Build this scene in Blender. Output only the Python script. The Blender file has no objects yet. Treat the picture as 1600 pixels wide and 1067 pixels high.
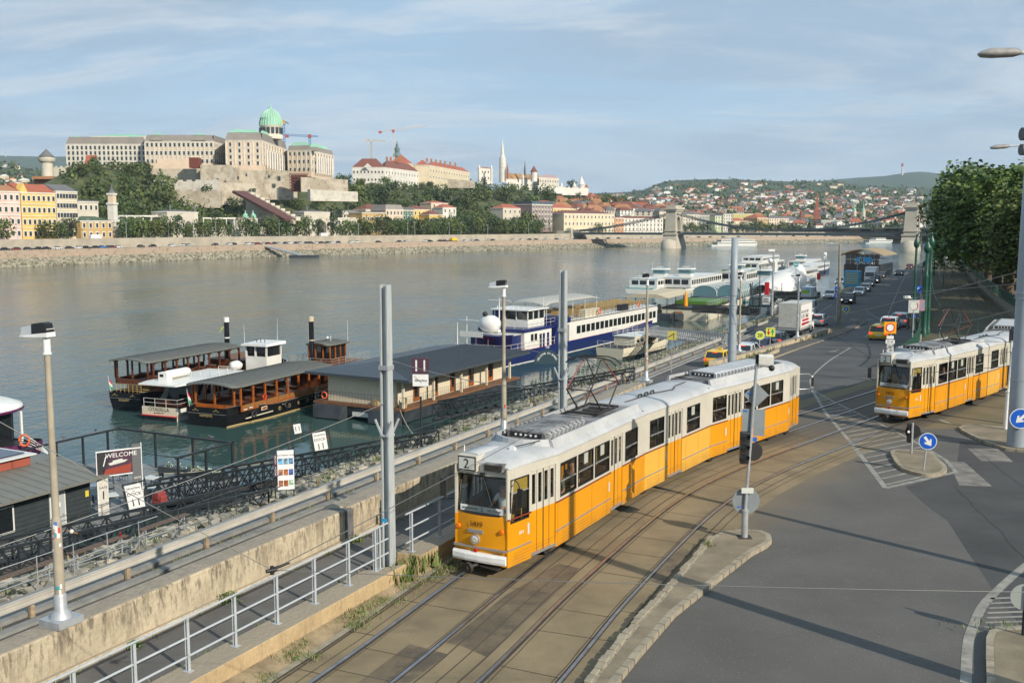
import bpy, bmesh, math, random
from mathutils import Vector, Matrix, noise
R=math.radians
rnd=random.Random(7)
S=bpy.context.scene
COL=S.collection
# ---------------- camera, sky, sun ----------------
F=1555.6; TH=R(6.545); HC=9.2
cd=bpy.data.cameras.new('camera'); cam=bpy.data.objects.new('camera',cd); COL.objects.link(cam)
cd.sensor_width=36; cd.lens=35.0; cd.clip_start=.3; cd.clip_end=30000
cam.location=(0,0,HC); cam.rotation_euler=(R(90)-TH,0,0); S.camera=cam
SUN_EL=29; SUN_AZ=R(137)   # azimuth clockwise from +Y (view direction)
w=bpy.data.worlds.new('World'); S.world=w; w.use_nodes=True
nt=w.node_tree; nt.nodes.clear()
def nd(t,ty,**k):
 n=t.nodes.new(ty)
 for a,b in k.items(): setattr(n,a,b)
 return n
sky=nd(nt,'ShaderNodeTexSky',sky_type='NISHITA',sun_disc=False,sun_elevation=R(SUN_EL),sun_rotation=SUN_AZ)
sky.air_density=1.0; sky.dust_density=.6; sky.ozone_density=1.5
tc=nd(nt,'ShaderNodeTexCoord'); sep=nd(nt,'ShaderNodeSeparateXYZ'); nt.links.new(tc.outputs['Generated'],sep.inputs[0])
def mth(t,op,a,b=None,c=None,clamp=False):
 n=nd(t,'ShaderNodeMath',operation=op); n.use_clamp=clamp
 for i,x in enumerate((a,b,c)):
  if x is None: continue
  if isinstance(x,(int,float)): n.inputs[i].default_value=x
  else: t.links.new(x,n.inputs[i])
 return n.outputs[0]
zz=mth(nt,'ADD',mth(nt,'MAXIMUM',sep.outputs[2],0.0),.13)
cmb=nd(nt,'ShaderNodeCombineXYZ'); nt.links.new(mth(nt,'DIVIDE',sep.outputs[0],zz),cmb.inputs[0]); nt.links.new(mth(nt,'DIVIDE',sep.outputs[1],zz),cmb.inputs[1])
def cloud(scale,detail,lo,hi,off,sx=1,sy=1,rough=.6,dist=.4,rz=0):
 mp=nd(nt,'ShaderNodeMapping'); mp.inputs['Location'].default_value=off; mp.inputs['Scale'].default_value=(sx,sy,1); mp.inputs['Rotation'].default_value=(0,0,rz)
 nt.links.new(cmb.outputs[0],mp.inputs[0])
 n=nd(nt,'ShaderNodeTexNoise'); n.inputs['Scale'].default_value=scale; n.inputs['Detail'].default_value=detail; n.inputs['Roughness'].default_value=rough; n.inputs['Distortion'].default_value=dist
 nt.links.new(mp.outputs[0],n.inputs['Vector'])
 r=nd(nt,'ShaderNodeMapRange',interpolation_type='SMOOTHSTEP'); r.inputs[1].default_value=lo; r.inputs[2].default_value=hi
 nt.links.new(n.outputs[0],r.inputs[0]); return r.outputs[0]
def mixc(t,f,a,b):
 n=nd(t,'ShaderNodeMix',data_type='RGBA')
 if isinstance(f,(int,float)): n.inputs[0].default_value=f
 else: t.links.new(f,n.inputs[0])
 for i,x in ((6,a),(7,b)):
  if isinstance(x,tuple): n.inputs[i].default_value=x+(1,) if len(x)==3 else x
  else: t.links.new(x,n.inputs[i])
 return n.outputs[2]
# cloud cover: wide grey-blue sheets plus brighter wisps, thinner overhead
c1=cloud(.5,7,.42,.60,(3.1,1.7,0),.8,1.5,.55,.7,.3)
c2=cloud(.9,7,.44,.66,(7.3,2.2,0),.8,1.6,.66,.9,.45)
c3=cloud(.35,7,.42,.60,(1.9,9.1,0),.8,1.5,.5,.5,.2)
SKYK=dict(gray=(4.5,5.9,7.5),white=(9.8,10.2,10.4),veil=(5.1,7.9,10.8),low=(7.4,8.4,9.1))
base=mixc(nt,.8,sky.outputs[0],SKYK['veil'])
lowf=nd(nt,'ShaderNodeMapRange',interpolation_type='SMOOTHSTEP'); lowf.inputs[1].default_value=.16; lowf.inputs[2].default_value=.0
nt.links.new(sep.outputs[2],lowf.inputs[0])
base=mixc(nt,mth(nt,'MULTIPLY',lowf.outputs[0],.85),base,SKYK['low'])
base=mixc(nt,mth(nt,'MULTIPLY',c1,.75),base,SKYK['gray'])
base=mixc(nt,mth(nt,'MULTIPLY',c3,.35),base,SKYK['gray'])
base=mixc(nt,mth(nt,'MULTIPLY',c2,.46),base,SKYK['white'])
bg=nd(nt,'ShaderNodeBackground'); bg.inputs[1].default_value=.073
out=nd(nt,'ShaderNodeOutputWorld'); nt.links.new(base,bg.inputs[0]); nt.links.new(bg.outputs[0],out.inputs[0])
sl=bpy.data.lights.new('sun','SUN'); so=bpy.data.objects.new('sun',sl); COL.objects.link(so)
sl.energy=5.0; sl.angle=R(.55); sl.color=(1.0,.90,.76)
sv=Vector((math.sin(SUN_AZ)*math.cos(R(SUN_EL)),math.cos(SUN_AZ)*math.cos(R(SUN_EL)),math.sin(R(SUN_EL))))
so.rotation_euler=sv.to_track_quat('Z','Y').to_euler(); so.location=(30,-40,60)
S.view_settings.view_transform='Standard'; S.view_settings.look='None'; S.view_settings.exposure=.22; S.view_settings.gamma=1
S.cycles.max_bounces=6; S.cycles.transparent_max_bounces=12; S.cycles.volume_bounces=0
S.cycles.use_denoising=True
# ---------------- survey helpers: turn a measured point into metres ----------------
def G(px,py,z=0.):
 a=math.atan((py-533.5)/F)+TH; Y=(HC-z)/math.tan(a); dc=Y*math.cos(TH)+(HC-z)*math.sin(TH)
 return ((px-800)/F*dc,Y,z)
def GY(px,py,Y):
 a=math.atan((py-533.5)/F)+TH; z=HC-Y*math.tan(a); dc=Y*math.cos(TH)+(HC-z)*math.sin(TH)
 return ((px-800)/F*dc,Y,z)
def AZ(px): return (px-800)/F*.9935
def lerp(a,b,t): return a+(b-a)*t
def interp(x,pts):
 if x<=pts[0][0]: return pts[0][1]
 for a,b in zip(pts,pts[1:]):
  if x<=b[0]: return lerp(a[1],b[1],(x-a[0])/(b[0]-a[0]))
 return pts[-1][1]
def sstep(a,b,x):
 t=max(0,min(1,(x-a)/(b-a))); return t*t*(3-2*t)
# ---------------- materials ----------------
MATS={}
def mt(name,col,rough=.65,metal=0.,var=.0,sc=1.,bump=0.,bs=None,alt=None,stretch=None,spec=None,rndv=0.,emit=None,trans=None,coord='Object',th=(.35,.65),det=4):
 if name in MATS: return MATS[name]
 m=bpy.data.materials.new(name); m.use_nodes=True; t=m.node_tree; b=t.nodes['Principled BSDF']
 m.diffuse_color=tuple(col[:3])+(1,)
 b.inputs['Roughness'].default_value=rough; b.inputs['Metallic'].default_value=metal
 if spec is not None: b.inputs['Specular IOR Level'].default_value=spec
 c=tuple(col[:3])
 co=None
 if var or alt or bump:
  tcn=nd(t,'ShaderNodeTexCoord'); co=tcn.outputs[coord]
  if stretch:
   mp=nd(t,'ShaderNodeMapping'); mp.inputs['Scale'].default_value=stretch; t.links.new(co,mp.inputs[0]); co=mp.outputs[0]
 src=None
 if var or alt:
  n=nd(t,'ShaderNodeTexNoise'); n.inputs['Scale'].default_value=sc; n.inputs['Detail'].default_value=det; n.inputs['Roughness'].default_value=.62
  t.links.new(co,n.inputs['Vector'])
  r=nd(t,'ShaderNodeMapRange'); r.inputs[1].default_value=th[0]; r.inputs[2].default_value=th[1]; t.links.new(n.outputs[0],r.inputs[0])
  a=alt if alt else tuple(min(1,x*(1+var)) for x in c); d=c if alt else tuple(x*(1-var) for x in c)
  src=mixc(t,r.outputs[0],d,a)
 if rndv:
  oi=nd(t,'ShaderNodeObjectInfo'); hs=nd(t,'ShaderNodeHueSaturation')
  v=mth(t,'ADD',mth(t,'MULTIPLY',oi.outputs['Random'],2*rndv),1-rndv); t.links.new(v,hs.inputs['Value'])
  h=mth(t,'ADD',mth(t,'MULTIPLY',mth(t,'FRACT',mth(t,'MULTIPLY',oi.outputs['Random'],7.13)),.05),.475); t.links.new(h,hs.inputs['Hue'])
  if src: t.links.new(src,hs.inputs['Color'])
  else: hs.inputs['Color'].default_value=c+(1,)
  src=hs.outputs[0]
 if src: t.links.new(src,b.inputs['Base Color'])
 else: b.inputs['Base Color'].default_value=c+(1,)
 if bump:
  n2=nd(t,'ShaderNodeTexNoise'); n2.inputs['Scale'].default_value=bs or sc*6; n2.inputs['Detail'].default_value=5
  t.links.new(co,n2.inputs['Vector']); bn=nd(t,'ShaderNodeBump'); bn.inputs['Strength'].default_value=min(1,bump); bn.inputs['Distance'].default_value=.03*max(1,bump)
  t.links.new(n2.outputs[0],bn.inputs['Height']); t.links.new(bn.outputs[0],b.inputs['Normal'])
 if emit:
  b.inputs['Emission Color'].default_value=tuple(emit[:3])+(1,); b.inputs['Emission Strength'].default_value=emit[3]
 if trans:   # thin tinted glass: part clear, part glossy
  tr=nd(t,'ShaderNodeBsdfTransparent'); tr.inputs[0].default_value=tuple(c)+(1,)
  gl=nd(t,'ShaderNodeBsdfGlossy'); gl.inputs['Roughness'].default_value=.03; gl.inputs['Color'].default_value=(.9,.95,1,1)
  fr=nd(t,'ShaderNodeFresnel'); fr.inputs[0].default_value=1.35
  mx=nd(t,'ShaderNodeMixShader'); t.links.new(mth(t,'ADD',mth(t,'MULTIPLY',fr.outputs[0],1-trans),trans,clamp=True),mx.inputs[0])
  t.links.new(tr.outputs[0],mx.inputs[1]); t.links.new(gl.outputs[0],mx.inputs[2])
  t.links.new(mx.outputs[0],t.nodes['Material Output'].inputs['Surface'])
 MATS[name]=m; return m
# ---------------- mesh builder ----------------
class MB:
 def __init__(s,M=None): s.v=[];s.f=[];s.m=[];s.sm=[];s.M=M or Matrix()
 def add(s,vs,fs,m=0,sm=False):
  o=len(s.v); M=s.M
  s.v+=[tuple(M@Vector(v)) for v in vs]
  for i,f in enumerate(fs):
   s.f.append([o+k for k in f]); s.m.append(m[i] if isinstance(m,list) else m); s.sm.append(sm)
  return s
 def box(s,c,d,m=0,rz=0.,rx=0.,ry=0.):
  x,y,z=d[0]/2,d[1]/2,d[2]/2; vs=[Vector((a*x,b*y,e*z)) for e in(-1,1) for b in(-1,1) for a in(-1,1)]
  if rz or rx or ry:
   Q=Matrix.Rotation(rz,3,'Z')@Matrix.Rotation(ry,3,'Y')@Matrix.Rotation(rx,3,'X'); vs=[Q@v for v in vs]
  c=Vector(c); return s.add([v+c for v in vs],[(0,2,3,1),(4,5,7,6),(0,1,5,4),(2,6,7,3),(0,4,6,2),(1,3,7,5)],m)
 def bx(s,x0,x1,y0,y1,z0,z1,m=0): return s.box(((x0+x1)/2,(y0+y1)/2,(z0+z1)/2),(abs(x1-x0),abs(y1-y0),abs(z1-z0)),m)
 def prism(s,poly,z0,z1,m=0,mtop=None,mbot=None):
  n=len(poly); vs=[(p[0],p[1],z0 if len(p)<3 else p[2]+z0) for p in poly]+[(p[0],p[1],z1 if len(p)<3 else p[2]+z1) for p in poly]
  a=sum(poly[i][0]*poly[(i+1)%n][1]-poly[(i+1)%n][0]*poly[i][1] for i in range(n))
  fs=[list(range(n))[::-1],list(range(n,2*n))]+[(i,(i+1)%n,n+(i+1)%n,n+i) for i in range(n)]
  if a<0: fs=[f[::-1] for f in fs]
  mm=[m if mbot is None else mbot, m if mtop is None else mtop]+[m]*n
  return s.add(vs,fs,mm)
 def flat(s,poly,z,m=0):
  n=len(poly); a=sum(poly[i][0]*poly[(i+1)%n][1]-poly[(i+1)%n][0]*poly[i][1] for i in range(n))
  f=list(range(n)); f=f if a>0 else f[::-1]
  return s.add([(p[0],p[1],z) for p in poly],[f],m)
 def ext(s,prof,p0,p1,m=0,up=(0,0,1),cap=True):
  # extrude a 2D profile (side,up) from p0 to p1
  p0=Vector(p0);p1=Vector(p1);d=(p1-p0).normalized();u=Vector(up);sd=d.cross(u).normalized();u=sd.cross(d)
  n=len(prof); vs=[p0+sd*a+u*b for a,b in prof]+[p1+sd*a+u*b for a,b in prof]
  fs=[(i,(i+1)%n,n+(i+1)%n,n+i) for i in range(n)]
  if cap: fs+=[list(range(n))[::-1],list(range(n,2*n))]
  return s.add(vs,fs,m)
 def tube(s,p,q,r,r2=None,n=8,m=0,sm=True,cap=True):
  p=Vector(p);q=Vector(q); r2=r if r2 is None else r2; d=(q-p)
  if d.length<1e-6: return s
  d.normalize(); a=d.orthogonal().normalized(); b=d.cross(a)
  vs=[];
  for k in range(n):
   t=2*math.pi*k/n; e=a*math.cos(t)+b*math.sin(t); vs.append(p+e*r)
  for k in range(n):
   t=2*math.pi*k/n; e=a*math.cos(t)+b*math.sin(t); vs.append(q+e*r2)
  s.add(vs,[(k,(k+1)%n,n+(k+1)%n,n+k) for k in range(n)],m,sm)
  if cap: s.add(vs,[list(range(n))[::-1],list(range(n,2*n))],m)
  return s
 def pipe(s,pts,r,n=6,m=0,closed=False):
  pts=[Vector(p) for p in pts]; rings=[]; N=len(pts)
  for i,p in enumerate(pts):
   a=pts[(i-1)%N] if (i or closed) else p; b=pts[(i+1)%N] if (i<N-1 or closed) else p
   d=(b-a).normalized(); up=Vector((0,0,1)) if abs(d.z)<.95 else Vector((1,0,0)); u=d.cross(up).normalized(); v=d.cross(u)
   rings.append([p+(u*math.cos(2*math.pi*k/n)+v*math.sin(2*math.pi*k/n))*r for k in range(n)])
  s.loft(rings,m,True,closed=closed); return s
 def loft(s,rings,m=0,sm=False,cap=True,closed=False,open_ring=False):
  n=len(rings[0]); vs=[v for r in rings for v in r]; fs=[]
  N=len(rings)
  for i in range(N if closed else N-1):
   j=(i+1)%N
   for k in range(n-1 if open_ring else n):
    fs.append((i*n+k,i*n+(k+1)%n,j*n+(k+1)%n,j*n+k))
  s.add(vs,fs,m,sm)
  if cap and not closed and not open_ring:
   s.add(rings[0],[list(range(n))[::-1]],m); s.add(rings[-1],[list(range(n))],m)
  return s
 def lathe(s,prof,c=(0,0,0),n=16,m=0,sm=True,a0=0.,a1=None):
  c=Vector(c); rings=[[c+Vector((max(r,.0005)*math.cos(2*math.pi*k/n),max(r,.0005)*math.sin(2*math.pi*k/n),z)) for k in range(n)] for r,z in prof]
  return s.loft(rings,m,sm)
 def ball(s,c,r,m=0,n=10,sz=1.):
  return s.lathe([(r*math.sin(math.pi*i/8),-r*sz*math.cos(math.pi*i/8)) for i in range(9)],c,n,m)
 def disc(s,c,nrm,r,t=.02,n=20,m=0):
  c=Vector(c); d=Vector(nrm).normalized(); return s.tube(c-d*t/2,c+d*t/2,r,r,n,m,False)
 def beam(s,p,q,w=.05,h=None,m=0):
  h=h or w; return s.ext([(-w/2,-h/2),(w/2,-h/2),(w/2,h/2),(-w/2,h/2)],p,q,m,up=(0,0,1) if abs((Vector(q)-Vector(p)).normalized().z)<.98 else (0,1,0))
 def text(s,txt,size,M,m=0,depth=.01,align='CENTER'):
  c=bpy.data.curves.new('t','FONT'); c.body=txt; c.size=size; c.extrude=depth/2; c.align_x=align; c.align_y='CENTER'; c.resolution_u=2
  o=bpy.data.objects.new('t',c); me=bpy.data.meshes.new_from_object(o)
  s.add([M@v.co for v in me.vertices],[tuple(p.vertices) for p in me.polygons],m)
  bpy.data.objects.remove(o); bpy.data.meshes.remove(me); bpy.data.curves.remove(c); return s
 def build(s,name,mats,parent=None,loc=None,rz=None,bevel=0.,center=True):
  me=bpy.data.meshes.new(name)
  org=Vector((0,0,0))
  me.from_pydata(s.v,[],s.f); me.polygons.foreach_set('material_index',s.m); me.polygons.foreach_set('use_smooth',s.sm)
  if not isinstance(mats,(list,tuple)): mats=[mats]
  for a in mats: me.materials.append(a)
  me.update(); o=bpy.data.objects.new(name,me); COL.objects.link(o)
  if parent is not None: o.parent=parent
  if loc is not None: o.location=loc
  if rz is not None: o.rotation_euler=(0,0,rz)
  if bevel:
   md=o.modifiers.new('b','BEVEL'); md.width=bevel; md.segments=2; md.limit_method='ANGLE'
  return o
def face_M(p,nx,ny,tilt=0.):
 # matrix: text plane XY -> vertical board facing direction (nx,ny)
 l=math.hypot(nx,ny); n=Vector((nx/l,ny/l,0)); xr=Vector((-n.y,n.x,0)); up=Vector((0,0,1))
 M=Matrix(((xr.x,up.x,n.x,p[0]),(xr.y,up.y,n.y,p[1]),(xr.z,up.z,n.z,p[2]),(0,0,0,1)))
 return M@Matrix.Rotation(tilt,4,'Z') if tilt else M
def tag(o,label,cat,group=None,kind=None):
 if label: o['label']=label
 if cat: o['category']=cat
 if group: o['group']=group
 if kind: o['kind']=kind
 return o
def T(name,label,cat,loc=(0,0,0),rz=0.,group=None):
 o=bpy.data.objects.new(name,None); o.empty_display_size=.2; COL.objects.link(o); o.location=loc; o.rotation_euler=(0,0,rz)
 return tag(o,label,cat,group)
def struct(name,mb,mats,label=None):
 o=mb.build(name,mats); o['kind']='structure'
 if label: o['label']=label
 return o
def kids(o): return [c for c in ALLKIDS.get(o.name,[])]
def dup(o,loc=None,rz=None,label=None,group=None,scale=None,parent=None,mat=None):
 c=o.copy(); COL.objects.link(c)
 if parent is not None: c.parent=parent
 if loc is not None: c.location=loc
 if rz is not None: c.rotation_euler=(c.rotation_euler[0],c.rotation_euler[1],rz)
 if scale is not None: c.scale=(scale,)*3 if isinstance(scale,(int,float)) else scale
 if label: c['label']=label
 if group: c['group']=group
 if mat and c.type=='MESH': swapmat(c,mat)
 for ch in o.children: dup(ch,parent=c,mat=mat)
 return c
def swapmat(o,mp):
 # mp: {old material name: new material}; per-object slots
 for i,sl_ in enumerate(o.material_slots):
  if sl_.material and sl_.material.name in mp:
   new=mp[sl_.material.name]; sl_.link='OBJECT'; sl_.material=new
def catmull(pts,n=8):
 P=[Vector(p) for p in pts]; P=[P[0]*2-P[1]]+P+[P[-1]*2-P[-2]]; o=[]
 for i in range(1,len(P)-2):
  for k in range(n):
   t=k/n; a,b,c,d=P[i-1:i+3]
   o.append(.5*((2*b)+(c-a)*t+(2*a-5*b+4*c-d)*t*t+(3*b-a-3*c+d)*t**3))
 o.append(P[-2]); return o
def offs(pts,d):
 o=[]
 for i,p in enumerate(pts):
  a=pts[max(0,i-1)]; b=pts[min(len(pts)-1,i+1)]; t=(b-a); t.z=0; t.normalize(); o.append(Vector((p.x+t.y*d,p.y-t.x*d,p.z)))
 return o
def ribbon(mb,pts,a,b,dz=0.,m=0,zf=None):
 A=offs(pts,a);B=offs(pts,b)
 vs=[]
 for p,q in zip(A,B):
  for r in (p,q):
   z=(zf(r.x,r.y) if zf else r.z)+dz; vs.append((r.x,r.y,z))
 mb.add(vs,[(2*i,2*i+1,2*i+3,2*i+2) for i in range(len(pts)-1)],m); return mb
# ---------------- setting materials ----------------
WZ=-8.2; QZ=-3.4; SL=.504
asph=mt('asphalt',(.092,.088,.080),.9,var=.13,sc=.35,bump=.25,bs=60)
def speckle(m,amount=.22,scale=22,dust=None):
 t=m.node_tree; b=t.nodes['Principled BSDF']; src=b.inputs['Base Color'].links[0].from_socket if b.inputs['Base Color'].links else None
 g=nd(t,'ShaderNodeNewGeometry'); v=nd(t,'ShaderNodeTexVoronoi'); v.inputs['Scale'].default_value=scale; t.links.new(g.outputs['Position'],v.inputs['Vector'])
 r=nd(t,'ShaderNodeMapRange'); r.inputs[1].default_value=.16; r.inputs[2].default_value=.05; t.links.new(v.outputs['Distance'],r.inputs[0])
 n=nd(t,'ShaderNodeTexNoise'); n.inputs['Scale'].default_value=.5; t.links.new(g.outputs['Position'],n.inputs['Vector'])
 f=mth(t,'MULTIPLY',mth(t,'MULTIPLY',r.outputs[0],n.outputs[0]),amount*2.4)
 c=mixc(t,f,src,(.42,.41,.38))
 if dust:
  # sand tracked out of the rails: strongest near the track, patchy away from it
  sp=nd(t,'ShaderNodeSeparateXYZ'); t.links.new(g.outputs['Position'],sp.inputs[0])
  n2=nd(t,'ShaderNodeTexNoise'); n2.inputs['Scale'].default_value=.16; n2.inputs['Detail'].default_value=6; t.links.new(g.outputs['Position'],n2.inputs['Vector'])
  # distance right of the second track, measured across it
  u=mth(t,'SUBTRACT',mth(t,'MULTIPLY',sp.outputs[0],.80),mth(t,'MULTIPLY',sp.outputs[1],.60))
  u=mth(t,'ADD',u,mth(t,'MULTIPLY',n2.outputs[0],5.0))
  rr=nd(t,'ShaderNodeMapRange',interpolation_type='SMOOTHSTEP'); rr.inputs[1].default_value=-8.2; rr.inputs[2].default_value=-11.6; t.links.new(u,rr.inputs[0])
  y1=nd(t,'ShaderNodeMapRange',interpolation_type='SMOOTHSTEP'); y1.inputs[1].default_value=46; y1.inputs[2].default_value=36; t.links.new(sp.outputs[1],y1.inputs[0])
  y2=nd(t,'ShaderNodeMapRange',interpolation_type='SMOOTHSTEP'); y2.inputs[1].default_value=26.5; y2.inputs[2].default_value=29.5; t.links.new(sp.outputs[1],y2.inputs[0])
  ff=mth(t,'MULTIPLY',mth(t,'MULTIPLY',rr.outputs[0],y1.outputs[0]),mth(t,'MULTIPLY',y2.outputs[0],.75))
  c=mixc(t,ff,c,(.19,.145,.082))
 t.links.new(c,b.inputs['Base Color']); return m
speckle(asph,.45,13,dust=True)
asph2=speckle(mt('worn_asphalt',(.066,.064,.061),.85,var=.22,sc=.25,bump=.2,bs=40),.12,30)
asph3=speckle(mt('quay_asphalt',(.072,.070,.067),.9,var=.25,sc=.2,bump=.2,bs=30),.2,24)
patchm=speckle(mt('patched_asphalt',(.17,.155,.135),.9,var=.35,sc=1.6,bump=.3,bs=20),.2,20)
bedm=mt('track_slab',(.20,.155,.088),.92,var=.22,sc=.45,bump=.3,bs=18,det=8)
def add_dirt(m,col,lo,hi,sc,f=.6,stretch=None):
 t=m.node_tree; b=t.nodes['Principled BSDF']; src=b.inputs['Base Color'].links[0].from_socket
 g=nd(t,'ShaderNodeNewGeometry'); mp=nd(t,'ShaderNodeMapping'); t.links.new(g.outputs['Position'],mp.inputs[0])
 if stretch: mp.inputs['Scale'].default_value=stretch[:3]; mp.inputs['Rotation'].default_value=(0,0,stretch[3] if len(stretch)>3 else 0)
 n=nd(t,'ShaderNodeTexNoise'); n.inputs['Scale'].default_value=sc; n.inputs['Detail'].default_value=8; n.inputs['Roughness'].default_value=.7; t.links.new(mp.outputs[0],n.inputs['Vector'])
 r=nd(t,'ShaderNodeMapRange',interpolation_type='SMOOTHSTEP'); r.inputs[1].default_value=lo; r.inputs[2].default_value=hi; t.links.new(n.outputs[0],r.inputs[0])
 t.links.new(mixc(t,mth(t,'MULTIPLY',r.outputs[0],f),src,col),b.inputs['Base Color']); return m
add_dirt(bedm,(.11,.085,.055),.52,.72,.55,.7)
add_dirt(bedm,(.30,.23,.13),.55,.75,2.2,.4)
# beyond the crossing the slab is darker and greyer
t=bedm.node_tree; b=t.nodes['Principled BSDF']; src=b.inputs['Base Color'].links[0].from_socket
g=nd(t,'ShaderNodeNewGeometry'); sp=nd(t,'ShaderNodeSeparateXYZ'); t.links.new(g.outputs['Position'],sp.inputs[0])
n2=nd(t,'ShaderNodeTexNoise'); n2.inputs['Scale'].default_value=.3; t.links.new(g.outputs['Position'],n2.inputs['Vector'])
rr=nd(t,'ShaderNodeMapRange',interpolation_type='SMOOTHSTEP'); rr.inputs[1].default_value=41; rr.inputs[2].default_value=48; t.links.new(mth(t,'ADD',sp.outputs[1],mth(t,'MULTIPLY',n2.outputs[0],5)),rr.inputs[0])
t.links.new(mixc(t,mth(t,'MULTIPLY',rr.outputs[0],.8),src,(.075,.068,.058)),b.inputs['Base Color'])
pathm=mt('path_asphalt',(.10,.095,.088),.92,var=.2,sc=.8,bump=.2,bs=30)
conc=mt('concrete',(.30,.275,.235),.88,var=.18,sc=1.3,bump=.4,bs=14)
kerbm=mt('kerb_stone',(.27,.235,.17),.85,var=.2,sc=3,bump=.3,bs=12)
def wallmat(name,base,stain,top):
 m=mt(name,base,.9,var=.14,sc=1.1,bump=.8,bs=9,det=8)
 t=m.node_tree; b=t.nodes['Principled BSDF']; src=b.inputs['Base Color'].links[0].from_socket
 g=nd(t,'ShaderNodeNewGeometry')
 def lay(scale,lo,hi,sx,sz,col,f,src,extra=None):
  mp=nd(t,'ShaderNodeMapping'); mp.inputs['Scale'].default_value=(sx,sx,sz); t.links.new(g.outputs['Position'],mp.inputs[0])
  n=nd(t,'ShaderNodeTexNoise'); n.inputs['Scale'].default_value=scale; n.inputs['Detail'].default_value=9; n.inputs['Roughness'].default_value=.72; t.links.new(mp.outputs[0],n.inputs['Vector'])
  r=nd(t,'ShaderNodeMapRange',interpolation_type='SMOOTHSTEP'); r.inputs[1].default_value=lo; r.inputs[2].default_value=hi; t.links.new(n.outputs[0],r.inputs[0])
  ff=mth(t,'MULTIPLY',r.outputs[0],f)
  if extra is not None: ff=mth(t,'MULTIPLY',ff,extra)
  return mixc(t,ff,src,col)
 sp=nd(t,'ShaderNodeSeparateXYZ'); t.links.new(g.outputs['Position'],sp.inputs[0])
 zt=nd(t,'ShaderNodeMapRange'); zt.inputs[1].default_value=.55; zt.inputs[2].default_value=1.35; zt.inputs[3].default_value=.25; zt.inputs[4].default_value=1.; t.links.new(sp.outputs[2],zt.inputs[0])
 c=lay(2.4,.47,.60,1,.22,stain,.95,src,zt.outputs[0])
 c=lay(8,.50,.60,1,.25,(.10,.085,.06),.85,c,zt.outputs[0])
 c=lay(22,.60,.68,1,.7,(.09,.07,.05),.9,c)
 c=lay(1.2,.5,.8,1,1,(.50,.42,.28),.5,c)
 sn=nd(t,'ShaderNodeSeparateXYZ'); t.links.new(g.outputs['Normal'],sn.inputs[0])
 c=mixc(t,mth(t,'MULTIPLY',mth(t,'GREATER_THAN',sn.outputs[2],.7),.8),c,top)
 t.links.new(c,b.inputs['Base Color']); return m
wallm=wallmat('travertine',(.43,.365,.255),(.20,.165,.115),(.235,.205,.16))
ledgem=wallmat('orange_stone',(.42,.31,.17),(.24,.17,.09),(.26,.23,.18))
steel=mt('rail_steel',(.38,.36,.35),.32,metal=.9,var=.2,sc=3)
dark=mt('dark_gap',(.035,.03,.026),.9)
white=mt('road_paint',(.23,.22,.19),.8,var=.3,sc=2.5,det=8)
whitefresh=mt('fresh_road_paint',(.62,.61,.57),.75,var=.15,sc=4)
galv=mt('galvanised_steel',(.38,.40,.41),.45,metal=.35,var=.12,sc=4)
ltgray=mt('light_gray_paint',(.37,.40,.42),.55,var=.08,sc=3)
dkgray=mt('dark_gray_paint',(.045,.055,.06),.55,var=.15,sc=3)
grassm=mt('grass_blades',(.085,.15,.022),.7,alt=(.15,.19,.05),sc=1.5,rndv=.1)
leafA=mt('leaf_green',(.060,.098,.022),.55,alt=(.10,.15,.03),sc=.8)
dirtm=mt('dirt',(.24,.185,.11),.95,var=.3,sc=2,bump=.5,bs=12)
rockm=mt('river_rocks',(.25,.23,.18),.9,var=.35,sc=.7,bump=.5,bs=5)
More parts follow.
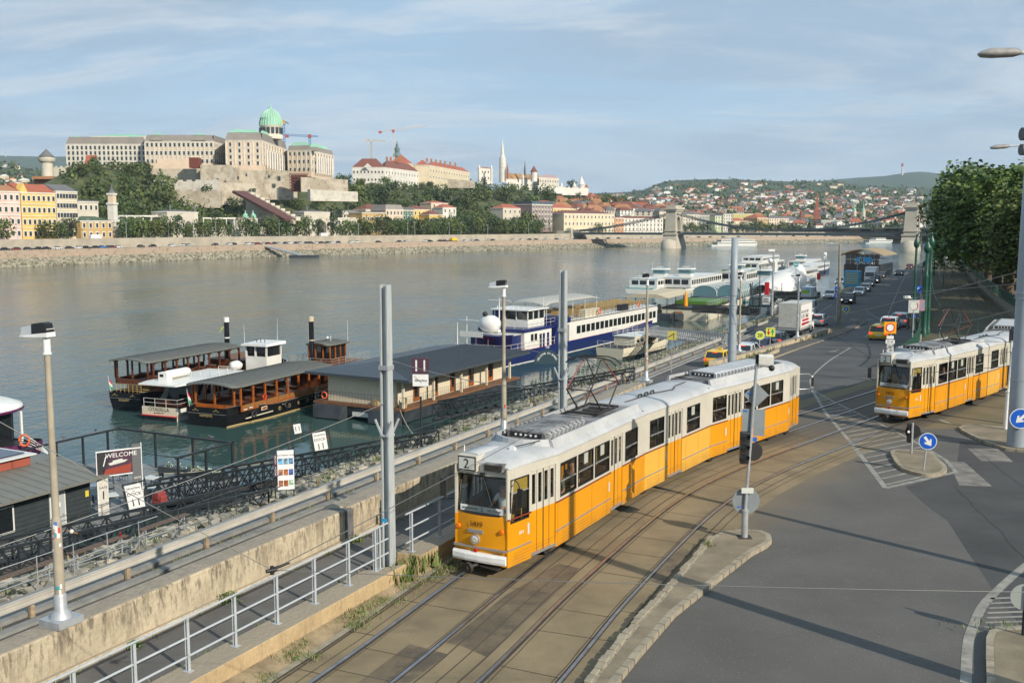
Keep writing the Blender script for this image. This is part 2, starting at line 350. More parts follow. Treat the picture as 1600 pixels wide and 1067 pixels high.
# ---------------- water ----------------
def water_mat():
 m=bpy.data.materials.new('river_water'); m.use_nodes=True; t=m.node_tree; b=t.nodes['Principled BSDF']
 b.inputs['Base Color'].default_value=(.034,.072,.064,1); b.inputs['Roughness'].default_value=.07; b.inputs['IOR'].default_value=1.33
 b.inputs['Specular IOR Level'].default_value=.5
 g=nd(t,'ShaderNodeNewGeometry')
 def N(scale,detail,rot,sx,sy,rough=.55):
  mp=nd(t,'ShaderNodeMapping'); mp.inputs['Scale'].default_value=(sx,sy,1); mp.inputs['Rotation'].default_value=(0,0,rot); t.links.new(g.outputs['Position'],mp.inputs[0])
  n=nd(t,'ShaderNodeTexNoise'); n.inputs['Scale'].default_value=scale; n.inputs['Detail'].default_value=detail; n.inputs['Roughness'].default_value=rough; t.links.new(mp.outputs[0],n.inputs['Vector']); return n.outputs[0]
 big=N(.012,4,R(-35),1,.35); r=nd(t,'ShaderNodeMapRange',interpolation_type='SMOOTHSTEP'); r.inputs[1].default_value=.42; r.inputs[2].default_value=.60; r.inputs[3].default_value=.45; r.inputs[4].default_value=1.5; t.links.new(big,r.inputs[0])
 # sheltered water between the boats and the quay is calm
 sp=nd(t,'ShaderNodeSeparateXYZ'); t.links.new(g.outputs['Position'],sp.inputs[0])
 u=mth(t,'SUBTRACT',sp.outputs[0],mth(t,'MULTIPLY',sp.outputs[1],.504))
 rs=nd(t,'ShaderNodeMapRange',interpolation_type='SMOOTHSTEP'); rs.inputs[1].default_value=-78; rs.inputs[2].default_value=-56; rs.inputs[3].default_value=1.; rs.inputs[4].default_value=.22; t.links.new(u,rs.inputs[0])
 h=mth(t,'ADD',mth(t,'MULTIPLY',N(1.3,3,R(20),1,.6),.55),mth(t,'ADD',mth(t,'MULTIPLY',N(.32,3,R(-10),1,.7),.9),mth(t,'MULTIPLY',N(.07,2,R(-30),1,.5),1.6)))
 h=mth(t,'MULTIPLY',h,mth(t,'MULTIPLY',r.outputs[0],rs.outputs[0]))
 bn=nd(t,'ShaderNodeBump'); bn.inputs['Strength'].default_value=1.; bn.inputs['Distance'].default_value=.38
 t.links.new(h,bn.inputs['Height']); t.links.new(bn.outputs[0],b.inputs['Normal']); return m
mb=MB(); mb.flat([(-4000,-600),(6000,-600),(6000,4000),(-4000,4000)],WZ); struct('river',mb,water_mat())
mb=MB(); mb.flat([(-14000,-3000),(16000,-3000),(16000,16000),(-14000,16000)],-9.6); struct('ground',mb,mt('earth',(.10,.09,.06),.95,var=.3,sc=.01))
# ---------------- track centre line ----------------
TC=catmull([(-26,-22,0),(-17,-7,0),(-9.3,6.5,0),(-3.26,19.31,0),(-.4,25.9,0),(3.4,33.7,0),(6.8,38.7,0),(11.6,44.3,0),(17.6,51.2,0),(25.2,60.2,0),(31.5,71,0),(39.1,88.6,0),(47,106,0),(59,137,0),(81.6,192,0),(99,233,0),(121,277,0),(154,336,0),(205,410,0)],10)
def tnear(x,y):  # signed offset from track centre line
 best=1e9;s=0
 for a,b in zip(TC,TC[1:]):
  d=b-a; t=max(0,min(1,((x-a.x)*d.x+(y-a.y)*d.y)/(d.x**2+d.y**2))); px=a.x+d.x*t;py=a.y+d.y*t
  q=math.hypot(x-px,y-py)
  if q<best: best=q; s=q*(1 if (x-px)*d.y-(y-py)*d.x>0 else -1)
 return s
def zr(x,y=None):
 Y=y if y is not None else x
 return interp(Y,[(62,0),(84,-1.0),(106,-2.2),(135,QZ),(2000,QZ)])
def GR(px,py,dz=0.):
 z=0.
 for _ in range(30): z=.5*z+.5*zr(G(px,py,z)[1])
 p=G(px,py,z); return (p[0],p[1],z+dz)
LX=lambda x0,Y:(x0+SL*Y,Y)
# upper level slab: all of Y<45 right of the ledge, then right of the road
B=offs(TC,-2.5); Bf=[p for p in B if p.y>45]
poly=[LX(-15.5,-30),(300,-30),(300,600),(320,600)]
mb=MB(); pts=[(p.x,p.y) for p in Bf]
mb.flat([LX(-15.5,-30),(400,-30),(400,45),(pts[0][0],45),LX(-15.5,45)],0,0)
R_=[(400,p[1]) for p in pts]
for i in range(len(pts)-1): mb.add([(pts[i][0],pts[i][1],0),(400,pts[i][1],0),(400,pts[i+1][1],0),(pts[i+1][0],pts[i+1][1],0)],[(0,1,2,3)],1)
mb.add([(pts[0][0],45,0),(400,45,0),(400,pts[0][1],0),(pts[0][0],pts[0][1],0)],[(0,1,2,3)],1)
struct('upper_ground',mb,[asph,mt('packed_earth',(.11,.10,.05),.95,var=.3,sc=.4,alt=(.16,.13,.08))])
# descending road, merging with the quay
mb=MB(); rows=[]
ys=[45,50,55,60,66,72,78,85,92,100,106,114,122,130,135,150,180,220,260,300,340,400]
def xb(y):
 for a,b in zip(B,B[1:]):
  if a.y<=y<=b.y: return lerp(a.x,b.x,(y-a.y)/(b.y-a.y))
 return B[-1].x
for y in ys:
 xl=-15.5+SL*y if y<=50 else (-19.6+SL*y if y<=135 else -33.2+SL*y); xr=xb(y)
 if 50<y<60: xl=-17.5+SL*y
 rows.append([(lerp(xl,xr,k/6),y,zr(y)) for k in range(7)])
 if y==135: rows.append([(lerp(-33.2+SL*y,xr,k/6),y,zr(y)) for k in range(7)])
for a,b in zip(rows,rows[1:]):
 for k in range(6): mb.add([a[k],a[k+1],b[k+1],b[k]],[(0,1,2,3)],0)
struct('road',mb,[asph2])
mb=MB(); mb.prism([LX(-33.2,-60),LX(-18.6,-60),LX(-18.6,50),LX(-18.2,50),LX(-18.2,78),LX(-19.4,136),LX(-33.2,136)],-9.5,QZ-.006,1,mtop=0)
struct('quay_road',mb,[asph3,rockm])
mb=MB(); mb.prism([LX(-31.0,-60),LX(-30.6,-60),LX(-30.6,120),LX(-31.0,120)],QZ,QZ+.10,0); mb.prism([LX(-33.2,-60),LX(-31.5,-60),LX(-31.5,120),LX(-33.2,120)],QZ,QZ+.14,0)
struct('quay_kerb',mb,[mt('gray_coping',(.20,.20,.185),.85,var=.15,sc=2,bump=.2)])
mb=MB();
for y0,y1 in((-10,128),): mb.flat([LX(-30.35,y0),LX(-30.22,y0),LX(-30.22,y1),LX(-30.35,y1)],QZ+.004)
struct('quay_edge_line',mb,[whitefresh])
# footway beside the divider wall
mb=MB();
fw=[(55,-17.2),(66,-17.4),(78,-17.6),(106,-18.0),(128,-18.6)]
for (a,xa),(b,xb_) in zip(fw,fw[1:]):
 L0,L1=-19.6,-19.6
 vs=[(L0+SL*a,a,zr(a)+.13),(xa+SL*a,a,zr(a)+.13),(xb_+SL*b,b,zr(b)+.13),(L1+SL*b,b,zr(b)+.13),(xa+SL*a,a,zr(a)-.2),(xb_+SL*b,b,zr(b)-.2)]
 mb.add(vs,[(0,1,2,3),(1,4,5,2)],[0,1])
struct('footway',mb,[mt('footway_asphalt',(.085,.078,.07),.9,var=.25,sc=.6),kerbm])
# path between handrail and parapet, and the stone ledge under the handrail
mb=MB(); mb.prism([LX(-18.3,-40),LX(-16.15,-40),LX(-16.15,60),LX(-18.3,60)],-1,.5,0); struct('pavement',mb,[pathm])
o=MB().prism([LX(-16.15,-40),LX(-15.36,-40),LX(-15.36,25.02),LX(-16.15,24.5)],-1,.53,0)
o.prism([LX(-16.15,25.9),LX(-15.36,25.7),LX(-15.36,60),LX(-16.15,60)],-1,.53,0)
tag(o.build('stone_ledge',[ledgem],bevel=.02),'weathered travertine ledge carrying the gray handrail beside the tram track','ledge')
# parapet walls
def wall_piece(y0,y1,x0a=-18.86,x0b=-18.18,top=1.42,bot=-1.0):
 return MB().prism([LX(x0a,y0),LX(x0b,y0),LX(x0b,y1),LX(x0a,y1)],bot,top,0)
m_=wall_piece(-40,26.9); m_.prism([LX(-18.88,26.9),LX(-18.14,26.9),LX(-18.14,27.2),LX(-18.88,27.2)],-1,1.40,1);
o=wall_piece(27.2,49.6,-19.0,-18.25,1.44); m_.v+=[]; base=len(m_.v); m_.v+=o.v; m_.f+=[[k+base for k in f] for f in o.f]; m_.m+=o.m; m_.sm+=o.sm
m_.prism([LX(-18.18,-40),LX(-18.05,-40),LX(-18.05,50),LX(-18.18,50)],.4,.62,0)
o=m_.build('parapet_wall',[wallm,mt('gray_stone_pilaster',(.11,.11,.11),.85,var=.3,sc=3)],bevel=.05); tag(o,'long weathered travertine parapet wall between the path and the lower quay road','wall')
mb=MB(); mb.prism([LX(-19.0,-60),LX(-18.4,-60),LX(-18.4,60),LX(-19.0,60)],QZ-.5,-1.0,0); mb.prism([LX(-18.4,49.6),LX(-18.2,49.6),LX(-18.2,78),LX(-18.4,78)],QZ,-.3,0); struct('retaining_wall',mb,[wallm])
mb=MB()
seg=[(66,.35),(78,-.35),(92,-.95),(106,-1.55),(107.5,-1.9)]
for (a,za),(b,zb) in zip(seg,seg[1:]):
 vs=[]
 for y,z in((a,za),(b,zb)):
  for x0,zz_ in((-20.1,QZ-.3),(-19.45,QZ-.3),(-19.45,z),(-20.1,z)): vs.append((x0+SL*y,y,zz_))
 mb.add(vs,[(0,1,5,4),(1,2,6,5),(2,3,7,6),(3,0,4,7)],0)
mb.add([( -20.1+SL*66,66,QZ),(-19.45+SL*66,66,QZ),(-19.45+SL*66,66,.35),(-20.1+SL*66,66,.35)],[(0,1,2,3)]); mb.add([( -20.1+SL*107.5,107.5,QZ),(-19.45+SL*107.5,107.5,QZ),(-19.45+SL*107.5,107.5,-1.9),(-20.1+SL*107.5,107.5,-1.9)],[(3,2,1,0)])
tag(mb.build('divider_wall',[wallm]),'low travertine divider wall sloping down between the queue of cars and the upper road','wall')
mb=MB(); mb.prism([LX(-20.1,-60),LX(-19.0,-60),LX(-19.0,66),LX(-20.1,66)],QZ-.4,QZ+.12,0); struct('quay_footway',mb,[pathm])
# retaining wall of the raised tramway and its right-hand wall, promenade
mb=MB()
for p,q in zip(Bf,Bf[1:]):
 if q.y<67: continue
 mb.add([(p.x,p.y,QZ-.2),(q.x,q.y,QZ-.2),(q.x,q.y,.28),(p.x,p.y,.28)],[(0,1,2,3)],0)
 n=Vector((q.y-p.y,-(q.x-p.x),0)).normalized()*.35
 mb.add([(p.x,p.y,.28),(q.x,q.y,.28),(q.x+n.x,q.y+n.y,.28),(p.x+n.x,p.y+n.y,.28),(q.x+n.x,q.y+n.y,0),(p.x+n.x,p.y+n.y,0)],[(0,1,2,3)[::-1],(3,2,4,5)[::-1]],0)
struct('tramway_wall',mb,[conc])
TCf=[p for p in TC if p.y>78]
mb=MB(); PR=offs(TCf,6.0); PR2=offs(TCf,60)
for p,q,a,b in zip(PR,PR[1:],PR2,PR2[1:]):
 n=(a-p).normalized()*.3
 mb.add([(p.x,p.y,0),(q.x,q.y,0),(q.x,q.y,.75),(p.x,p.y,.75)],[(0,1,2,3)[::-1]],1)
 mb.add([(p.x,p.y,.75),(q.x,q.y,.75),(b.x,b.y,.75),(a.x,a.y,.75)],[(0,1,2,3)[::-1]],0)
struct('promenade',mb,[mt('promenade_paving',(.15,.125,.09),.9,var=.35,sc=.4),mt('promenade_wall',(.18,.16,.12),.9,var=.2,sc=1)])
# ---------------- tracks ----------------
TN=[p for p in TC if -15<p.y<62]
mb=MB(); ribbon(mb,TN,-1.45,5.0,.004); struct('track_bed',mb,[bedm])
TF=[p for p in TC if p.y>=60]
mb=MB(); ribbon(mb,TF,-2.1,5.5,.03); struct('ballast_bed',mb,[mt('grassy_ballast',(.055,.048,.032),.95,alt=(.09,.085,.035),sc=.35)])
for off,lab in((0,'near'),(3.1,'far')):
 mb=MB()
 for s in(-1,1):
  c=off+s*.7525
  ribbon(mb,TC,c-.036,c+.036,.036,0)
  for e,dd in((-.036,1),(.036,-1)):
   A=offs(TC,c+e); mb.add([(p.x,p.y,zq) for p in A for zq in(.0,.036)],[((2*i,2*i+1,2*i+3,2*i+2) if dd>0 else (2*i+2,2*i+3,2*i+1,2*i)) for i in range(len(A)-1)],0)
  g0=c-s*.036; ribbon(mb,TC,min(g0,g0-s*.05),max(g0,g0-s*.05),.012,1)
  g0=c+s*.036; ribbon(mb,TN,min(g0,g0+s*.022),max(g0,g0+s*.022),.012,1)
 struct('tram_rail',mb,[steel,dark])
# slab joints: thin dark cracks along and across the track bed
mb=MB()
for a,wd in((-1.42,.05),(-1.05,.025),(-.62,.02),(.60,.02),(1.12,.035),(1.55,.03),(1.95,.045),(2.5,.022),(3.7,.022),(4.28,.045),(4.55,.03)):
 seg=[p+Vector((rnd.uniform(-.012,.012),rnd.uniform(-.012,.012),0)) for p in TN]; ribbon(mb,seg,a,a+wd,.009)
acc=0
for i in range(1,len(TN)):
 acc+=(TN[i]-TN[i-1]).length
 if acc>1.6 and TN[i].y<45:
  acc=0; p=TN[i]; d=(TN[i]-TN[i-1]).normalized(); n=Vector((d.y,-d.x,0))
  for a,b in((-1.4,-.85),(-.7,.7),(.8,1.9),(2.4,3.8),(3.9,4.5)):
   if rnd.random()<.35: continue
   k=rnd.uniform(-.5,.5); q=p+d*k; A=q+n*a; Bq=q+n*b+d*rnd.uniform(-.05,.05)
   mb.add([(A.x,A.y,.009),(Bq.x,Bq.y,.009),(Bq.x+d.x*.03,Bq.y+d.y*.03,.009),(A.x+d.x*.022,A.y+d.y*.022,.009)],[(0,1,2,3)])
pt=[G(*q)[:2] for q in((697,1004),(722,1009),(760,1026),(868,928),(905,888),(873,880),(790,930))]; mb.flat(pt,.0075,1); mb.flat([G(*q)[:2] for q in((560,1066),(640,1066),(700,1022),(640,1006))],.0075,1); mb.flat([G(*q)[:2] for q in((1010,905),(1040,915),(1085,862),(1065,856))],.0075,1)
struct('slab_joint',mb,[mt('joint_dirt',(.065,.05,.032),.95),add_dirt(mt('tar_patch',(.13,.10,.062),.9,var=.25,sc=.8,bump=.2),(.07,.058,.042),.45,.62,1.2,.8)])
# kerb between bed and weedy strip + dirt
mb=MB(); TL=[p for p in TC if -15<p.y<40]
ribbon(mb,TL,-1.62,-1.45,.05,0);
struct('track_kerb',mb,[kerbm])
mb=MB(); L=[p for p in TL if p.y<36]; A=offs(L,-1.62); vs=[];
for p in A: vs+= [(p.x,p.y,.02),(-15.36+SL*p.y,p.y,.17)]
mb.add(vs,[(2*i+1,2*i,2*i+2,2*i+3) for i in range(len(A)-1)]); struct('dirt_strip',mb,[dirtm])
# ---------------- islands, markings ----------------
def island(name,outer,z=.14,kw=.16,z0=0.):
 mb=MB(); n=len(outer); cx=sum(p[0] for p in outer)/n; cy=sum(p[1] for p in outer)/n
 mb.prism([(p[0],p[1]) for p in outer],z0-.05,z0+z,0)
 inn=[]
 a=sum(outer[i][0]*outer[(i+1)%n][1]-outer[(i+1)%n][0]*outer[i][1] for i in range(n)); sg=1 if a>0 else -1
 for i in range(n):
  p=Vector(outer[i-1][:2]);q=Vector(outer[i][:2]);r=Vector(outer[(i+1)%n][:2])
  e1=(q-p).normalized();e2=(r-q).normalized(); nn=Vector((-(e1+e2).y,(e1+e2).x)).normalized()*sg; inn.append((q.x+nn.x*kw,q.y+nn.y*kw))
 mb.flat(inn,z0+z+.004,1)
 # joints between kerb stones
 for i in range(n):
  p=Vector(outer[i][:2]);q=Vector(outer[(i+1)%n][:2]); L=(q-p).length; d=(q-p)/max(L,1e-6); nn=Vector((-d.y,d.x))*sg; k=int(L/.5)
  for j in range(1,k+1):
   c=p+d*(j*L/(k+1)); mb.box((c.x,c.y,z0+z/2),(.015,.012,z+.004),2,rz=math.atan2(d.y,d.x)); c2=c+nn*kw/2; mb.box((c2.x,c2.y,z0+z+.001),(.012,kw,.004),2,rz=math.atan2(d.y,d.x))
 o=mb.build(name,[kerbm,mt('island_top',(.20,.165,.11),.92,var=.22,sc=1.1,bump=.3,bs=20),dark]); o['kind']='structure'; return o
O=[G(x,y,.14) for x,y in[(962,1066),(1000,1019),(1056,955),(1120,904),(1176,861),(1199,849),(1206,842),(1204,834),(1190,828),(1160,826),(1130,829),(1112,838),(1098,853),(1086,869),(1060,897),(1030,932),(996,968),(962,1007),(917,1066)]]
O=[(.3,15),(-1.2,12.0),(-3.0,12.2)][:0]+O
O=[p[:2] for p in O]; lastR=O[0]; lastL=O[-1]; O+= [(lastL[0]-1.6,lastL[1]-3.4),(lastR[0]-1.9,lastR[1]-4.2)]
island('traffic_island',O)
mb=MB(); pr=[G(x,y,.14)[:2] for x,y in[(1112,838),(1098,853),(1086,869),(1060,897),(1030,932),(996,968),(962,1007),(917,1066)]]
for i in range(len(pr)-1):
 p=Vector(pr[i]);q=Vector(pr[i+1]);L=(q-p).length;k=max(1,int(L/.3)); d=(q-p)/L; n=Vector((d.y,-d.x))
 for j in range(k):
  c=p+d*((j+.5)*L/k)-n*(.02+rnd.uniform(-.03,.03)); mb.box((c.x,c.y,.10),(L/k*.9,rnd.uniform(.14,.2),.14+rnd.uniform(0,.03)),0,rz=math.atan2(d.y,d.x)+rnd.uniform(-.08,.08))
o=mb.build('island_edge_stones',[kerbm],bevel=.015); o['kind']='structure'
def sm(pts,n=4):  # closed smooth outline
 P=[Vector(p) for p in pts];N=len(P);o=[]
 for i in range(N):
  a,b,c,d=P[i-1],P[i],P[(i+1)%N],P[(i+2)%N]
  for k in range(n):
   t=k/n; o.append(.5*((2*b)+(c-a)*t+(2*a-5*b+4*c-d)*t*t+(3*b-a-3*c+d)*t**3))
 return [(v.x,v.y) for v in o]
island('traffic_island',sm([G(x,y,.12)[:2] for x,y in[(1393,703),(1420,702),(1452,705),(1468,717),(1480,730),(1472,738),(1452,740.5),(1428,737),(1407,729),(1396,716)]]),.12)
rp=[G(x,y,.12)[:2] for x,y in[(1498,667),(1504,664),(1518,663),(1560,665.5),(1604,668)]]; rq=[G(x,y,.12)[:2] for x,y in[(1604,703),(1572,700),(1541,690),(1515,678),(1502,671)]]
island('sidewalk',rp+[(rp[-1][0]+14,rp[-1][1]+4),(rp[-1][0]+14,rp[-1][1]-6)]+rq,.12)
rq=[G(x,y,.14)[:2] for x,y in[(1542,1067),(1540.6,1018),(1541,995),(1546,984),(1560,980),(1602,979)]]
island('sidewalk',[rq[0],]+rq[1:]+[(rq[-1][0]+8,rq[-1][1]+1),(rq[-1][0]+9,rq[0][1]-8),(rq[0][0]-.3,rq[0][1]-8)],.14)
def strip(mb,pts,w,z=.006,m=0):
 P=[Vector((p[0],p[1],(p[2] if len(p)>2 else 0))) for p in pts]; ribbon(mb,P,-w/2,w/2,z,m)
mb=MB()
Z=[GR(*p) for p in[(1269.6,610),(1290.6,645.6),(1315.5,674.5),(1331,693),(1383.7,762.4),(1494,737.5),(1478,719),(1449,701),(1395.5,672),(1336.5,644),(1305,628.6),(1272,611)]]
strip(mb,Z[0:4],.17);strip(mb,Z[3:5],.2,.0064);strip(mb,Z[4:6],.2,.0068);strip(mb,Z[5:8],.17,.0072);strip(mb,Z[7:12],.13)
# hatching: parallel bars clipped to the outline
zp=[(p[0],p[1]) for p in Z]; hd=Vector((2.93,1.9)).normalized(); hn=Vector((-hd.y,hd.x)); c0=Vector(zp[4])
isl=[G(x,y,0)[:2] for x,y in[(1388,704),(1393,700),(1452,702),(1484,731),(1476,742),(1452,745),(1424,742),(1402,733)]]
def clip(poly,o,d):
 n=len(poly);ts=[]
 for i in range(n):
  a=Vector(poly[i]);b=Vector(poly[(i+1)%n]);e=b-a;den=d.x*e.y-d.y*e.x
  if abs(den)<1e-9: continue
  w_=a-o; t=(w_.x*e.y-w_.y*e.x)/den; s_=(w_.x*d.y-w_.y*d.x)/den
  if 0<=s_<1: ts.append(t)
 return sorted(ts)
for k in range(-6,40):
 o=c0+hn*(.30+k*.62); ts=clip(zp,o,hd)
 for i in range(0,len(ts)-1,2):
  a,b=ts[i]+.18,ts[i+1]-.18
  if b-a<.25: continue
  ti=clip(isl,o,hd); segs=[(a,b)]
  if len(ti)>=2: segs=[(a,min(b,ti[0]-.05)),(max(a,ti[-1]+.05),b)]
  for (u0,u1) in segs:
   if u1-u0<.25: continue
   p=o+hd*u0;q=o+hd*u1; strip(mb,[(p.x,p.y,zr(p.y)),(q.x,q.y,zr(q.y))],.13)
# long curved lane edge
cv=[GR(*p) for p in[(1270,608),(1266.5,595),(1275.4,581.4),(1298,562),(1325,545.5),(1354,525),(1374,507)]]
strip(mb,catmull(cv,5),.14)
cv=[G(*p) for p in[(1612,877),(1597,887.5),(1568.7,912.5),(1537.5,943.7),(1522,975),(1512.5,1006),(1509,1067)]]; strip(mb,catmull(cv,5),.22)
for yy in range(7):
 a=G(1548+yy*-1.6,935+yy*7.5); b=G(1612,932+yy*7.6); strip(mb,[a,b],.1)
strip(mb,[G(1468,655),G(1487,663)],.16)
def ln(a,b,w=.13):
 A=GR(*a);Bq=GR(*b); strip(mb,[tuple(lerp(A[i],Bq[i],k/6) if i<2 else zr(lerp(A[1],Bq[1],k/6)) for i in range(3)) for k in range(7)],w,.012)
for a,b in(((1205,594),(1265,596)),((1275,492),(1300,476)),((1180,497),(1232,463)),((1306,487),(1340,455)),((1340,455),(1392,418)),((1382,503),(1404,452)),((1353,486),(1383,503)),((1404,452),(1420,420)),((1330,473),(1350,476))): ln(a,b)
for k in range(9):
 if k in(1,): continue
 a=GR(1232+k*24,499.5);b=GR(1232+k*24+13,499.5); strip(mb,[a,b],.9,.012)
for k in range(6):
 a=GR(1358+k*12,432.5);b=GR(1358+k*12+6,432.5); strip(mb,[a,b],2.0,.012)
# arrows
for (x,y) in((1302,549),(1317,474)):
 p=Vector(GR(x,y,.012)); d=Vector((-.62,-.78,0)); n=Vector((d.y,-d.x,0))
 mb.add([p-d*1.2-n*.09,p-d*1.2+n*.09,p+n*.09,p-n*.09],[(0,1,2,3)]); mb.add([p-n*.35,p+n*.35,p+d*.9],[(0,1,2)])
struct('road_marking',mb,[white])
# darker resurfaced lane and pale patches
dk=[G(x,y)[:2] for x,y in[(1415,760),(1449,790),(1481,813.6),(1511,860),(1553,923),(1620,1010),(1700,1000),(1760,700),(1500,690),(1494,737.5)]]
mb=MB(); mb.flat(dk,.003); struct('resurfaced_lane',mb,[speckle(mt('dark_asphalt',(.050,.050,.049),.9,var=.25,sc=.3,bump=.2,bs=40),.1,30)])
mb=MB(); mb.flat([G(x,y)[:2] for x,y in[(1482,721.7),(1507,721.7),(1550,759.8),(1499,758.5)]],.0052); mb.flat([G(x,y)[:2] for x,y in[(1512,700.7),(1559.6,700.7),(1583,721.7),(1533,720)]],.0052); struct('asphalt_patch',mb,[patchm])
# cracks and seams in the asphalt
g=random.Random(17); mb=MB()
for a,b,w in(((1300,640),(1420,600),.02),((1490,760),(1600,880),.025),((1520,800),(1600,790),.015),((1360,560),(1270,500),.03),((1500,690),(1600,760),.02)):
 A=Vector(GR(*a));Bq=Vector(GR(*b)); n=22; pts=[]; off=0
 for k in range(n+1): off+=g.uniform(-.06,.06); p=A.lerp(Bq,k/n); d=(Bq-A).normalized(); pts.append(Vector((p.x-d.y*off,p.y+d.x*off,zr(p.y))))
 strip(mb,pts,w,.0085 if A.y<60 else .016)
struct('road_crack',mb,[dark])
# ---------------- people ----------------
skinm=mt('skin',(.42,.24,.16),.6); hairm=mt('dark_hair',(.035,.025,.02),.7); grayhair=mt('gray_hair',(.30,.28,.26),.7); eyem=mt('eye_dark',(.03,.02,.02),.3)
def skinmesh(name,V,E_,Rr,mat,parent,sub=1):
 me=bpy.data.meshes.new(name); me.from_pydata(V,E_,[]); me.materials.append(mat)
 bm=bmesh.new(); bm.from_mesh(me); ly=bm.verts.layers.skin.verify(); bm.verts.ensure_lookup_table()
 for i,v in enumerate(bm.verts): v[ly].radius=(Rr[i],Rr[i]*.85 if Rr[i]>.1 else Rr[i]); v[ly].use_root=(i==0)
 bm.to_mesh(me); bm.free(); o=bpy.data.objects.new(name,me); COL.objects.link(o)
 if parent: o.parent=parent
 md=o.modifiers.new('s','SKIN'); md.use_smooth_shade=True; s=o.modifiers.new('u','SUBSURF'); s.levels=sub; s.render_levels=sub
 return o
def person(label,loc,rz,pose='stand',shirt=(.5,.5,.5),legs=(.05,.06,.09),hair=None,group=None,h=1.74,arms=None):
 k=h/1.74; g=random.Random(hash(label)%1000)
 # +y is the way the person faces
 if pose in('sit','drive'):
  hip=(0,0,.50); knee=lambda s:(s*.13,.42,.50); ank=lambda s:(s*.12,.44,.10); toe=lambda s:(s*.13,.60,.04); zc=.50
 else:
  st=.22 if pose=='walk' else .03
  hip=(0,0,.95); knee=lambda s:(s*.10,s*st*.8+.02,.50); ank=lambda s:(s*.10,s*st,.09); toe=lambda s:(s*.12,s*st+.17,.03); zc=.95
 V=[hip]; Rr=[.155]; E_=[]
 def a(p,r,j): V.append(p); Rr.append(r); E_.append((j,len(V)-1)); return len(V)-1
 wst=a((0,.0,zc+.18),.13,0); ch=a((0,-.01,zc+.40),.155,wst); nk=a((0,.0,zc+.54),.058,ch); hd=a((0,.02,zc+.64),.078,nk); hd2=a((0,.02,zc+.72),.095,hd); tp=a((0,.005,zc+.78),.07,hd2); a((0,.115,zc+.665),.013,hd)
 arm={}
 for s in(-1,1):
  sh=a((s*.17,-.01,zc+.46),.062,ch)
  if pose=='drive': el=(s*.27,.10,zc+.24); wr=(s*.20,.36,zc+.25); fd=Vector((-s*.2,.9,-.3))
  elif pose=='sit': el=(s*.25,.04,zc+.20); wr=(s*.16,.26,zc+.12); fd=Vector((-s*.3,.9,-.2))
  elif pose=='walk': el=(s*.23,-s*.10,zc+.18); wr=(s*.24,-s*.18+.08,zc-.04); fd=Vector((0,.25,-.95))
  else: el=(s*.24,-.03,zc+.18); wr=(s*.25,.06,zc-.06); fd=Vector((0,.2,-.95))
  e=a(el,.043,sh); w_=a(wr,.028,e); fd.normalize(); side=fd.cross(Vector((s,0,0))).normalized(); pm=Vector(wr)+fd*.07; p_=a(tuple(pm),.032,w_)
  for q,(o_,l) in enumerate(((-.028,.065),(-.01,.08),(.01,.075),(.028,.06))):
   f1=pm+side*o_+fd*.04; f1i=a(tuple(f1),.011,p_); a(tuple(f1+fd*l*.6+Vector((-s*.02,0,0))),.009,f1i)
  t1=Vector(wr)+fd*.04-side*.04; ti=a(tuple(t1),.012,p_); a(tuple(t1+fd*.035),.010,ti)
  h1=a((s*.09,0,zc-.02),.10,0); kn=a(knee(s),.062,h1); an=a(ank(s),.042,kn); a(toe(s),.035,an)
  arm[s]=(sh,e,w_,h1,kn,an)
 V=[(x*k,y*k,z*k) for x,y,z in V]; Rr=[r*k for r in Rr]
 o=skinmesh('person',V,E_,Rr,skinm,None); o.location=loc; o.rotation_euler=(0,0,rz); tag(o,label,'person',group)
 def garment(nm,idx,ed,col,inf=.014,trim=None):
  mp={j:i for i,j in enumerate(idx)}; VV=[V[j] for j in idx]
  if trim:
   for j,(t_) in trim.items():
    pj,fr=t_; VV[mp[j]]=tuple(Vector(V[pj]).lerp(Vector(V[j]),fr))
  skinmesh(nm,VV,[(mp[i],mp[j]) for i,j in ed],[Rr[j]+inf for j in idx],mt('cloth_%d_%d_%d'%tuple(int(c*99) for c in col),col,.85),o)
 sh,el,w_,h1,kn,an=arm[1]; S1,E1,W1,H1,K1,A1=arm[-1]
 garment('shirt',[ch,wst,0,sh,el,S1,E1],[(ch,wst),(wst,0),(ch,sh),(sh,el),(ch,S1),(S1,E1)],shirt,trim={el:(sh,.85),E1:(S1,.85)})
 garment('trousers',[0,h1,kn,an,H1,K1,A1],[(0,h1),(h1,kn),(kn,an),(0,H1),(H1,K1),(K1,A1)],legs,trim={an:(kn,.9),A1:(K1,.9)})
 hm=MB(); hz=(zc+.725)*k
 hm.lathe([(.101*k*math.sin(math.pi*i/12),hz+.02+.085*k*math.cos(math.pi*i/12)) for i in range(0,7)][::-1],(0,.0,0),12); hm.box((0,-.065*k,hz-.03),(.15*k,.06*k,.10*k))
 hm.build('hair',hair or hairm,o,bevel=.015)
 em=MB(); [em.ball((s*.034*k,.112*k,(zc+.70)*k),.011*k,0,6) for s in(-1,1)]; em.build('eyes',eyem,o)
 return o
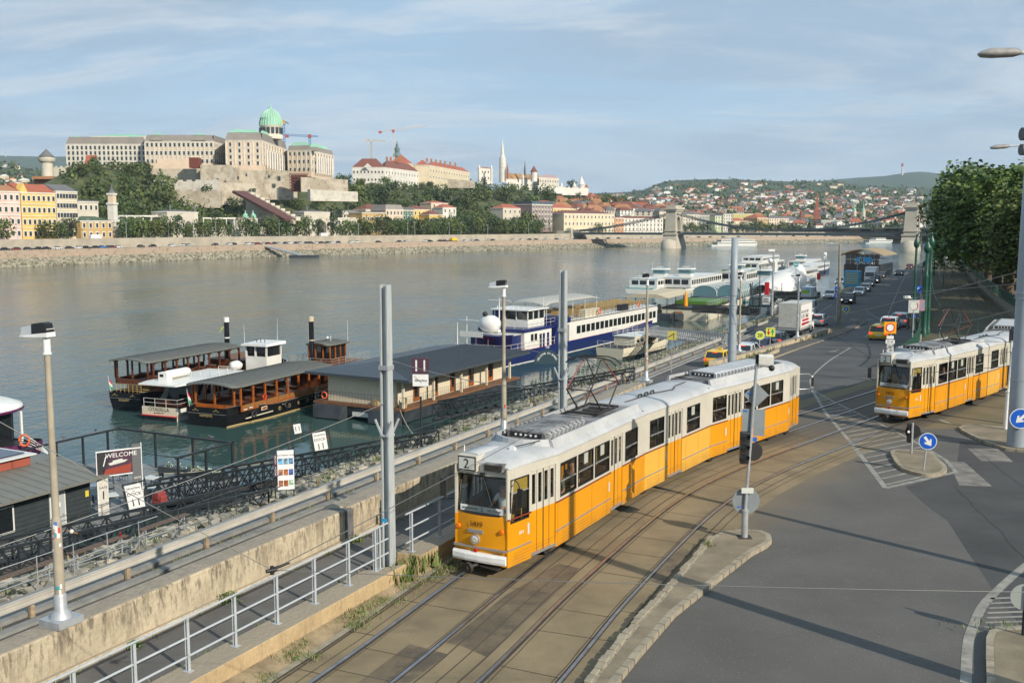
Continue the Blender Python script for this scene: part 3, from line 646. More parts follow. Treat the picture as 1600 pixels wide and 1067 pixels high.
# ---------------- trams ----------------
yel=mt('tram_yellow',(.64,.265,.004),.28,var=.05,sc=1.2,spec=.5); yel2=mt('tram_yellow_faded',(.66,.36,.05),.35,var=.05,sc=1.5); crm=mt('tram_cream',(.50,.475,.40),.32,var=.05,sc=1.5)
def dirty(m,col,lo,hi,sc,f,st=(1,1,1)):
 t=m.node_tree; b=t.nodes['Principled BSDF']; src=b.inputs['Base Color'].links[0].from_socket
 c=nd(t,'ShaderNodeTexCoord'); mp=nd(t,'ShaderNodeMapping'); mp.inputs['Scale'].default_value=st; t.links.new(c.outputs['Object'],mp.inputs[0])
 n=nd(t,'ShaderNodeTexNoise'); n.inputs['Scale'].default_value=sc; n.inputs['Detail'].default_value=8; n.inputs['Roughness'].default_value=.7; t.links.new(mp.outputs[0],n.inputs['Vector'])
 r=nd(t,'ShaderNodeMapRange',interpolation_type='SMOOTHSTEP'); r.inputs[1].default_value=lo; r.inputs[2].default_value=hi; t.links.new(n.outputs[0],r.inputs[0])
 t.links.new(mixc(t,mth(t,'MULTIPLY',r.outputs[0],f),src,col),b.inputs['Base Color']); return m
dirty(yel,(.33,.17,.03),.55,.8,3,.35,(1,1,.3)); dirty(crm,(.30,.27,.21),.58,.8,4,.35,(1,1,.3))
def skirt_dirt(m):
 t=m.node_tree; b=t.nodes['Principled BSDF']; src=b.inputs['Base Color'].links[0].from_socket; c=nd(t,'ShaderNodeTexCoord'); sp=nd(t,'ShaderNodeSeparateXYZ'); t.links.new(c.outputs['Object'],sp.inputs[0])
 n=nd(t,'ShaderNodeTexNoise'); n.inputs['Scale'].default_value=2.5; n.inputs['Detail'].default_value=7; t.links.new(c.outputs['Object'],n.inputs['Vector'])
 r=nd(t,'ShaderNodeMapRange',interpolation_type='SMOOTHSTEP'); r.inputs[1].default_value=1.25; r.inputs[2].default_value=.3; t.links.new(mth(t,'ADD',sp.outputs[2],mth(t,'MULTIPLY',n.outputs[0],.9)),r.inputs[0])
 t.links.new(mixc(t,mth(t,'MULTIPLY',r.outputs[0],.65),src,(.26,.15,.05)),b.inputs['Base Color'])
skirt_dirt(yel); skirt_dirt(dirty(yel2,(.33,.17,.03),.55,.8,3,.3,(1,1,.3)))
roofm=dirty(mt('tram_roof',(.41,.42,.42),.55,var=.1,sc=1),(.16,.155,.15),.5,.8,5.0,.4); roofd=dirty(mt('tram_roof_sooty',(.22,.215,.21),.6,var=.2,sc=1),(.05,.045,.04),.42,.62,1.8,.85)
brown=mt('tram_red_brown_line',(.17,.035,.02),.4); silv=mt('aluminium_trim',(.50,.50,.50),.35,metal=.7,var=.1,sc=5)
blk=mt('black_rubber',(.015,.015,.016),.5); glass=mt('tram_glass',(.72,.74,.70),.05,trans=.03); dglass=mt('dark_glass',(.012,.015,.018),.06,spec=.8)
soot=mt('sooty_metal',(.045,.04,.036),.6,metal=.4,var=.3,sc=4); inty=mt('interior_yellow',(.45,.33,.07),.5); seatm=mt('seat_brown',(.13,.07,.035),.6,var=.2,sc=3); floorm=mt('tram_floor',(.05,.05,.05),.8); innerm=mt('interior_lining',(.10,.085,.055),.7)
red=mt('red_lamp',(.45,.02,.01),.2); orange=mt('orange_lamp',(.75,.16,.01),.25); lampglass=mt('headlight_glass',(.75,.77,.75),.08,metal=.6); whitep=mt('white_paint',(.72,.72,.70),.4,var=.06,sc=3); redp=mt('faded_red_paint',(.24,.045,.04),.5); frost=mt('sign_face_gray',(.55,.57,.52),.3); ink=mt('sign_black',(.012,.012,.012),.5)
def tram(root,secs,num,lit_front=False):
 body_i=0
 for si,(ox,oy,h,L,ops,front,back) in enumerate(secs):
  u=Vector((math.sin(h),math.cos(h),0)); n=Vector((u.y,-u.x,0))
  Mx=Matrix(((n.x,u.x,0,ox),(n.y,u.y,0,oy),(0,0,1,0),(0,0,0,1))); rl=Matrix.Translation(-root.location)
  M=rl@Mx
  b=MB(M); W=1.15
  FT=2.3; BT=1.8
  # plan stations: (y, half width)
  st=[]
  if front: st=[(0,.80),(FT,W),(L,W)]
  elif back: st=[(0,W),(L-BT,W),(L,.82)]
  else: st=[(0,W),(L,W)]
  Y=yel2 if si==1 else yel
  for sd in(1,-1):
   for (ya,wa),(yb,wb) in zip(st,st[1:]):
    p=Vector((sd*wa,ya,0));q=Vector((sd*wb,yb,0)); d=(q-p).normalized(); o=Vector((d.y,-d.x,0))*sd; Ls=(q-p).length
    PM=Matrix(((d.x,o.x,0,p.x),(d.y,o.y,0,p.y),(0,0,1,0),(0,0,0,1)))
    pb=MB(M@PM)
    loc=[(a-ya,c-ya,ty) for a,c,ty in ops if a>=ya-.01 and c<=yb+.01]
    xs=0
    def col(a,c,z0,z1,mi):
     if c-a>.004: pb.bx(a,c,-.05,0,z0,z1,mi)
    def solid(a,c):
     col(a,c,.35,.80,0); col(a,c,.80,1.62,0); col(a,c,1.62,2.95,1)
    for a,c,ty in loc:
     solid(xs,a)
     if ty=='w':
      col(a,c,.35,.80,0); col(a,c,.80,1.62,0); col(a,c,1.62,1.72,1); col(a,c,2.68,2.95,1)
     elif ty=='c':
      col(a,c,.35,.80,0); col(a,c,.80,1.50,0); col(a,c,2.68,2.95,1)
     else: col(a,c,2.76,2.95,1)
     xs=c
    solid(xs,Ls)
    # trim strips
    prev=0
    for a,c,ty in loc+[(Ls,Ls,'e')]:
     if ty in('d','e'):
      if a-prev>.03: pb.bx(prev,a,0,.012,1.60,1.645,2); pb.bx(prev,a,0,.018,.79,.83,3)
      prev=c
    # louvred skirt panel lines
    for k in range(4): pb.bx(.25,Ls-.25,0,.004,.42+k*.08,.427+k*.08,4)
    for k in range(1,int(Ls/1.15)+1):
     if not any(a-.02<k*1.15<c+.02 and ty=='d' for a,c,ty in loc): pb.bx(k*1.15,k*1.15+.008,0,.003,.36,1.59,4)
    o_=pb.build('side_panel',[Y,crm,brown,silv,mt('panel_seam',(.22,.10,.01),.6)],root)
    for a,c,ty in loc:
     if ty in('w','c'):
      wb=MB(M@PM); z0,z1=(1.72,2.68) if ty=='w' else (1.50,2.68)
      for (x0,x1,y0,y1) in((a,a+.035,z0,z1),(c-.035,c,z0,z1),(a+.035,c-.035,z0,z0+.035),(a+.035,c-.035,z1-.035,z1)): wb.bx(x0,x1,-.055,.008,y0,y1,0)
      mb_=z0+.42 if ty=='w' else z0+.78
      wb.bx(a+.035,c-.035,-.03,.006,mb_,mb_+.035,1); wb.add([(a+.035,-.02,z0+.035),(c-.035,-.02,z0+.035),(c-.035,-.02,z1-.035),(a+.035,-.02,z1-.035)],[(0,1,2,3)],2)
      if ty=='c': wb.bx(a+.035,c-.035,-.05,-.03,mb_+.035,z1-.035,3)
      wb.build('window',[blk,silv,glass,inty],root)
      if ty=='w' and rnd.random()<.4:
       MB(M@PM).bx(a+.5,a+.78,-.045,-.03,2.3,2.62,0).build('window_notice',[whitep],root)
     else:
      db=MB(M@PM); n_=4 if c-a>1.05 else 3; wl=(c-a)/n_
      db.bx(a,c,-.05,.01,2.72,2.76,1)
      for k in range(n_):
       x0=a+k*wl+.012; x1=a+(k+1)*wl-.012
       db.bx(x0,x1,-.06,-.025,.47,1.62,0); db.bx(x0,x1,-.06,-.025,1.62,1.80,1); db.bx(x0,x1,-.06,-.025,2.62,2.72,1)
       db.bx(x0,x0+.05,-.06,-.025,1.80,2.62,1); db.bx(x1-.05,x1,-.06,-.025,1.80,2.62,1); db.add([(x0+.05,-.042,1.8),(x1-.05,-.042,1.8),(x1-.05,-.042,2.62),(x0+.05,-.042,2.62)],[(0,1,2,3)],2)
      for k in range(n_+1): db.bx(a+k*wl-.012,a+k*wl+.012,-.055,-.03 if k!=n_//2 else -.01,.47,2.72,3)
      db.bx(a,c,-.05,.02,.40,.47,4)
      db.build('door',[yel,crm,glass,blk,silv],root)
      MB(M@PM).bx(a-.16,a-.09,0,.004,1.05,1.35,0).build('door_sticker',[mt('pale_blue_sticker',(.45,.55,.65),.5)],root)
  # roof
  def prof(wd,y): return [(-wd,y,2.93),(-wd-.03,y,2.95),(-wd-.01,y,3.0),(-wd+.07,y,3.08),(-wd+.25,y,3.15),(-wd*.4,y,3.20),(0,y,3.215),(wd*.4,y,3.20),(wd-.25,y,3.15),(wd-.07,y,3.08),(wd+.01,y,3.0),(wd+.03,y,2.95),(wd,y,2.93)]
  rb=MB(M); rings=[]
  def dz(r,z,s=1): return [(x,y,min(zq,z) if 0 else (2.93+(zq-2.93)*s)) for x,y,zq in r]
  if front: rings=[dz(prof(.74,.16),0,.35),dz(prof(.79,.32),0,.8),prof(.85,.6)]+[prof(lerp(.85,W,(y-.6)/1.7),y) for y in(1.2,1.8,2.3)]+[prof(W,L)]
  elif back: rings=[prof(W,0),prof(W,L-BT)]+[prof(lerp(W,.83,t),L-BT+t*(BT-.3)) for t in(.5,1)]+[dz(prof(.80,L-.12),0,.6),dz(prof(.76,L),0,.3)]
  else: rings=[prof(W,0),prof(W,L)]
  rb.loft(rings,0,True); rb.build('roof',[roofm if si!=1 else roofm],root)
  # inner box: floor, seats, poles, underframe
  ib=MB(M); ya=.5 if front else .05; yb=L-(.4 if back else .05); wf=.8 if (front or back) else 1.08
  ib.bx(-wf,wf,ya,yb,.80,.86,0); ib.bx(-.72,.72,ya+.3,yb-.3,.30,.78,3)
  if front: ib.bx(-1.08,1.08,FT,yb,.801,.859,0)
  if back: ib.bx(-1.08,1.08,.05,L-BT,.801,.859,0)
  ib.bx(-.75,.75,ya+.1,yb-.1,2.88,2.92,2)
  y=(2.9 if front else .7)
  dr=[(a,c) for a,c,t_ in ops if t_=='d']
  while y<yb-.8:
   if not any(a-.25<y<c+.25 for a,c in dr):
    for sx in(-.8,.8):
     ib.bx(sx-.22,sx+.22,y,y+.42,1.22,1.30,1); ib.bx(sx-.22,sx+.22,y+.40,y+.46,1.25,1.85,1); ib.bx(sx-.15,sx+.15,y+.15,y+.3,.86,1.22,3)
    ib.tube((.55,y+.43,.86),(.55,y+.43,2.88),.018,None,6,4)
   y+=.85
  for a,c in dr:
   for yy in(a-.1,c+.1): ib.tube((.7,yy,.86),(.7,yy,2.88),.018,None,6,4)
  ib.build('interior',[floorm,seatm,innerm,soot,inty],root)
  # bogies
  for yy in ([3.3] if front else [])+([L-1.9] if back else [])+([.0] if not front else []):
   bg_=MB(M)
   for s in(-1,1):
    for q in(-.85,.85): bg_.tube((s*.68,yy+q,.33),(s*.76,yy+q,.33),.32,None,16,0)
    bg_.bx(s*.82-.04,s*.82+.04,yy-1.1,yy+1.1,.28,.46,0)
   bg_.build('bogie',[soot],root)
  if not front:  # folding joint to the car in front
   j=MB(M); j.bx(-1.06,1.06,-.10,.04,.45,3.05,0); j.bx(-1.10,1.10,-.05,-.01,.38,3.10,0); j.build('bellows',[blk],root)
  # roof equipment
  if front or back:
   y0,y1=(2.3,L-.15) if front else (.3,L-1.9)
   c_=MB(M)
   for s in(-1,1):
    c_.loft([[(s*.98,y,3.06),(s*1.02,y,3.10),(s*.93,y,3.34),(s*.86,y,3.34),(s*.90,y,3.06)] if s>0 else [(s*.90,y,3.06),(s*.86,y,3.34),(s*.93,y,3.34),(s*1.02,y,3.10),(s*.98,y,3.06)] for y in(y0,y1)],0,False)
   ye=y0 if front else y1
   sg=-1 if front else 1
   c_.loft([[(x,ye+sg*(.45-.55*abs(x)**2),3.12),(x,ye+sg*(.38-.55*abs(x)**2),3.34),(x,ye+sg*(.30-.55*abs(x)**2),3.34),(x,ye+sg*(.35-.55*abs(x)**2),3.12)] for x in [i/4*.93 for i in range(-4,5)]],0,False)
   c_.build('roof_coaming',[roofm],root)
   d_=MB(M)
   d_.bx(-.82,.82,y0+.1,y1-.1,3.19,3.235,0)
   # louvred resistor box
   ra,rbn=(y0+.25,y0+3.0) if front else (y0+1.1,y1-.6)
   d_.loft([[(-.62,y,3.22),(-.60,y,3.40),(-.5,y,3.46),(.5,y,3.46),(.60,y,3.40),(.62,y,3.22)][::-1] for y in(ra,rbn)],0 if front else 4,False)
   for k in range(int((rbn-ra)/.28)):
    for s in(-1,1): d_.box((s*.66,ra+.15+k*.28,3.33),(.10,.10,.20),1 if s>0 else 0,ry=s*.3)
   d_.bx(-.5,.5,ra-.012,ra+.01,3.27,3.41,2)
   for k in range(5): d_.tube((-.32+k*.16,ra-.03,3.34),(-.32+k*.16,ra+.05,3.34),.035,None,8,3)
   for k in range(10): d_.tube((-.78,y0+.3,3.25+.01*(k%3)),(.78,y0+.3,3.25),.01,None,5,2)
   for xx in(-.74,-.70,.70,.76): d_.tube((xx,y0+.2,3.26),(xx,y1-.2,3.26),.015,None,5,2)
   d_.build('roof_equipment',[roofd,roofm,blk,whitep,roofm],root)
  else:
   d_=MB(M)
   for k in range(3): d_.pipe([(.1,1.6+k*.5,3.21),(.1,1.65+k*.5,3.30),(.1,1.85+k*.5,3.30),(.1,1.9+k*.5,3.21)],.03,6,0)
   d_.pipe([(.15,.5,3.22),(.2,2.5,3.25),(.45,3.8,3.24),(.2,4.6,3.26),(.15,5.6,3.26)],.018,5,0)
   d_.build('roof_cable',[soot],root)
  if front:
   # front end
   f=MB(M)
   def hw(z): return .80
   rows_=[(.55,-.05,.80),(1.0,-.07,.80),(1.62,-.03,.80)]
   def arc(y,wd,z,k=7): return [(-wd+2*wd*i/k,y+ .10*((2*i/k-1)**2),z) for i in range(k+1)]
   A=[arc(y,wd,z) for z,y,wd in rows_]; vs=[v for r in A for v in r]; nn=8
   f.add(vs,[(i*nn+k+1,i*nn+k,(i+1)*nn+k,(i+1)*nn+k+1)[::-1] for i in range(2) for k in range(7)],0,True)
   # around the windscreen
   B1=[arc(-.03,.80,1.62),arc(-.02,.80,1.70)]; f.add([v for r in B1 for v in r],[(k,k+1,nn+k+1,nn+k) for k in range(7)],0)
   B2=[arc(.12,.78,2.68),arc(.16,.76,2.93)]; f.add([v for r in B2 for v in r],[(k,k+1,nn+k+1,nn+k) for k in range(7)],1)
   for s in(-1,1):
    f.add([(s*.80,.09,1.70),(s*.74,.065,1.70),(s*.72,.195,2.68),(s*.78,.23,2.68)],[(0,1,2,3) if s<0 else (3,2,1,0)],1)
    f.add([(s*.80,.07,1.62),(s*.80,.09,1.70),(s*.78,.23,2.68),(s*.77,.26,2.95),(s*.86,.30,2.95),(s*.84,.10,1.62)],[tuple(range(6))[::s]],1)
   f.bx(-.79,.79,-.09,-.03,.775,.83,2)
   f.bx(-.8,.8,0,.3,.36,.56,0)
   f.build('front_panel',[yel,crm,silv],root)
   ws=MB(M); a1=arc(-.01,.735,1.70); a2=arc(.13,.72,2.68); ws.add(a1+a2,[(k,k+1,nn+k+1,nn+k) for k in range(7)],0);
   fr=[Vector(v) for v in a1]+[Vector(v) for v in a2[::-1]]; ws.pipe([tuple(v+Vector((0,-.01,0))) for v in fr],.03,6,1,True)
   ws.build('windscreen',[mt('windscreen_glass',(.80,.82,.78),.05,trans=.03),blk],root)
   # wiper
   wp=MB(M); wp.tube((.0,.10,2.72),(.34,.0,1.95),.010,None,5,0); wp.box((.0,.08,2.75),(.12,.08,.08),0); wp.build('wiper',[blk],root)
   bp=MB(M); bp.loft([[(x,-.18+.10*x*x,.44),(x,-.20+.10*x*x,.50),(x,-.20+.10*x*x,.62),(x,-.17+.10*x*x,.68),(x,-.06,.68),(x,-.06,.44)] for x in(-.80,-.4,0,.4,.80)],0,False); bp.build('bumper',[whitep],root)
   cp=MB(M); cp.tube((-.02,-.05,.36),(-.16,-.35,.33),.05,None,10,0); cp.tube((-.16,-.33,.33),(-.18,-.42,.32),.15,.15,18,0); cp.tube((-.18,-.42,.32),(-.19,-.44,.32),.06,.06,12,0); cp.bx(-.6,.6,-.1,.1,.28,.34,0); cp.tube((.05,-.12,.33),(.62,-.14,.30),.03,None,8,0); cp.build('coupler',[soot],root)
   hl=MB(M); hl.tube((-.12,-.04,1.02),(-.12,-.13,1.02),.135,.13,20,0); hl.build('headlight_rim',[silv],root); hl=MB(M); hl.lathe([(.001,0),(.06,.02),(.10,.0),(.118,-.03)],(0,0,0),18,0); hl.v=[tuple(M@Vector((-.12+ (M.inverted()@Vector(v)).x,-.13-(M.inverted()@Vector(v)).z*.8,1.02+(M.inverted()@Vector(v)).y))) for v in hl.v]; hl.build('headlight',[lampglass],root)
   MB(M).tube((-.10,-.09,.73),(-.10,-.14,.73),.055,.05,14,0).build('tail_lamp',[red],root)
   for s in(-1,1): MB(M).tube((s*.66-.02,-.0,1.30),(s*.66-.02,-.07,1.30),.07,.05,14,0).build('indicator',[orange],root)
   pl=MB(M); pl.bx(-.36,.10,-.075,-.045,1.18,1.28,1); pl.bx(-.34,.08,-.08,-.07,1.195,1.265,0); pl.build('front_plate',[mt('gray_grille',(.22,.22,.21),.5),silv],root)
   nb=MB(); nb.text(num,.21,M@face_M((-.12,-.062,1.42),0,-1),0,.006); nb.build('fleet_number',[mt('brown_lettering',(.10,.035,.01),.5)],root)
   lg=MB(); Mo=M@Matrix.Translation((.80+.055,.36,0))
   lgm=face_M((.895,.60,1.17),.99,-.15); lg.text('BKV',.12,M@lgm,0,.006); lg.v=[v for v in lg.v]; lg.build('operator_lettering',[whitep],root)
   # destination strip inside the windscreen
   ds=MB(M); ds.bx(-.66,.66,.05,.07,1.72,1.88,0); ds.build('destination_strip',[whitep],root)
   dt=MB();
   if num=='1419':
    [MB().text(tx,sz,M@face_M((xx,.042,1.80),0,-1),0,.004).build('destination_lettering',[ink],root) for tx,sz,xx in(('JÁSZAI MARI TÉR',.062,-.36),('KÖZVÁGÓHÍD',.062,.38))]; dt.text('2',.16,M@face_M((.0,.042,1.80),0,-1),0,.004)
   else: dt.text('2 KÖZVÁGÓHÍD 2',.09,M@face_M((.0,.042,1.80),0,-1),0,.004)
   dt.build('destination_lettering',[ink],root)
   # route box and air intake above the windscreen
   rbx=MB(M); rbx.bx(-.72,-.14,.02,.45,2.80,3.22,0); rbx.bx(-.70,-.16,.0,.02,2.82,3.20,1); o_=rbx.build('route_box',[crm,blk],root,bevel=.025)
   MB(M).bx(-.665,-.195,-.012,.0,2.855,3.165,0).build('route_sign',[frost],o_)
   MB().text('2',.36,M@face_M((-.43,-.016,3.0),0,-1),0,.006).build('route_number',[ink],o_)
   ai=MB(M); ai.bx(.05,.62,.06,.5,2.84,3.06,0); ai.bx(.08,.59,.045,.06,2.87,3.03,1); ai.build('air_intake',[roofd,soot],root,bevel=.02)
   pf=MB(M); pf.loft([[(-.72,y,3.10),(-.66,y,z),(-.22,y,z),(-.14,y,3.10)][::-1] for y,z in((.2,3.26),(.9,3.26),(1.5,3.20))],0,True); pf.tube((-.68,.3,3.2),(-.68,.3,3.42),.02,.012,6,1); pf.build('roof_fairing',[roofm,whitep],root)
   hn=MB(M); hn.box((.28,1.25,3.25),(.16,.12,.09),1); hn.pipe([(.28,1.2,3.27),(.45,1.35,3.32),(.62,1.75,3.34),(.72,2.0,3.36)],.018,5,0); hn.build('roof_antenna',[blk,whitep],root)
   # driver's desk and mirror
   dk_=MB(M); dk_.bx(-.66,.66,.28,.62,.86,1.62,0); dk_.bx(-.66,.66,.62,.75,1.45,1.6,1); dk_.bx(-.70,.70,1.35,1.38,.86,2.88,2); dk_.bx(.0,.45,1.02,1.10,1.2,1.95,3); dk_.build('driver_desk',[inty,soot,innerm,seatm],root)
   for s in(-1,1):
    mr=MB(M); mr.pipe([(s*.84,.35,2.62),(s*1.05,.12,2.62),(s*1.17,.0,2.50)],.015,5,0); mr.pipe([(s*.84,.35,1.95),(s*1.05,.12,1.95),(s*1.17,.0,2.05)],.015,5,0); mr.box((s*1.17,.0,2.28),(.16,.05,.48),0,rz=-s*.25); mr.build('mirror',[blk],root)
   # pantograph (lowered lozenge) near the joint
   pg=MB(M); py=L-1.75; zb=3.30; zm=4.0; zt=5.05
   pg.bx(-.55,.55,py-.85,py-.78,zb,zb+.07,0); pg.bx(-.55,.55,py+.78,py+.85,zb,zb+.07,0)
   for s in(-1,1): pg.bx(s*.5-.03,s*.5+.03,py-.85,py+.85,zb,zb+.06,0)
   for q in(-.5,0,.5): pg.tube((-.35,py+q,zb-.05),(.35,py+q,zb-.05),.07,None,8,0)
   for e,s2 in((-1,-1),(1,1)):
    for s in(-1,1):
     kx=s*.42; ky=py+e*1.12
     pg.tube((s*.42,py+e*.25,zb+.06),(kx,ky,zm+.12),.030,.022,6,0); pg.tube((kx,ky,zm+.12),(s*.30,py+e*.12,zt-.1),.022,.018,6,1 if s*e>0 else 0)
    pg.tube((-.42,py+e*.25,zb+.3),(.42,py+e*1.12,zm+.12),.012,None,5,1); pg.tube((.42,py+e*1.12,zm+.12),(-.30,py+e*.12,zt-.1),.010,None,5,0)
    pg.tube((-.42,py+e*1.12,zm+.12),(.42,py+e*1.12,zm+.12),.02,None,6,0)
   pg.build('pantograph',[soot,redp],root)
   ph=MB(M)
   for e in(-.22,.22): ph.pipe([(-.88,py+e,zt-.22),(-.68,py+e,zt-.06),(-.42,py+e,zt),(.42,py+e,zt),(.68,py+e,zt-.06),(.88,py+e,zt-.22)],.024,6,0)
   for s in(-1,1): ph.tube((s*.35,py-.25,zt-.08),(s*.35,py+.25,zt-.08),.02,None,6,0)
   ph.build('pantograph_head',[soot],root)
  if back:
   e=MB(M); e.bx(-.80,.80,L-.02,L+.04,.40,1.62,0); e.bx(-.80,.80,L-.02,L+.04,1.62,1.74,1); e.bx(-.78,.78,L-.06,L-.0,2.66,2.95,1)
   for s in(-1,1): e.bx(s*.76-.05,s*.76+.05,L-.03,L+.03,1.74,2.66,1)
   e.build('rear_panel',[yel,crm],root); MB(M).bx(-.7,.7,L-.01,L+.0,1.74,2.66,0).build('rear_window',[glass],root)
   mr=MB(M); mr.pipe([(.80,L-.1,2.62),(1.15,L+.25,2.62),(1.3,L+.30,2.5),(1.3,L+.30,2.05),(1.15,L+.25,1.93),(.80,L-.1,1.93)],.02,6,0); mr.box((1.3,L+.3,2.28),(.05,.16,.4),1); mr.build('mirror',[silv,blk],root)
O1=[(.12,.95,'c'),(1.05,2.2,'d'),(2.42,3.5,'w'),(3.6,4.7,'w'),(4.8,5.92,'w'),(6.05,7.0,'d'),(7.2,8.3,'w')]
O2=[(.4,1.55,'w'),(1.9,3.1,'d'),(3.5,4.7,'w')]; O3=[(.2,1.3,'w'),(1.42,2.6,'d'),(2.75,3.85,'w'),(4.0,5.1,'w'),(5.2,6.35,'w'),(7.15,8.3,'d')]
def place_tram(name_label,fr,hs,num,group):
 root=T('tram',name_label,'tram',(fr[0],fr[1],0),0,group); x,y=fr; secs=[]
 for i,(L,ops,f,b_) in enumerate(((8.98,O1,True,False),(5.79,O2,False,False),(8.74,O3,False,True))):
  h=R(hs[i]); secs.append((x,y,h,L,ops,f,b_)); x+=math.sin(h)*(L+.06); y+=math.cos(h)*(L+.06)
 tram(root,secs,num); return root,secs
tr1,s1=place_tram('yellow and cream tram number 1419 in the foreground, turning beside the parapet path',(-.82,25.55),(28.5,33.5,40.3),'1419','route 2 trams')
tr2,s2=place_tram('yellow and cream tram number 1450 further back, at the edge of the trees',(17.95,46.35),(44.5,43.0,30),'1450','route 2 trams')
def inside(secs,i,x,y,z=.86):
 ox,oy,h=secs[i][:3]; return (ox+math.cos(h)*x+math.sin(h)*y, oy-math.sin(h)*x+math.cos(h)*y, z)
def faceh(secs,i,back=False): return -(secs[i][2])+(math.pi if back else 0)
person('tram driver in a light shirt seated at the windscreen of tram 1419',inside(s1,0,.25,.80,.86+.22),faceh(s1,0,True),'drive',(.62,.66,.70),(.06,.07,.1))
person('tram driver in a dark uniform seated at the windscreen of tram 1450',inside(s2,0,.1,.98,.86+.12),faceh(s2,0,True),'drive',(.08,.09,.12),(.03,.03,.04))
for i,x,y,c,lab,hr,bk in((0,.78,2.95,(.13,.15,.10),'passenger in an olive shirt with a turquoise bag behind the first window of tram 1419',None,True),(0,.72,4.1,(.03,.03,.035),'passenger in a black shirt resting an arm at the second window of tram 1419',None,True),
 (0,.8,7.45,(.03,.03,.03),'gray-haired passenger in black at the last window before the first joint of tram 1419',grayhair,True),(1,.8,3.8,(.55,.35,.32),'passenger in a pink top at the middle car window of tram 1419',None,True),(2,.78,.6,(.10,.05,.04),'passenger in a brown shirt just behind the second joint of tram 1419',None,False),(2,.75,3.2,(.12,.10,.12),'passenger in a dark top behind the traffic signal pole in tram 1419',None,True)):
 person(lab,inside(s1,i,x,y,.86-.02+.22),faceh(s1,i,bk),'sit',c,(.08,.08,.1),hr)
person('passenger in a navy top at the second window of tram 1450',inside(s2,0,.75,4.0,1.06),faceh(s2,0,True),'sit',(.03,.05,.12),(.05,.05,.06)); person('passenger in red at the window before the first joint of tram 1450',inside(s2,0,.75,7.5,1.06),faceh(s2,0,True),'sit',(.35,.04,.03),(.05,.05,.06))
# ---------------- railings, posts, lamps ----------------
D=Vector((math.sin(math.atan(SL)),math.cos(math.atan(SL)),0)); HQ=math.atan(SL)   # quay direction
def L3(x0,Y,z): return Vector((x0+SL*Y,Y,z))
def handrail(y0,ys,y1,label):
 p0=L3(-15.81,ys[0],.53); r=T('handrail',label,'handrail',p0)
 for y in ys:
  p=L3(-15.81,y,.53)-p0; m=MB(); m.M=Matrix.Translation(p)@Matrix.Rotation(-HQ,4,'Z')
  m.bx(-.036,-.026,-.032,.032,0,1.07,0); m.bx(.026,.036,-.032,.032,0,1.07,0); m.bx(-.026,.026,-.006,.006,0,1.07,0); m.bx(-.09,.09,-.07,.07,0,.012,0); m.build('post',[ltgray],r)
 for z in(.30,.68,1.09):
  MB().tube(L3(-15.81,y0,.53+z)-p0,L3(-15.81,y1,.53+z)-p0,.024,None,10,0).build('rail',[ltgray],r)
 return r
ys1=[24.64-1.182*k for k in range(0,22)]; ys1.insert(1,24.46)
handrail(-2,sorted(ys1),25.0,'light gray three-rail handrail in the near foreground, ending at the tall steel mast')
handrail(25.75,[26.0+1.32*k for k in range(16)],46.5,'light gray three-rail handrail running behind the front of tram 1419')
r=T('crash_barrier','long galvanised crash barrier along the river side of the lower quay road','crash barrier',L3(-31.3,20,QZ))
o0=Vector(r.location); m=MB()
prof=[(0,-.155),(.02,-.155),(.05,-.12),(.05,-.05),(.0,-.02),(.0,.02),(.05,.05),(.05,.12),(.02,.155),(0,.155),(-.02,.12),(-.02,-.12)]
m.ext(prof,L3(-31.22,-6,QZ+.62)-o0,L3(-31.22,127,QZ+.62)-o0,0); m.ext([(-.02,.16),(.09,.16),(.09,.175),(-.02,.175)],L3(-31.22,-6,QZ+.62)-o0,L3(-31.22,127,QZ+.62)-o0,0)
m.build('beam',[mt('dull_galvanised',(.46,.44,.39),.55,metal=.2,var=.12,sc=.8)],r)
for k in range(34):
 p=L3(-31.36,-4+3.52*k,QZ)-o0; MB(Matrix.Translation(p)@Matrix.Rotation(-HQ,4,'Z')).bx(-.06,.06,-.08,.08,0,.72,0).build('post',[mt('rusty_post',(.33,.25,.16),.8,var=.3,sc=4)],r)
def fence_rail(label,x0,ya,yb,step,zb,h,mat,rails=(.55,1.1),cat='railing',r_=.02,name='quay_railing'):
 p0=L3(x0,ya,zb); r=T(name,label,cat,p0); n=int((yb-ya)/step)
 for k in range(n+1):
  p=L3(x0,ya+k*step,zb)-p0; MB().tube(p,p+Vector((0,0,h)),r_,None,6,0).build('post',[mat],r)
 for z in rails: MB().tube(Vector((0,0,z)),L3(x0,yb,zb+z)-p0,r_*.9,None,6,0).build('rail',[mat],r)
 return r
drail=mt('dark_railing',(.06,.07,.075),.5,metal=.3,var=.15,sc=3)
fence_rail('light gray two-rail quay railing in front of the sloping bench planks',-33.5,12,38.5,1.35,QZ+.1,1.15,galv)
fence_rail('dark gray quay railing from the boat tours board past the pontoon house',-33.5,39.5,76,1.5,QZ+.1,1.1,drail)
fence_rail('dark gray quay railing beside the cream patrol boat and yellow sign',-33.5,84,118,1.0,QZ+.1,1.1,drail)
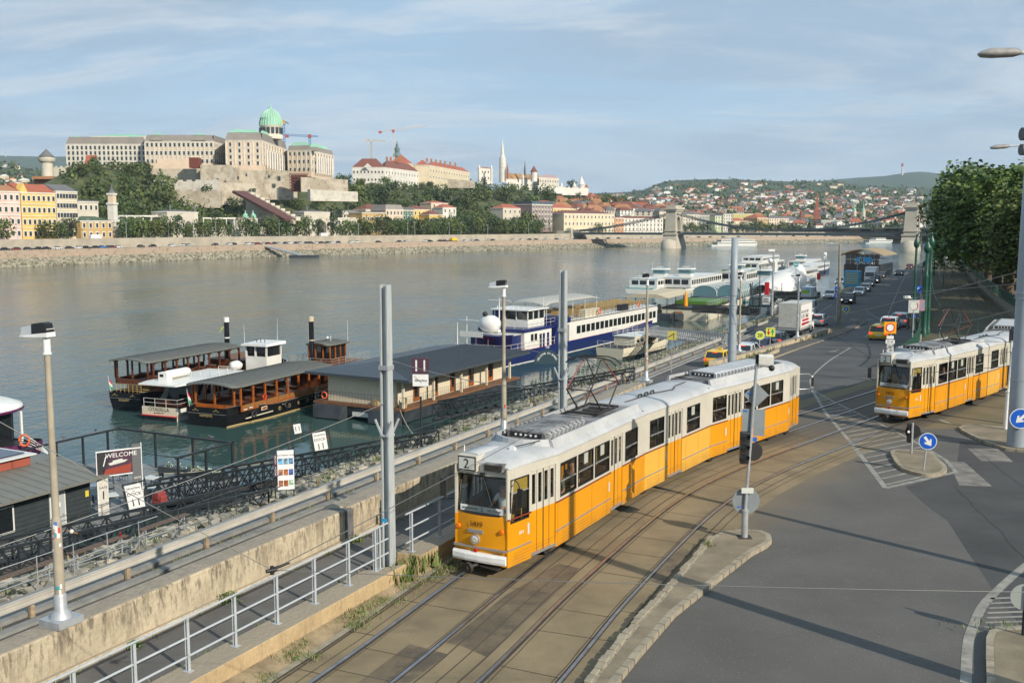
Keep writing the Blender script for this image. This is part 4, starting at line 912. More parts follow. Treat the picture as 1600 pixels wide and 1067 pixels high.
# sloping plank benches leaning at the railing
brplank=mt('weathered_plank',(.11,.075,.055),.85,var=.3,sc=2,stretch=(1,8,1))
pos_=['at the bottom left edge','second along','in the middle','fourth along','last before the gangway']
for k in range(5):
 y0=26.5+k*2.9; p=L3(-33.9,y0,QZ+.1); r=T('plank_bench','brown plank bench by the quay railing, %s of the row'%pos_[k],'bench',p,-HQ,'plank benches along the quay railing')
 MB().bx(-.16,.16,0,2.6,.62,.66,0).build('seat',[brplank],r)
 for q in(.25,2.3): m=MB(); m.beam((.05,q,.62),(-.35,q-.25,-.3),.06,.06,0); m.build('leg',[galv],r); MB().beam((.1,q,.62),(.1,q,0),.05,.05,0).build('leg',[galv],r)
 MB().tube((.1,0,.25),(.1,2.6,.25),.02,None,6,0).build('rail',[galv],r)
m=MB(); m.lathe([(.03,0),(.045,.14),(.048,.14),(.04,.15)],(0,0,0),10,0); o=m.build('paper_cup',[red],None,GY(280,824,37.2)); o.location=Vector(L3(-33.9,37.3,QZ+.76)); tag(o,'red paper cup left standing on a plank bench','cup')
# rocks on the bank
def rocks(name,n,ya,yb,seed,label):
 g=random.Random(seed); m=MB()
 for _ in range(n):
  y=g.uniform(ya,yb); t=g.random()**.8; x0=-33.5-10*t; z=interp(t,[(0,QZ-.12),(.52,-4.75),(1,WZ-.2)]); s=g.uniform(.14,.42); c=L3(x0,y,z);
  vs=[];
  for k in range(8):
   a=(k%4)*math.pi/2+g.uniform(-.4,.4); rr=s*1.15*g.uniform(.7,1.2)*(1 if k<4 else .7); vs.append((c.x+rr*math.cos(a),c.y+rr*math.sin(a),c.z+(s*g.uniform(-.4,-.1) if k<4 else s*g.uniform(.3,.75))))
  m.add(vs,[(0,1,5,4),(1,2,6,5),(2,3,7,6),(3,0,4,7),(4,5,6,7)],g.choice((0,0,0,1,2)))
 o=m.build(name,[rockm,mt('pale_rock',(.33,.30,.235),.9,var=.2,sc=2),mt('dark_rock',(.16,.15,.11),.9,var=.2,sc=2)]); tag(o,label,None,None,'stuff')
rocks('bank_rocks',9000,16,145,3,'rough pale rocks on the sloping bank below the quay')
m=MB(); rows=[]
for k in range(0,60):
 y=-30+k*5.; rows.append([(L3(-33.2,y,0).x,y,QZ-.05),(L3(-38.7,y,0).x,y,-4.8),(L3(-44.,y,0).x,y,WZ-.5)])
for a,b in zip(rows,rows[1:]):
 for k in range(2): m.add([a[k],a[k+1],b[k+1],b[k]],[(0,1,2,3)])
struct('river_bank',m,[mt('bank_earth',(.17,.14,.085),.95,var=.3,sc=1.2,bump=.6,bs=4)])
def blades(m,c,n,h,sp,g,mi=0):
 for _ in range(n):
  a=g.uniform(0,6.28); x=c[0]+g.gauss(0,sp); y=c[1]+g.gauss(0,sp); hh=h*g.uniform(.5,1.3); w_=hh*.14; dx,dy=math.cos(a),math.sin(a); b=g.uniform(.1,.5)*hh
  m.add([(x-dy*w_,y+dx*w_,c[2]),(x+dy*w_,y-dx*w_,c[2]),(x+dx*b,y+dy*b,c[2]+hh)],[(0,1,2)],g.choice((0,0,1)) if mi==0 else mi)
g=random.Random(11); m=MB()
for _ in range(520):   # strip between ledge and track
 y=g.triangular(13,34,24); t=g.random(); ax=-15.33+SL*y+.05;
 dens=noise.noise(Vector((y*.9,t*2,3)))
 if dens<-.05+.15*t: continue
 blades(m,(ax+t*.75,y,.15-t*.1),11,.085,.12,g)
for _ in range(26): y=g.gauss(25.3,.45); blades(m,(-15.5+SL*y+g.gauss(0,.15),y,.15),12,.38,.10,g)
for _ in range(60):   # foot of the parapet and path edge
 y=g.uniform(14,40); blades(m,(-18.03+SL*y+.04,y,.5),7,.09,.07,g)
for _ in range(50): y=g.uniform(14,36); blades(m,(-16.2+SL*y,y,.5),6,.07,.08,g)
for _ in range(90): y=g.uniform(24,75); blades(m,(-30.95+SL*y,y,QZ+.08),8,.11,.12,g)
for _ in range(160): y=g.uniform(16,140); t=g.random(); blades(m,(-33.8-4.5*t+SL*y,y,QZ-.2-1.2*t),16,.4,.35,g)
for _ in range(30): y=g.uniform(70,128); blades(m,(-19.4+SL*y,y,zr(y)+.12),10,.3,.2,g)
p=G(1106,852,.14); [blades(m,(p[0],p[1],.14),14,.13,.10,g) for _ in range(4)]
p=G(1598,978,.14); [blades(m,(p[0]-.3*k,p[1]+.02*k,.14),8,.12,.14,g) for k in range(6)]
tag(m.build('grass',[grassm,mt('dry_grass',(.26,.21,.10),.8)]),'grass and weeds along the track edge, wall foot and river bank',None,None,'stuff')
def leafclump(m,c,r,n,s,g,mats=(0,0,1)):
 for _ in range(n):
  u=Vector((g.gauss(0,1),g.gauss(0,1),g.gauss(0,1))).normalized()*r*g.random()**.4; p=Vector(c)+Vector((u.x,u.y,abs(u.z)))
  a=Vector((g.gauss(0,1),g.gauss(0,1),g.gauss(0,1))).normalized(); b=a.orthogonal().normalized(); q=s*g.uniform(.6,1.3)
  m.add([p-a*q,p+b*q*.6,p+a*q,p-b*q*.6],[(0,1,2,3)],g.choice(mats))
weeds=[((-18.0,22.4,.5),.3,'beside the wall, nearest the gray pilaster'),((-18.0,19.9,.5),.16,'at the foot of the wall, nearest the sticker-covered lamp post'),((-18.0,26.9,.5),.2,'in the shade of the wall behind the steel mast')]
for (x0,y,z),rr,lb in weeds:
 p=L3(x0+.1,y,z); m=MB(); leafclump(m,(0,0,0),rr,160,.035,g); [m.tube((0,0,0),(g.uniform(-rr,rr)*.6,g.uniform(-rr,rr)*.6,rr*.8),.006,.003,4,2) for _ in range(6)]
 o=m.build('leafy_weed',[leafA,grassm,brplank],None,p); tag(o,'bushy green weed '+lb,'weed')
# ---------------- boards, lamps, masts ----------------
sticker=[mt('sticker_teal',(.03,.30,.32),.5),mt('sticker_white',(.6,.6,.58),.5),mt('sticker_red',(.45,.06,.05),.5),mt('sticker_blue',(.05,.15,.5),.5)]
concpost=mt('concrete_post',(.33,.29,.22),.85,var=.15,sc=2)
def lamp_post(label,base,h,stick=True,mat=None,two=False):
 mat=mat or concpost
 HM=Matrix.Translation((0,0,h))@Matrix.Rotation(R(-18),4,'Z')@Matrix.Rotation(R(-4),4,'Y')@Matrix.Scale(.62,4)@Matrix.Translation((0,0,-h))
 r=T('lamp_post',label,'lamp post',base,0,'floodlight posts on the parapet')
 m=MB(); m.M=Matrix.Rotation(-HQ,4,'Z'); m.bx(-.29,.29,-.29,.29,0,.14,0); m.M=Matrix(); m.lathe([(.22,.14),(.20,.20),(.14,.28),(.125,.30),(.125,.58),(.105,.62)],(0,0,0),20,0); m.build('plinth',[galv],r)
 m=MB(); m.tube((0,0,.6),(0,0,h*.36),.10,.094,14,0); m.tube((0,0,h*.36),(0,0,h*.36+.12),.094,.072,14,0); m.tube((0,0,h*.36+.12),(0,0,h-.35),.072,.055,14,0); o=m.build('shaft',[mat],r)
 if stick:
  for k in range(13 if stick is True else stick):
   z=rnd.uniform(.5,h*.36); a=rnd.uniform(-2.3,-.6); m=MB(); q=.103
   w_=rnd.uniform(.15,.35); hh=rnd.uniform(.06,.16)
   vs=[(q*math.cos(a+w_*t),q*math.sin(a+w_*t),z+hh*s) for s in(-.5,.5) for t in(-1,-.3,.3,1)]; m.add(vs,[(i,i+1,5+i,4+i) for i in range(3)],0); m.build('sticker',[rnd.choice(sticker+[sticker[1]]*4)],r)
 m=MB(); m.tube((0,0,h-.35),(0,0,h-.02),.07,.07,14,0); m.tube((0,0,h-.36),(0,0,h-.33),.085,.085,14,0); m.build('collar',[whitep],r)
 m=MB(HM); m.loft([[(-.92,-.13,h+.0),(-.92,.13,h+.0),(-.92,.13,h+.05),(-.92,-.13,h+.05)],[(-.7,-.17,h-.02),(-.7,.17,h-.02),(-.7,.16,h+.06),(-.7,-.16,h+.06)],[(.18,-.18,h-.05),(.18,.18,h-.05),(.18,.17,h+.10),(.18,-.17,h+.10)],[(.22,-.15,h-.04),(.22,.15,h-.04),(.22,.15,h+.1),(.22,-.15,h+.1)]],0,False); o=m.build('lamp_tray',[whitep],r,bevel=.01)
 m=MB(HM); m.loft([[(-.88,-.12,h+.06),(-.88,.12,h+.06),(-.84,.09,h+.30),(-.84,-.09,h+.30)],[(-.42,-.15,h+.08),(-.42,.15,h+.08),(-.42,.12,h+.36),(-.42,-.12,h+.36)]],0,False); m.build('lens',[mt('floodlight_lens',(.55,.56,.55),.15,metal=.3)],r)
 m=MB(HM); m.loft([[(-.41,-.16,h+.08),(-.41,.16,h+.08),(-.41,.13,h+.39),(-.41,-.13,h+.39)],[(.0,-.17,h+.1),(.0,.17,h+.1),(.0,.15,h+.42),(.0,-.15,h+.42)],[(.17,-.17,h+.1),(.17,.17,h+.1),(.15,.14,h+.37),(.15,-.14,h+.37)]],0,False); m.box((.18,0,h+.2),(.02,.3,.02),1); m.build('housing',[blk,whitep],r)
 return r
lamp_post('tall floodlight post covered in stickers on the parapet by the pontoon house',L3(-18.45,18.93,1.42),5.72)
lamp_post('tall brown floodlight post on the parapet just behind the nose of tram 1419',L3(-18.75,36.6,1.42),5.6,3)
lamp_post('floodlight post rising behind the middle car of tram 1419, bands of stickers round its foot',L3(-19.5,53.0,.9),5.6,6)
lamp_post('slender floodlight post on the divider wall between the taxi and the dark blue car',L3(-19.8,72.2,.1),5.6,3)
lamp_post('slender floodlight post on the divider wall beside the covered truck',(25.5+.3,89.5,-.75),5.5,False,galv)
def hmast(label,p,h,w=.30,sk=1.):
 r=T('steel_mast',label,'mast',p,-HQ); m=MB()
 for s in(-1,1): m.loft([[(s*w*.5-.02,-w*.62,0),(s*w*.5+.02,-w*.62,0),(s*w*.5+.02,w*.62,0),(s*w*.5-.02,w*.62,0)],[(s*w*.42-.02,-w*.5,h),(s*w*.42+.02,-w*.5,h),(s*w*.42+.02,w*.5,h),(s*w*.42-.02,w*.5,h)]],0,False)
 m.loft([[(-w*.46,-.015,0),(w*.46,-.015,0),(w*.46,.015,0),(-w*.46,.015,0)],[(-w*.4,-.015,h-.02),(w*.4,-.015,h-.02),(w*.4,.015,h-.02),(-w*.4,.015,h-.02)]],0,False); m.bx(-w,w,-w,w,-.3,.04,0); m.build('column',[mt('mast_gray_paint',(.36,.39,.39),.5,var=.14,sc=3,stretch=(3,3,.4)),ltgray],r)
 z=h*.50; m=MB();
 for s in(-1,1):
  for q in(-1,1): m.beam((s*w*.3,q*w*.62,z),(s*w*1.15,q*w*.75,z+.42),.045,.045,0)
 m.bx(-w*.62,w*.62,-w*.66,w*.66,z-.03,z+.03,0); m.build('bracket',[ltgray],r)
 m=MB(); m.bx(-w*.62,w*.62,-w*.68,w*.68,h*.72,h*.735,0); m.build('clamp',[galv],r)
 return r
hmast('tall light gray H-section steel mast standing in the gap of the foreground handrail',(-3.22,25.25,.0),7.75,.22)
MB().bx(-.13,.02,-.005,.0,0,.10,0).build('blue_sticker',[mt('sky_blue_sticker',(.02,.35,.65),.4)],bpy.data.objects['steel_mast']).location=(.06,-.2,1.62)
hmast('light gray H-section steel mast between tram 1419 and the quay, next to a gray cabinet',(1.80,35.0,.0),7.7,.22)
r=bpy.data.objects['steel_mast.001']; m=MB(); m.bx(.22,.62,-.1,.2,1.5,2.3,0); o=m.build('control_cabinet',[mt('cabinet_gray_green',(.13,.16,.155),.5)],None,tuple(r.location)); tag(o,'gray green control cabinet fixed beside the second steel mast','cabinet')
def round_mast(label,p,h,rb,rt,col=None):
 r=T('round_mast',label,'mast',p); MB().lathe([(rb*1.0,0),(rb,.02),(rb*.98,h*.35),(rb*.92,h*.36),(lerp(rb,rt,.6),h*.7),(rt,h),(.01,h+.01)],(0,0,0),28,0).build('column',[col or mt('mast_blue_gray',(.27,.31,.34),.45,var=.06,sc=1)],r)
 m=MB()
 for z in(h*.24,h*.53,h*.535+.15): m.tube((0,0,z),(0,0,z+.04),rb*1.02,rb*1.02,24,0)
 m.build('band',[galv],r); return r
round_mast('thick blue gray round mast rising behind the rear car of tram 1419',(12.7,57.0,0),8.6,.25,.19)
p=G(1589,696,.14); rm=round_mast('very thick blue gray round mast at the right edge carrying a blue arrow sign',p,11.6,.40,.33)
round_mast('round mast standing just beyond the lower right corner, its long shadow lying across the asphalt',(11.7,17.1,0),10.2,.24,.17)
# traffic signs
blue=mt('sign_blue',(.01,.10,.50),.3,spec=.6); signgray=mt('sign_back_gray',(.24,.27,.28),.45,metal=.3,var=.08,sc=3); yelfl=mt('fluorescent_yellow',(.62,.68,.10),.4); orng=mt('sign_orange',(.85,.33,.01),.4); redsg=mt('sign_red',(.50,.02,.03),.35); grnsg=mt('sign_green',(.01,.28,.13),.35); lblue=mt('sticker_mid_blue',(.02,.12,.45),.4)
def arrow(m,M,L,w,mi=0,ang=0,depth=.004):
 A=M@Matrix.Rotation(ang,4,'Z'); o=MB(A); z=depth
 pts=[(-w*.16,-L*.5),(w*.16,-L*.5),(w*.16,L*.02),(w*.42,-L*.1),(w*.5,L*.02),(0,L*.5),(-w*.5,L*.02),(-w*.42,-L*.1),(-w*.16,L*.02)]
 o.add([(x,y,z) for x,y in pts],[tuple(range(9))],mi); m.v_off=len(m.v); b=len(m.v); m.v+=o.v; m.f+=[[k+b for k in f] for f in o.f]; m.m+=o.m; m.sm+=o.sm
def facing(p): return (-p[0],-p[1])
def disc_sign(parent,base,c,r,fm,border,draw,nx=None,bm=None,name='sign_face'):
 # c: centre relative to parent; board facing the viewer side
 n=nx or (0,-1); l=math.hypot(*n); nn=Vector((n[0]/l,n[1]/l,0)); m=MB(); cc=Vector(c)
 m.disc(cc-nn*.012,nn,r,.02,28,2); m.disc(cc,nn,r,.008,28,1); m.disc(cc+nn*.006,nn,r*.92,.006,28,0); o=m.build(name,[fm,border,bm or signgray],parent)
 if draw:
  m=MB(); draw(m,face_M(cc+nn*.012,nn.x,nn.y)); m.build('symbol',[whitep,ink],o)
 return o
# keep-right sign on the small island
p=G(1443,734,.14); r=T('arrow_sign','round blue keep-right sign with a white arrow on the small striped island','traffic sign',p); MB().tube((0,0,0),(.10,.03,1.25),.035,None,10,0).build('post',[galv],r)
disc_sign(r,p,(.10,-.03,1.10),.32,blue,whitep,lambda m,M:arrow(m,M,.42,.30,0,R(215)),(-.25,-1))
p=G(1424,708,.14); r=T('signal_post','short signal post seen from behind on the small striped island','traffic signal',p); MB().tube((0,0,0),(0,0,1.25),.045,None,10,0).build('post',[galv],r);
m=MB(); m.bx(-.13,.05,.03,.25,.42,1.2,0); m.build('signal_housing',[blk],r,bevel=.02); m=MB(); m.disc((.08,.14,.86),(-.15,-1,0),.30,.015,22,0); m.build('backing_disc',[blk],r); MB().disc((-.14,.02,.88),(0,-1,0),.05,.02,12,0).build('lamp',[whitep],r)
# blue arrow sign on the round mast
disc_sign(rm,None,(-.20,-.55,1.25),.42,blue,whitep,lambda m,M:arrow(m,M,.5,.34,0,R(135)),(-.2,-1))
# white sectional post
p=G(1571,670,.14); r=T('white_post','slim white sectional post near the second tram at the right','post',p); m=MB(); m.tube((0,0,0),(.03,0,1.7),.10,.085,12,0); m.tube((.03,0,1.7),(.10,0,3.6),.055,.05,10,0); m.lathe([(.10,1.65),(.12,1.70),(.10,1.75)],(.03,0,0),12,0); m.build('shaft',[whitep],r); MB().box((.1,-.03,3.75),(.2,.12,.5),0).build('lamp_box',[frost],r)
# the big signal pole on the nearer island
p=G(1163,839,.14); r=T('signal_pole','tall signal pole on the near island with a black traffic light and sign backs','traffic signal',p)
m=MB(); m.tube((0,0,0),(.0,0,.8),.10,.095,16,0); m.lathe([(.11,.78),(.11,.84)],(0,0,0),16,0); m.tube((0,0,.8),(.22,0,5.15),.05,.042,12,0); m.bx(-.2,.2,-.2,.2,0,.012,1); m.build('pole',[galv,dark],r)
X=lambda z:.055*(z-1.15)
tl=MB(); tl.bx(X(3)-.30,X(3)-.06,-.14,.10,2.22,3.16,0); o=tl.build('signal_housing',[blk],r,bevel=.025)
for k in range(3):
 z=2.38+k*.31; m=MB(); m.M=Matrix.Translation((X(3)-.22,-.14,z))@Matrix.Rotation(R(28),4,'Z')
 vs=[]; n_=14
 for y in(.02,-.20):
  for j in range(n_): a=math.pi*(-.12+1.24*j/(n_-1)); q=.125 if y>0 else .115; vs.append((q*math.cos(a),y*(1.0 if y>0 else (.55+.45*math.sin(max(0,a)))),q*math.sin(a)))
 m.add(vs,[(j,j+1,n_+j+1,n_+j) for j in range(n_-1)]+[(n_+j,n_+j+1,j+1,j) for j in range(n_-1)],0); m.build('visor',[blk],o); m=MB(); m.disc((X(3)-.22,-.15,z),(-.45,-1,0),.10,.02,16,0); m.build('lens',[mt('unlit_lens',(.03,.03,.03),.15)],o)
MB().disc((X(3)+.12,.05,2.55),(.2,-1,0),.27,.02,26,0).build('backing_disc',[blk],r)
m=MB(); m.box((X(4)+.0,.09,3.6),(.5,.025,.02),1); m.bx(X(4)-.30,X(4)-.02,.05,.07,3.08,3.82,0); m.bx(X(4)+.04,X(4)+.36,.05,.07,3.02,3.80,0); m.build('square_sign_backs',[signgray,galv],r)
MB(Matrix.Translation((X(4.6)+.06,.09,4.22))@Matrix.Rotation(R(45),4,'Y')).bx(-.26,.26,-.012,.012,-.26,.26,0).build('diamond_sign_back',[signgray],r)
m=MB(); m.box((X(4.6)-.15,.07,4.26),(.10,.004,.06),0,ry=R(45)); m.box((X(4)-.22,.045,3.76),(.12,.004,.05),0); m.box((X(3.3)+.12,.03,2.92),(.13,.004,.14),0); m.box((X(1.6)-.2,.045,.9),(.1,.004,.04),0); m.build('blue_label',[lblue],r)
m=MB(); m.disc((X(1.8)-.0,.06,1.08),(0,-1,0),.40,.02,30,0); m.build('round_sign_back',[signgray],r); MB().bx(X(2)-.18,X(2)+.17,-.07,-.05,1.34,1.5,0).build('small_plate',[frost],r)
m=MB(); m.loft([[(.26,-.1,5.1),(.26,.15,5.1),(.26,.15,5.42),(.26,-.1,5.44)],[(.68,-.12,5.04),(.68,.15,5.04),(.68,.15,5.40),(.68,-.12,5.42)]],0,False); m.build('warning_lamp_box',[mt('dull_white_plastic',(.50,.50,.46),.5,var=.1,sc=4)],r,bevel=.06)
m=MB(); m.ball((.62,-.14,5.04),.09,0); m.tube((.25,0,5.15),(.6,-.1,5.05),.02,None,6,0); m.tube((.22,0,5.0),(.22,0,5.42),.04,None,8,0); m.build('sensor',[blk],r)
# shared helper for rectangular boards
def board(parent,c,w,h,n,mats,t=.03,name='board',bev=0):
 l=math.hypot(*n); M=face_M(c,n[0],n[1]); m=MB(M); m.bx(-w/2,w/2,-h/2,h/2,-t,0,0); return m.build(name,mats,parent),M
# sign 20 and priority arrows on poles by the divider wall
p=Vector(GY(1186,556,81)); r=T('speed_sign','round fluorescent sign reading 20 on a gray post beside the car queue','traffic sign',(p.x,p.y,-1.1)); c=Vector(GY(1187.5,524,81))-Vector(r.location); MB().tube((0,0,0),(c.x,.05,c.z+.3),.035,None,8,0).build('post',[galv],r)
disc_sign(r,None,c,.375,yelfl,whitep,None,(-.2,-1)); m=MB(); m.text('20',.42,face_M(c+Vector((0,-.03,0)),-.2,-1),0,.006); m.build('number',[ink],r)
p=Vector(GY(1204,519,81.5)); r=T('priority_sign','square fluorescent sign with one red and one green arrow beside the 20 sign','traffic sign',(p.x,p.y,-1.1)); c=p-Vector(r.location); MB().tube((0,.04,0),(c.x,.05,c.z+.3),.035,None,8,0).build('post',[galv],r)
o,M=board(r,c,.74,.74,(-.2,-1),[yelfl]); m=MB(); arrow(m,M@Matrix.Translation((-.16,0,0)),.55,.26,0,R(180)); m.build('red_arrow',[redsg],o); m=MB(); arrow(m,M@Matrix.Translation((.16,0,0)),.55,.26,0,0); m.build('green_arrow',[grnsg],o)
# yield sign back + round back on a post before the tram, with signal box
p=Vector(GY(1139,560,62)); r=T('yield_sign_post','gray post with a triangular sign back above a round one, behind tram 1419','traffic sign',(p.x,p.y,0)); top=Vector(GY(1141,497,62))-Vector(r.location); MB().tube((0,0,0),top,.05,.045,10,0).build('post',[galv],r)
c=Vector(GY(1141,508,62))-Vector(r.location); m=MB(); m.prism([(0,0)]*0+[],0,0) if 0 else None; m.M=face_M(c,-.1,-1); m.add([(-.44,.30,-.02),(.44,.30,-.02),(0,-.46,-.02),(-.44,.30,0),(.44,.30,0),(0,-.46,0)],[(3,5,4),(0,1,2),(0,2,5,3),(1,4,5,2),(0,3,4,1)],0); m.build('triangle_sign_back',[signgray],r)
c=Vector(GY(1141,529,62))-Vector(r.location); MB().disc(c+Vector((0,.06,0)),(0,-1,0),.36,.02,24,0).build('round_sign_back',[signgray],r); c=Vector(GY(1146,552,62))-Vector(r.location); MB().box(c,(.28,.25,.95),0).build('signal_housing',[blk],r,bevel=.02)
# orange sign before second tram
p=Vector(GY(1391,560,74)); r=T('works_sign','orange square sign with a red-ringed white disc and small plates, before tram 1450','traffic sign',(p.x,p.y,-.2)); q=Vector(r.location); MB().tube((0,.04,0),(0,.04,Vector(GY(1391,505,74)).z-q.z),.04,None,8,0).build('post',[galv],r)
o,M=board(r,Vector(GY(1391,512,74))-q,.88,.88,(-.1,-1),[orng]); m=MB(M); m.disc((0,0,.005),(0,0,1),.33,.006,28,0); m.disc((0,0,.011),(0,0,1),.25,.006,28,1); m.build('red_ring',[redsg,whitep],o)
for yy,tx,ww in((527.5,'',.52),(534,'2h-4h',.66),(540.5,'300 m',.5),(547,'TAXI',.5)):
 o,M=board(r,Vector(GY(1391,yy,74))-q,ww,.27,(-.1,-1),[whitep],name='plate');
 if tx: m=MB(); m.text(tx,.2,M@Matrix.Translation((0,0,.008)),0,.004); m.build('lettering',[ink],o)
# blue pedestrian and arrow signs with old concrete lamp mast on the far divider tip
b=GR(1311,503); r=T('street_lamp','weathered concrete street lamp mast at the end of the divider, single arm to the left','street lamp',b); top=Vector(GY(1312,382,b[1]))-Vector(b); MB().tube((0,0,0),top,.26,.12,12,0).build('mast',[mt('stained_concrete',(.25,.22,.16),.9,var=.3,sc=1.5)],r); m=MB(); m.pipe([top,top+Vector((-.2,0,.12)),top+Vector((-.9,0,.12))],.05,6,0); m.loft([[(top.x-.8,-.1,top.z+.05),(top.x-.8,.1,top.z+.05),(top.x-.8,.1,top.z+.22),(top.x-.8,-.1,top.z+.22)],[(top.x-1.9,-.06,top.z+.12),(top.x-1.9,.06,top.z+.12),(top.x-1.9,.06,top.z+.2),(top.x-1.9,-.06,top.z+.2)]],0,False); m.build('lamp_head',[ltgray],r)
b=GR(1307,503); r=T('crossing_sign','blue square pedestrian crossing sign above a round blue ahead arrow','traffic sign',b); q=Vector(b); top=Vector(GY(1309,448,b[1]))-q; MB().tube((0,0,0),top,.07,.05,8,0).build('post',[galv],r)
o,M=board(r,Vector(GY(1309,452,b[1]))-q,.72,.72,(-.2,-1),[blue]); m=MB(M); m.add([(-.26,-.22,.006),(.26,-.22,.006),(0,.26,.006)],[(0,1,2)],0); m.build('triangle',[whitep],o); m=MB(M); m.bx(-.05,.03,-.12,.05,.01,.014,0); m.box((0,.10,.012),(.08,.08,.006),0); m.box((.05,-.1,.012),(.05,.16,.005),0,rz=.5); m.build('walking_figure',[ink],o)
disc_sign(r,None,Vector(GY(1306.5,463,b[1]))-q,.36,blue,whitep,lambda m,M:arrow(m,M,.45,.26,0,0),(-.2,-1))
b=GR(1322,494); r=T('keep_left_sign','round yellow-rimmed blue arrow sign in the middle of the road before the crossing','traffic sign',b); q=Vector(b); MB().tube((0,0,0),(0,0,1.3),.05,None,8,0).build('post',[galv],r); disc_sign(r,None,Vector(GY(1322,483,b[1]))-q,.50,yelfl,yelfl,None,(-.2,-1)); c=Vector(GY(1322,483,b[1]))-q; m=MB(); m.disc(c+Vector((-.006,-.03,0)),(-.2,-1,0),.34,.01,24,0); m.build('blue_disc',[blue],r); m=MB(); arrow(m,face_M(c+Vector((-.01,-.045,0)),-.2,-1),.42,.28,0,R(125)); m.build('symbol',[whitep],r)
# ---------------- pontoons, gangways, boats ----------------
woodd=mt('dark_varnished_wood',(.10,.030,.012),.35,var=.3,sc=3); woodo=mt('orange_varnished_wood',(.30,.085,.015),.3,var=.25,sc=3); canvas=mt('gray_roof_sheet',(.115,.12,.105),.7,var=.1,sc=1.5); cream=mt('cream_panel',(.58,.53,.40),.6,var=.05,sc=2); hullb=mt('black_hull',(.010,.010,.012),.22,var=.2,sc=2); hullw=mt('white_hull',(.66,.66,.62),.3,var=.05,sc=1); navy=mt('navy_paint',(.012,.022,.11),.3,var=.15,sc=1); slate=mt('slate_sheet_roof',(.042,.052,.062),.45,var=.12,sc=.8); dkpont=mt('pontoon_gray',(.035,.043,.052),.5,var=.3,sc=1.2); deckw=mt('deck_boards',(.16,.075,.035),.7,var=.2,sc=3); teal=mt('teal_paint',(.02,.30,.32),.35); beige=mt('beige_canvas',(.46,.40,.28),.8,var=.06,sc=1); gblue=mt('blue_tinted_glass',(.10,.20,.22),.06,spec=.9); benchm=mt('pale_wood_bench',(.42,.30,.14),.7,var=.15,sc=4); gold=mt('gilt_paint',(.42,.32,.14),.4); lifer=mt('lifebuoy_orange',(.62,.12,.04),.5); white_r=mt('white_rail',(.6,.6,.57),.4)
pwood=mt('gangway_steel',(.026,.032,.036),.5,metal=.3,var=.2,sc=3)
def at(root,name,mb,mats,par=None,**k): return mb.build(name,mats,par or root,**k)
def rail(root,pts,h,mat,step=1.2,r_=.022,nr=2,name='railing',closed=False):
 m=MB(); P=[Vector(p) for p in pts]
 if closed: P=P+[P[0]]
 for a,b in zip(P,P[1:]):
  for k in range(1,nr+1): m.tube(a+Vector((0,0,h*k/nr)),b+Vector((0,0,h*k/nr)),r_,None,5,0)
  n=max(1,int((b-a).length/step))
  for k in range(n+1): q=a.lerp(b,k/n); m.tube(q,q+Vector((0,0,h)),r_,None,5,0)
 return m.build(name,[mat],root)
def truss(label,a,b,w,h,mat,panels=None,name='gangway'):
 a=Vector(a);b=Vector(b); r=T(name,label,'gangway',a); d=(b-a); L=d.length; u=d.normalized(); s=u.cross(Vector((0,0,1))).normalized()*w/2; up=Vector((0,0,h)); n=panels or int(L/.85)
 for sd in(-1,1):
  m=MB(); o=s*sd; m.beam(o,o+d,.16,.16,0); m.beam(o+up,o+up+d,.13,.13,0)
  for k in range(n):
   p=o+d*(k/n);q=o+d*((k+1)/n); m.beam(p,p+up,.08,.08,0); m.beam(p,q+up,.065,.065,0); m.beam(p+up,q,.065,.065,0)
  m.beam(o+d,o+d+up,.06,.06,0); m.tube(o+up*.5,o+up*.5+d,.035,None,5,0); m.tube(o+up*.75,o+up*.75+d,.02,None,5,0); m.build('side_truss',[mat],r)
 m=MB(); m.add([-s,s,s+d,-s+d],[(0,1,2,3)],0); m.add([-s-up*.06,s-up*.06,s+d-up*.06,-s+d-up*.06],[(3,2,1,0)],0)
 for k in range(n*2): p=d*(k/n/2); m.beam(p-s,p+s,.05,.05,0)
 m.build('walkway',[mt('gangway_deck',(.10,.075,.055),.8,var=.3,sc=2)],r); return r
g1=truss('long dark lattice gangway in front of the pontoon house, running off the left edge',(-11.6,46.6,-4.3),(-31,43.3,-8.0),1.9,1.25,pwood)
g2=truss('dark lattice gangway descending from the quay behind the tall steel mast to pontoon one',(-4.5,57.4,-4.15),(-22.3,60.3,-7.9),1.7,1.35,pwood)
g3=truss('dark lattice gangway with arched frames beside the slate-roofed dock house',(9.9,79.9,-3.6),(-6.5,83.0,-6.9),1.8,1.35,pwood)
g5=truss('gray lattice gangway alongside the far end of the navy and white ship',(23.8,106.3,-3.6),(19.5,140,-6.0),1.6,1.2,galv)
g6=truss('dark gangway running to the orange parasol pontoon',(35.6,145.5,-3.6),(33.8,182,-6.2),1.6,1.2,pwood)
g7=truss('dark gangway in front of the white tent canopy',(52,176,-3.6),(57,222,-6.2),1.8,1.3,pwood)
m=MB(); m.tube(L3(-36,60,-5.2),L3(-36.3,92,-5.0),.28,None,12,0); tag(m.build('service_pipe',[dkpont]),'thick dark service pipe running along the bank below the eleven sign','pipe')
# pontoon house at the left
HD=HQ
def Lc(o,h): return Matrix.Translation(o)@Matrix.Rotation(-h,4,'Z')
r=T('pontoon_house','dark gray boathouse on a pontoon at the left, red clerestory and ribbed gray roof','boathouse',(-24.3,56.0,WZ),-HD)
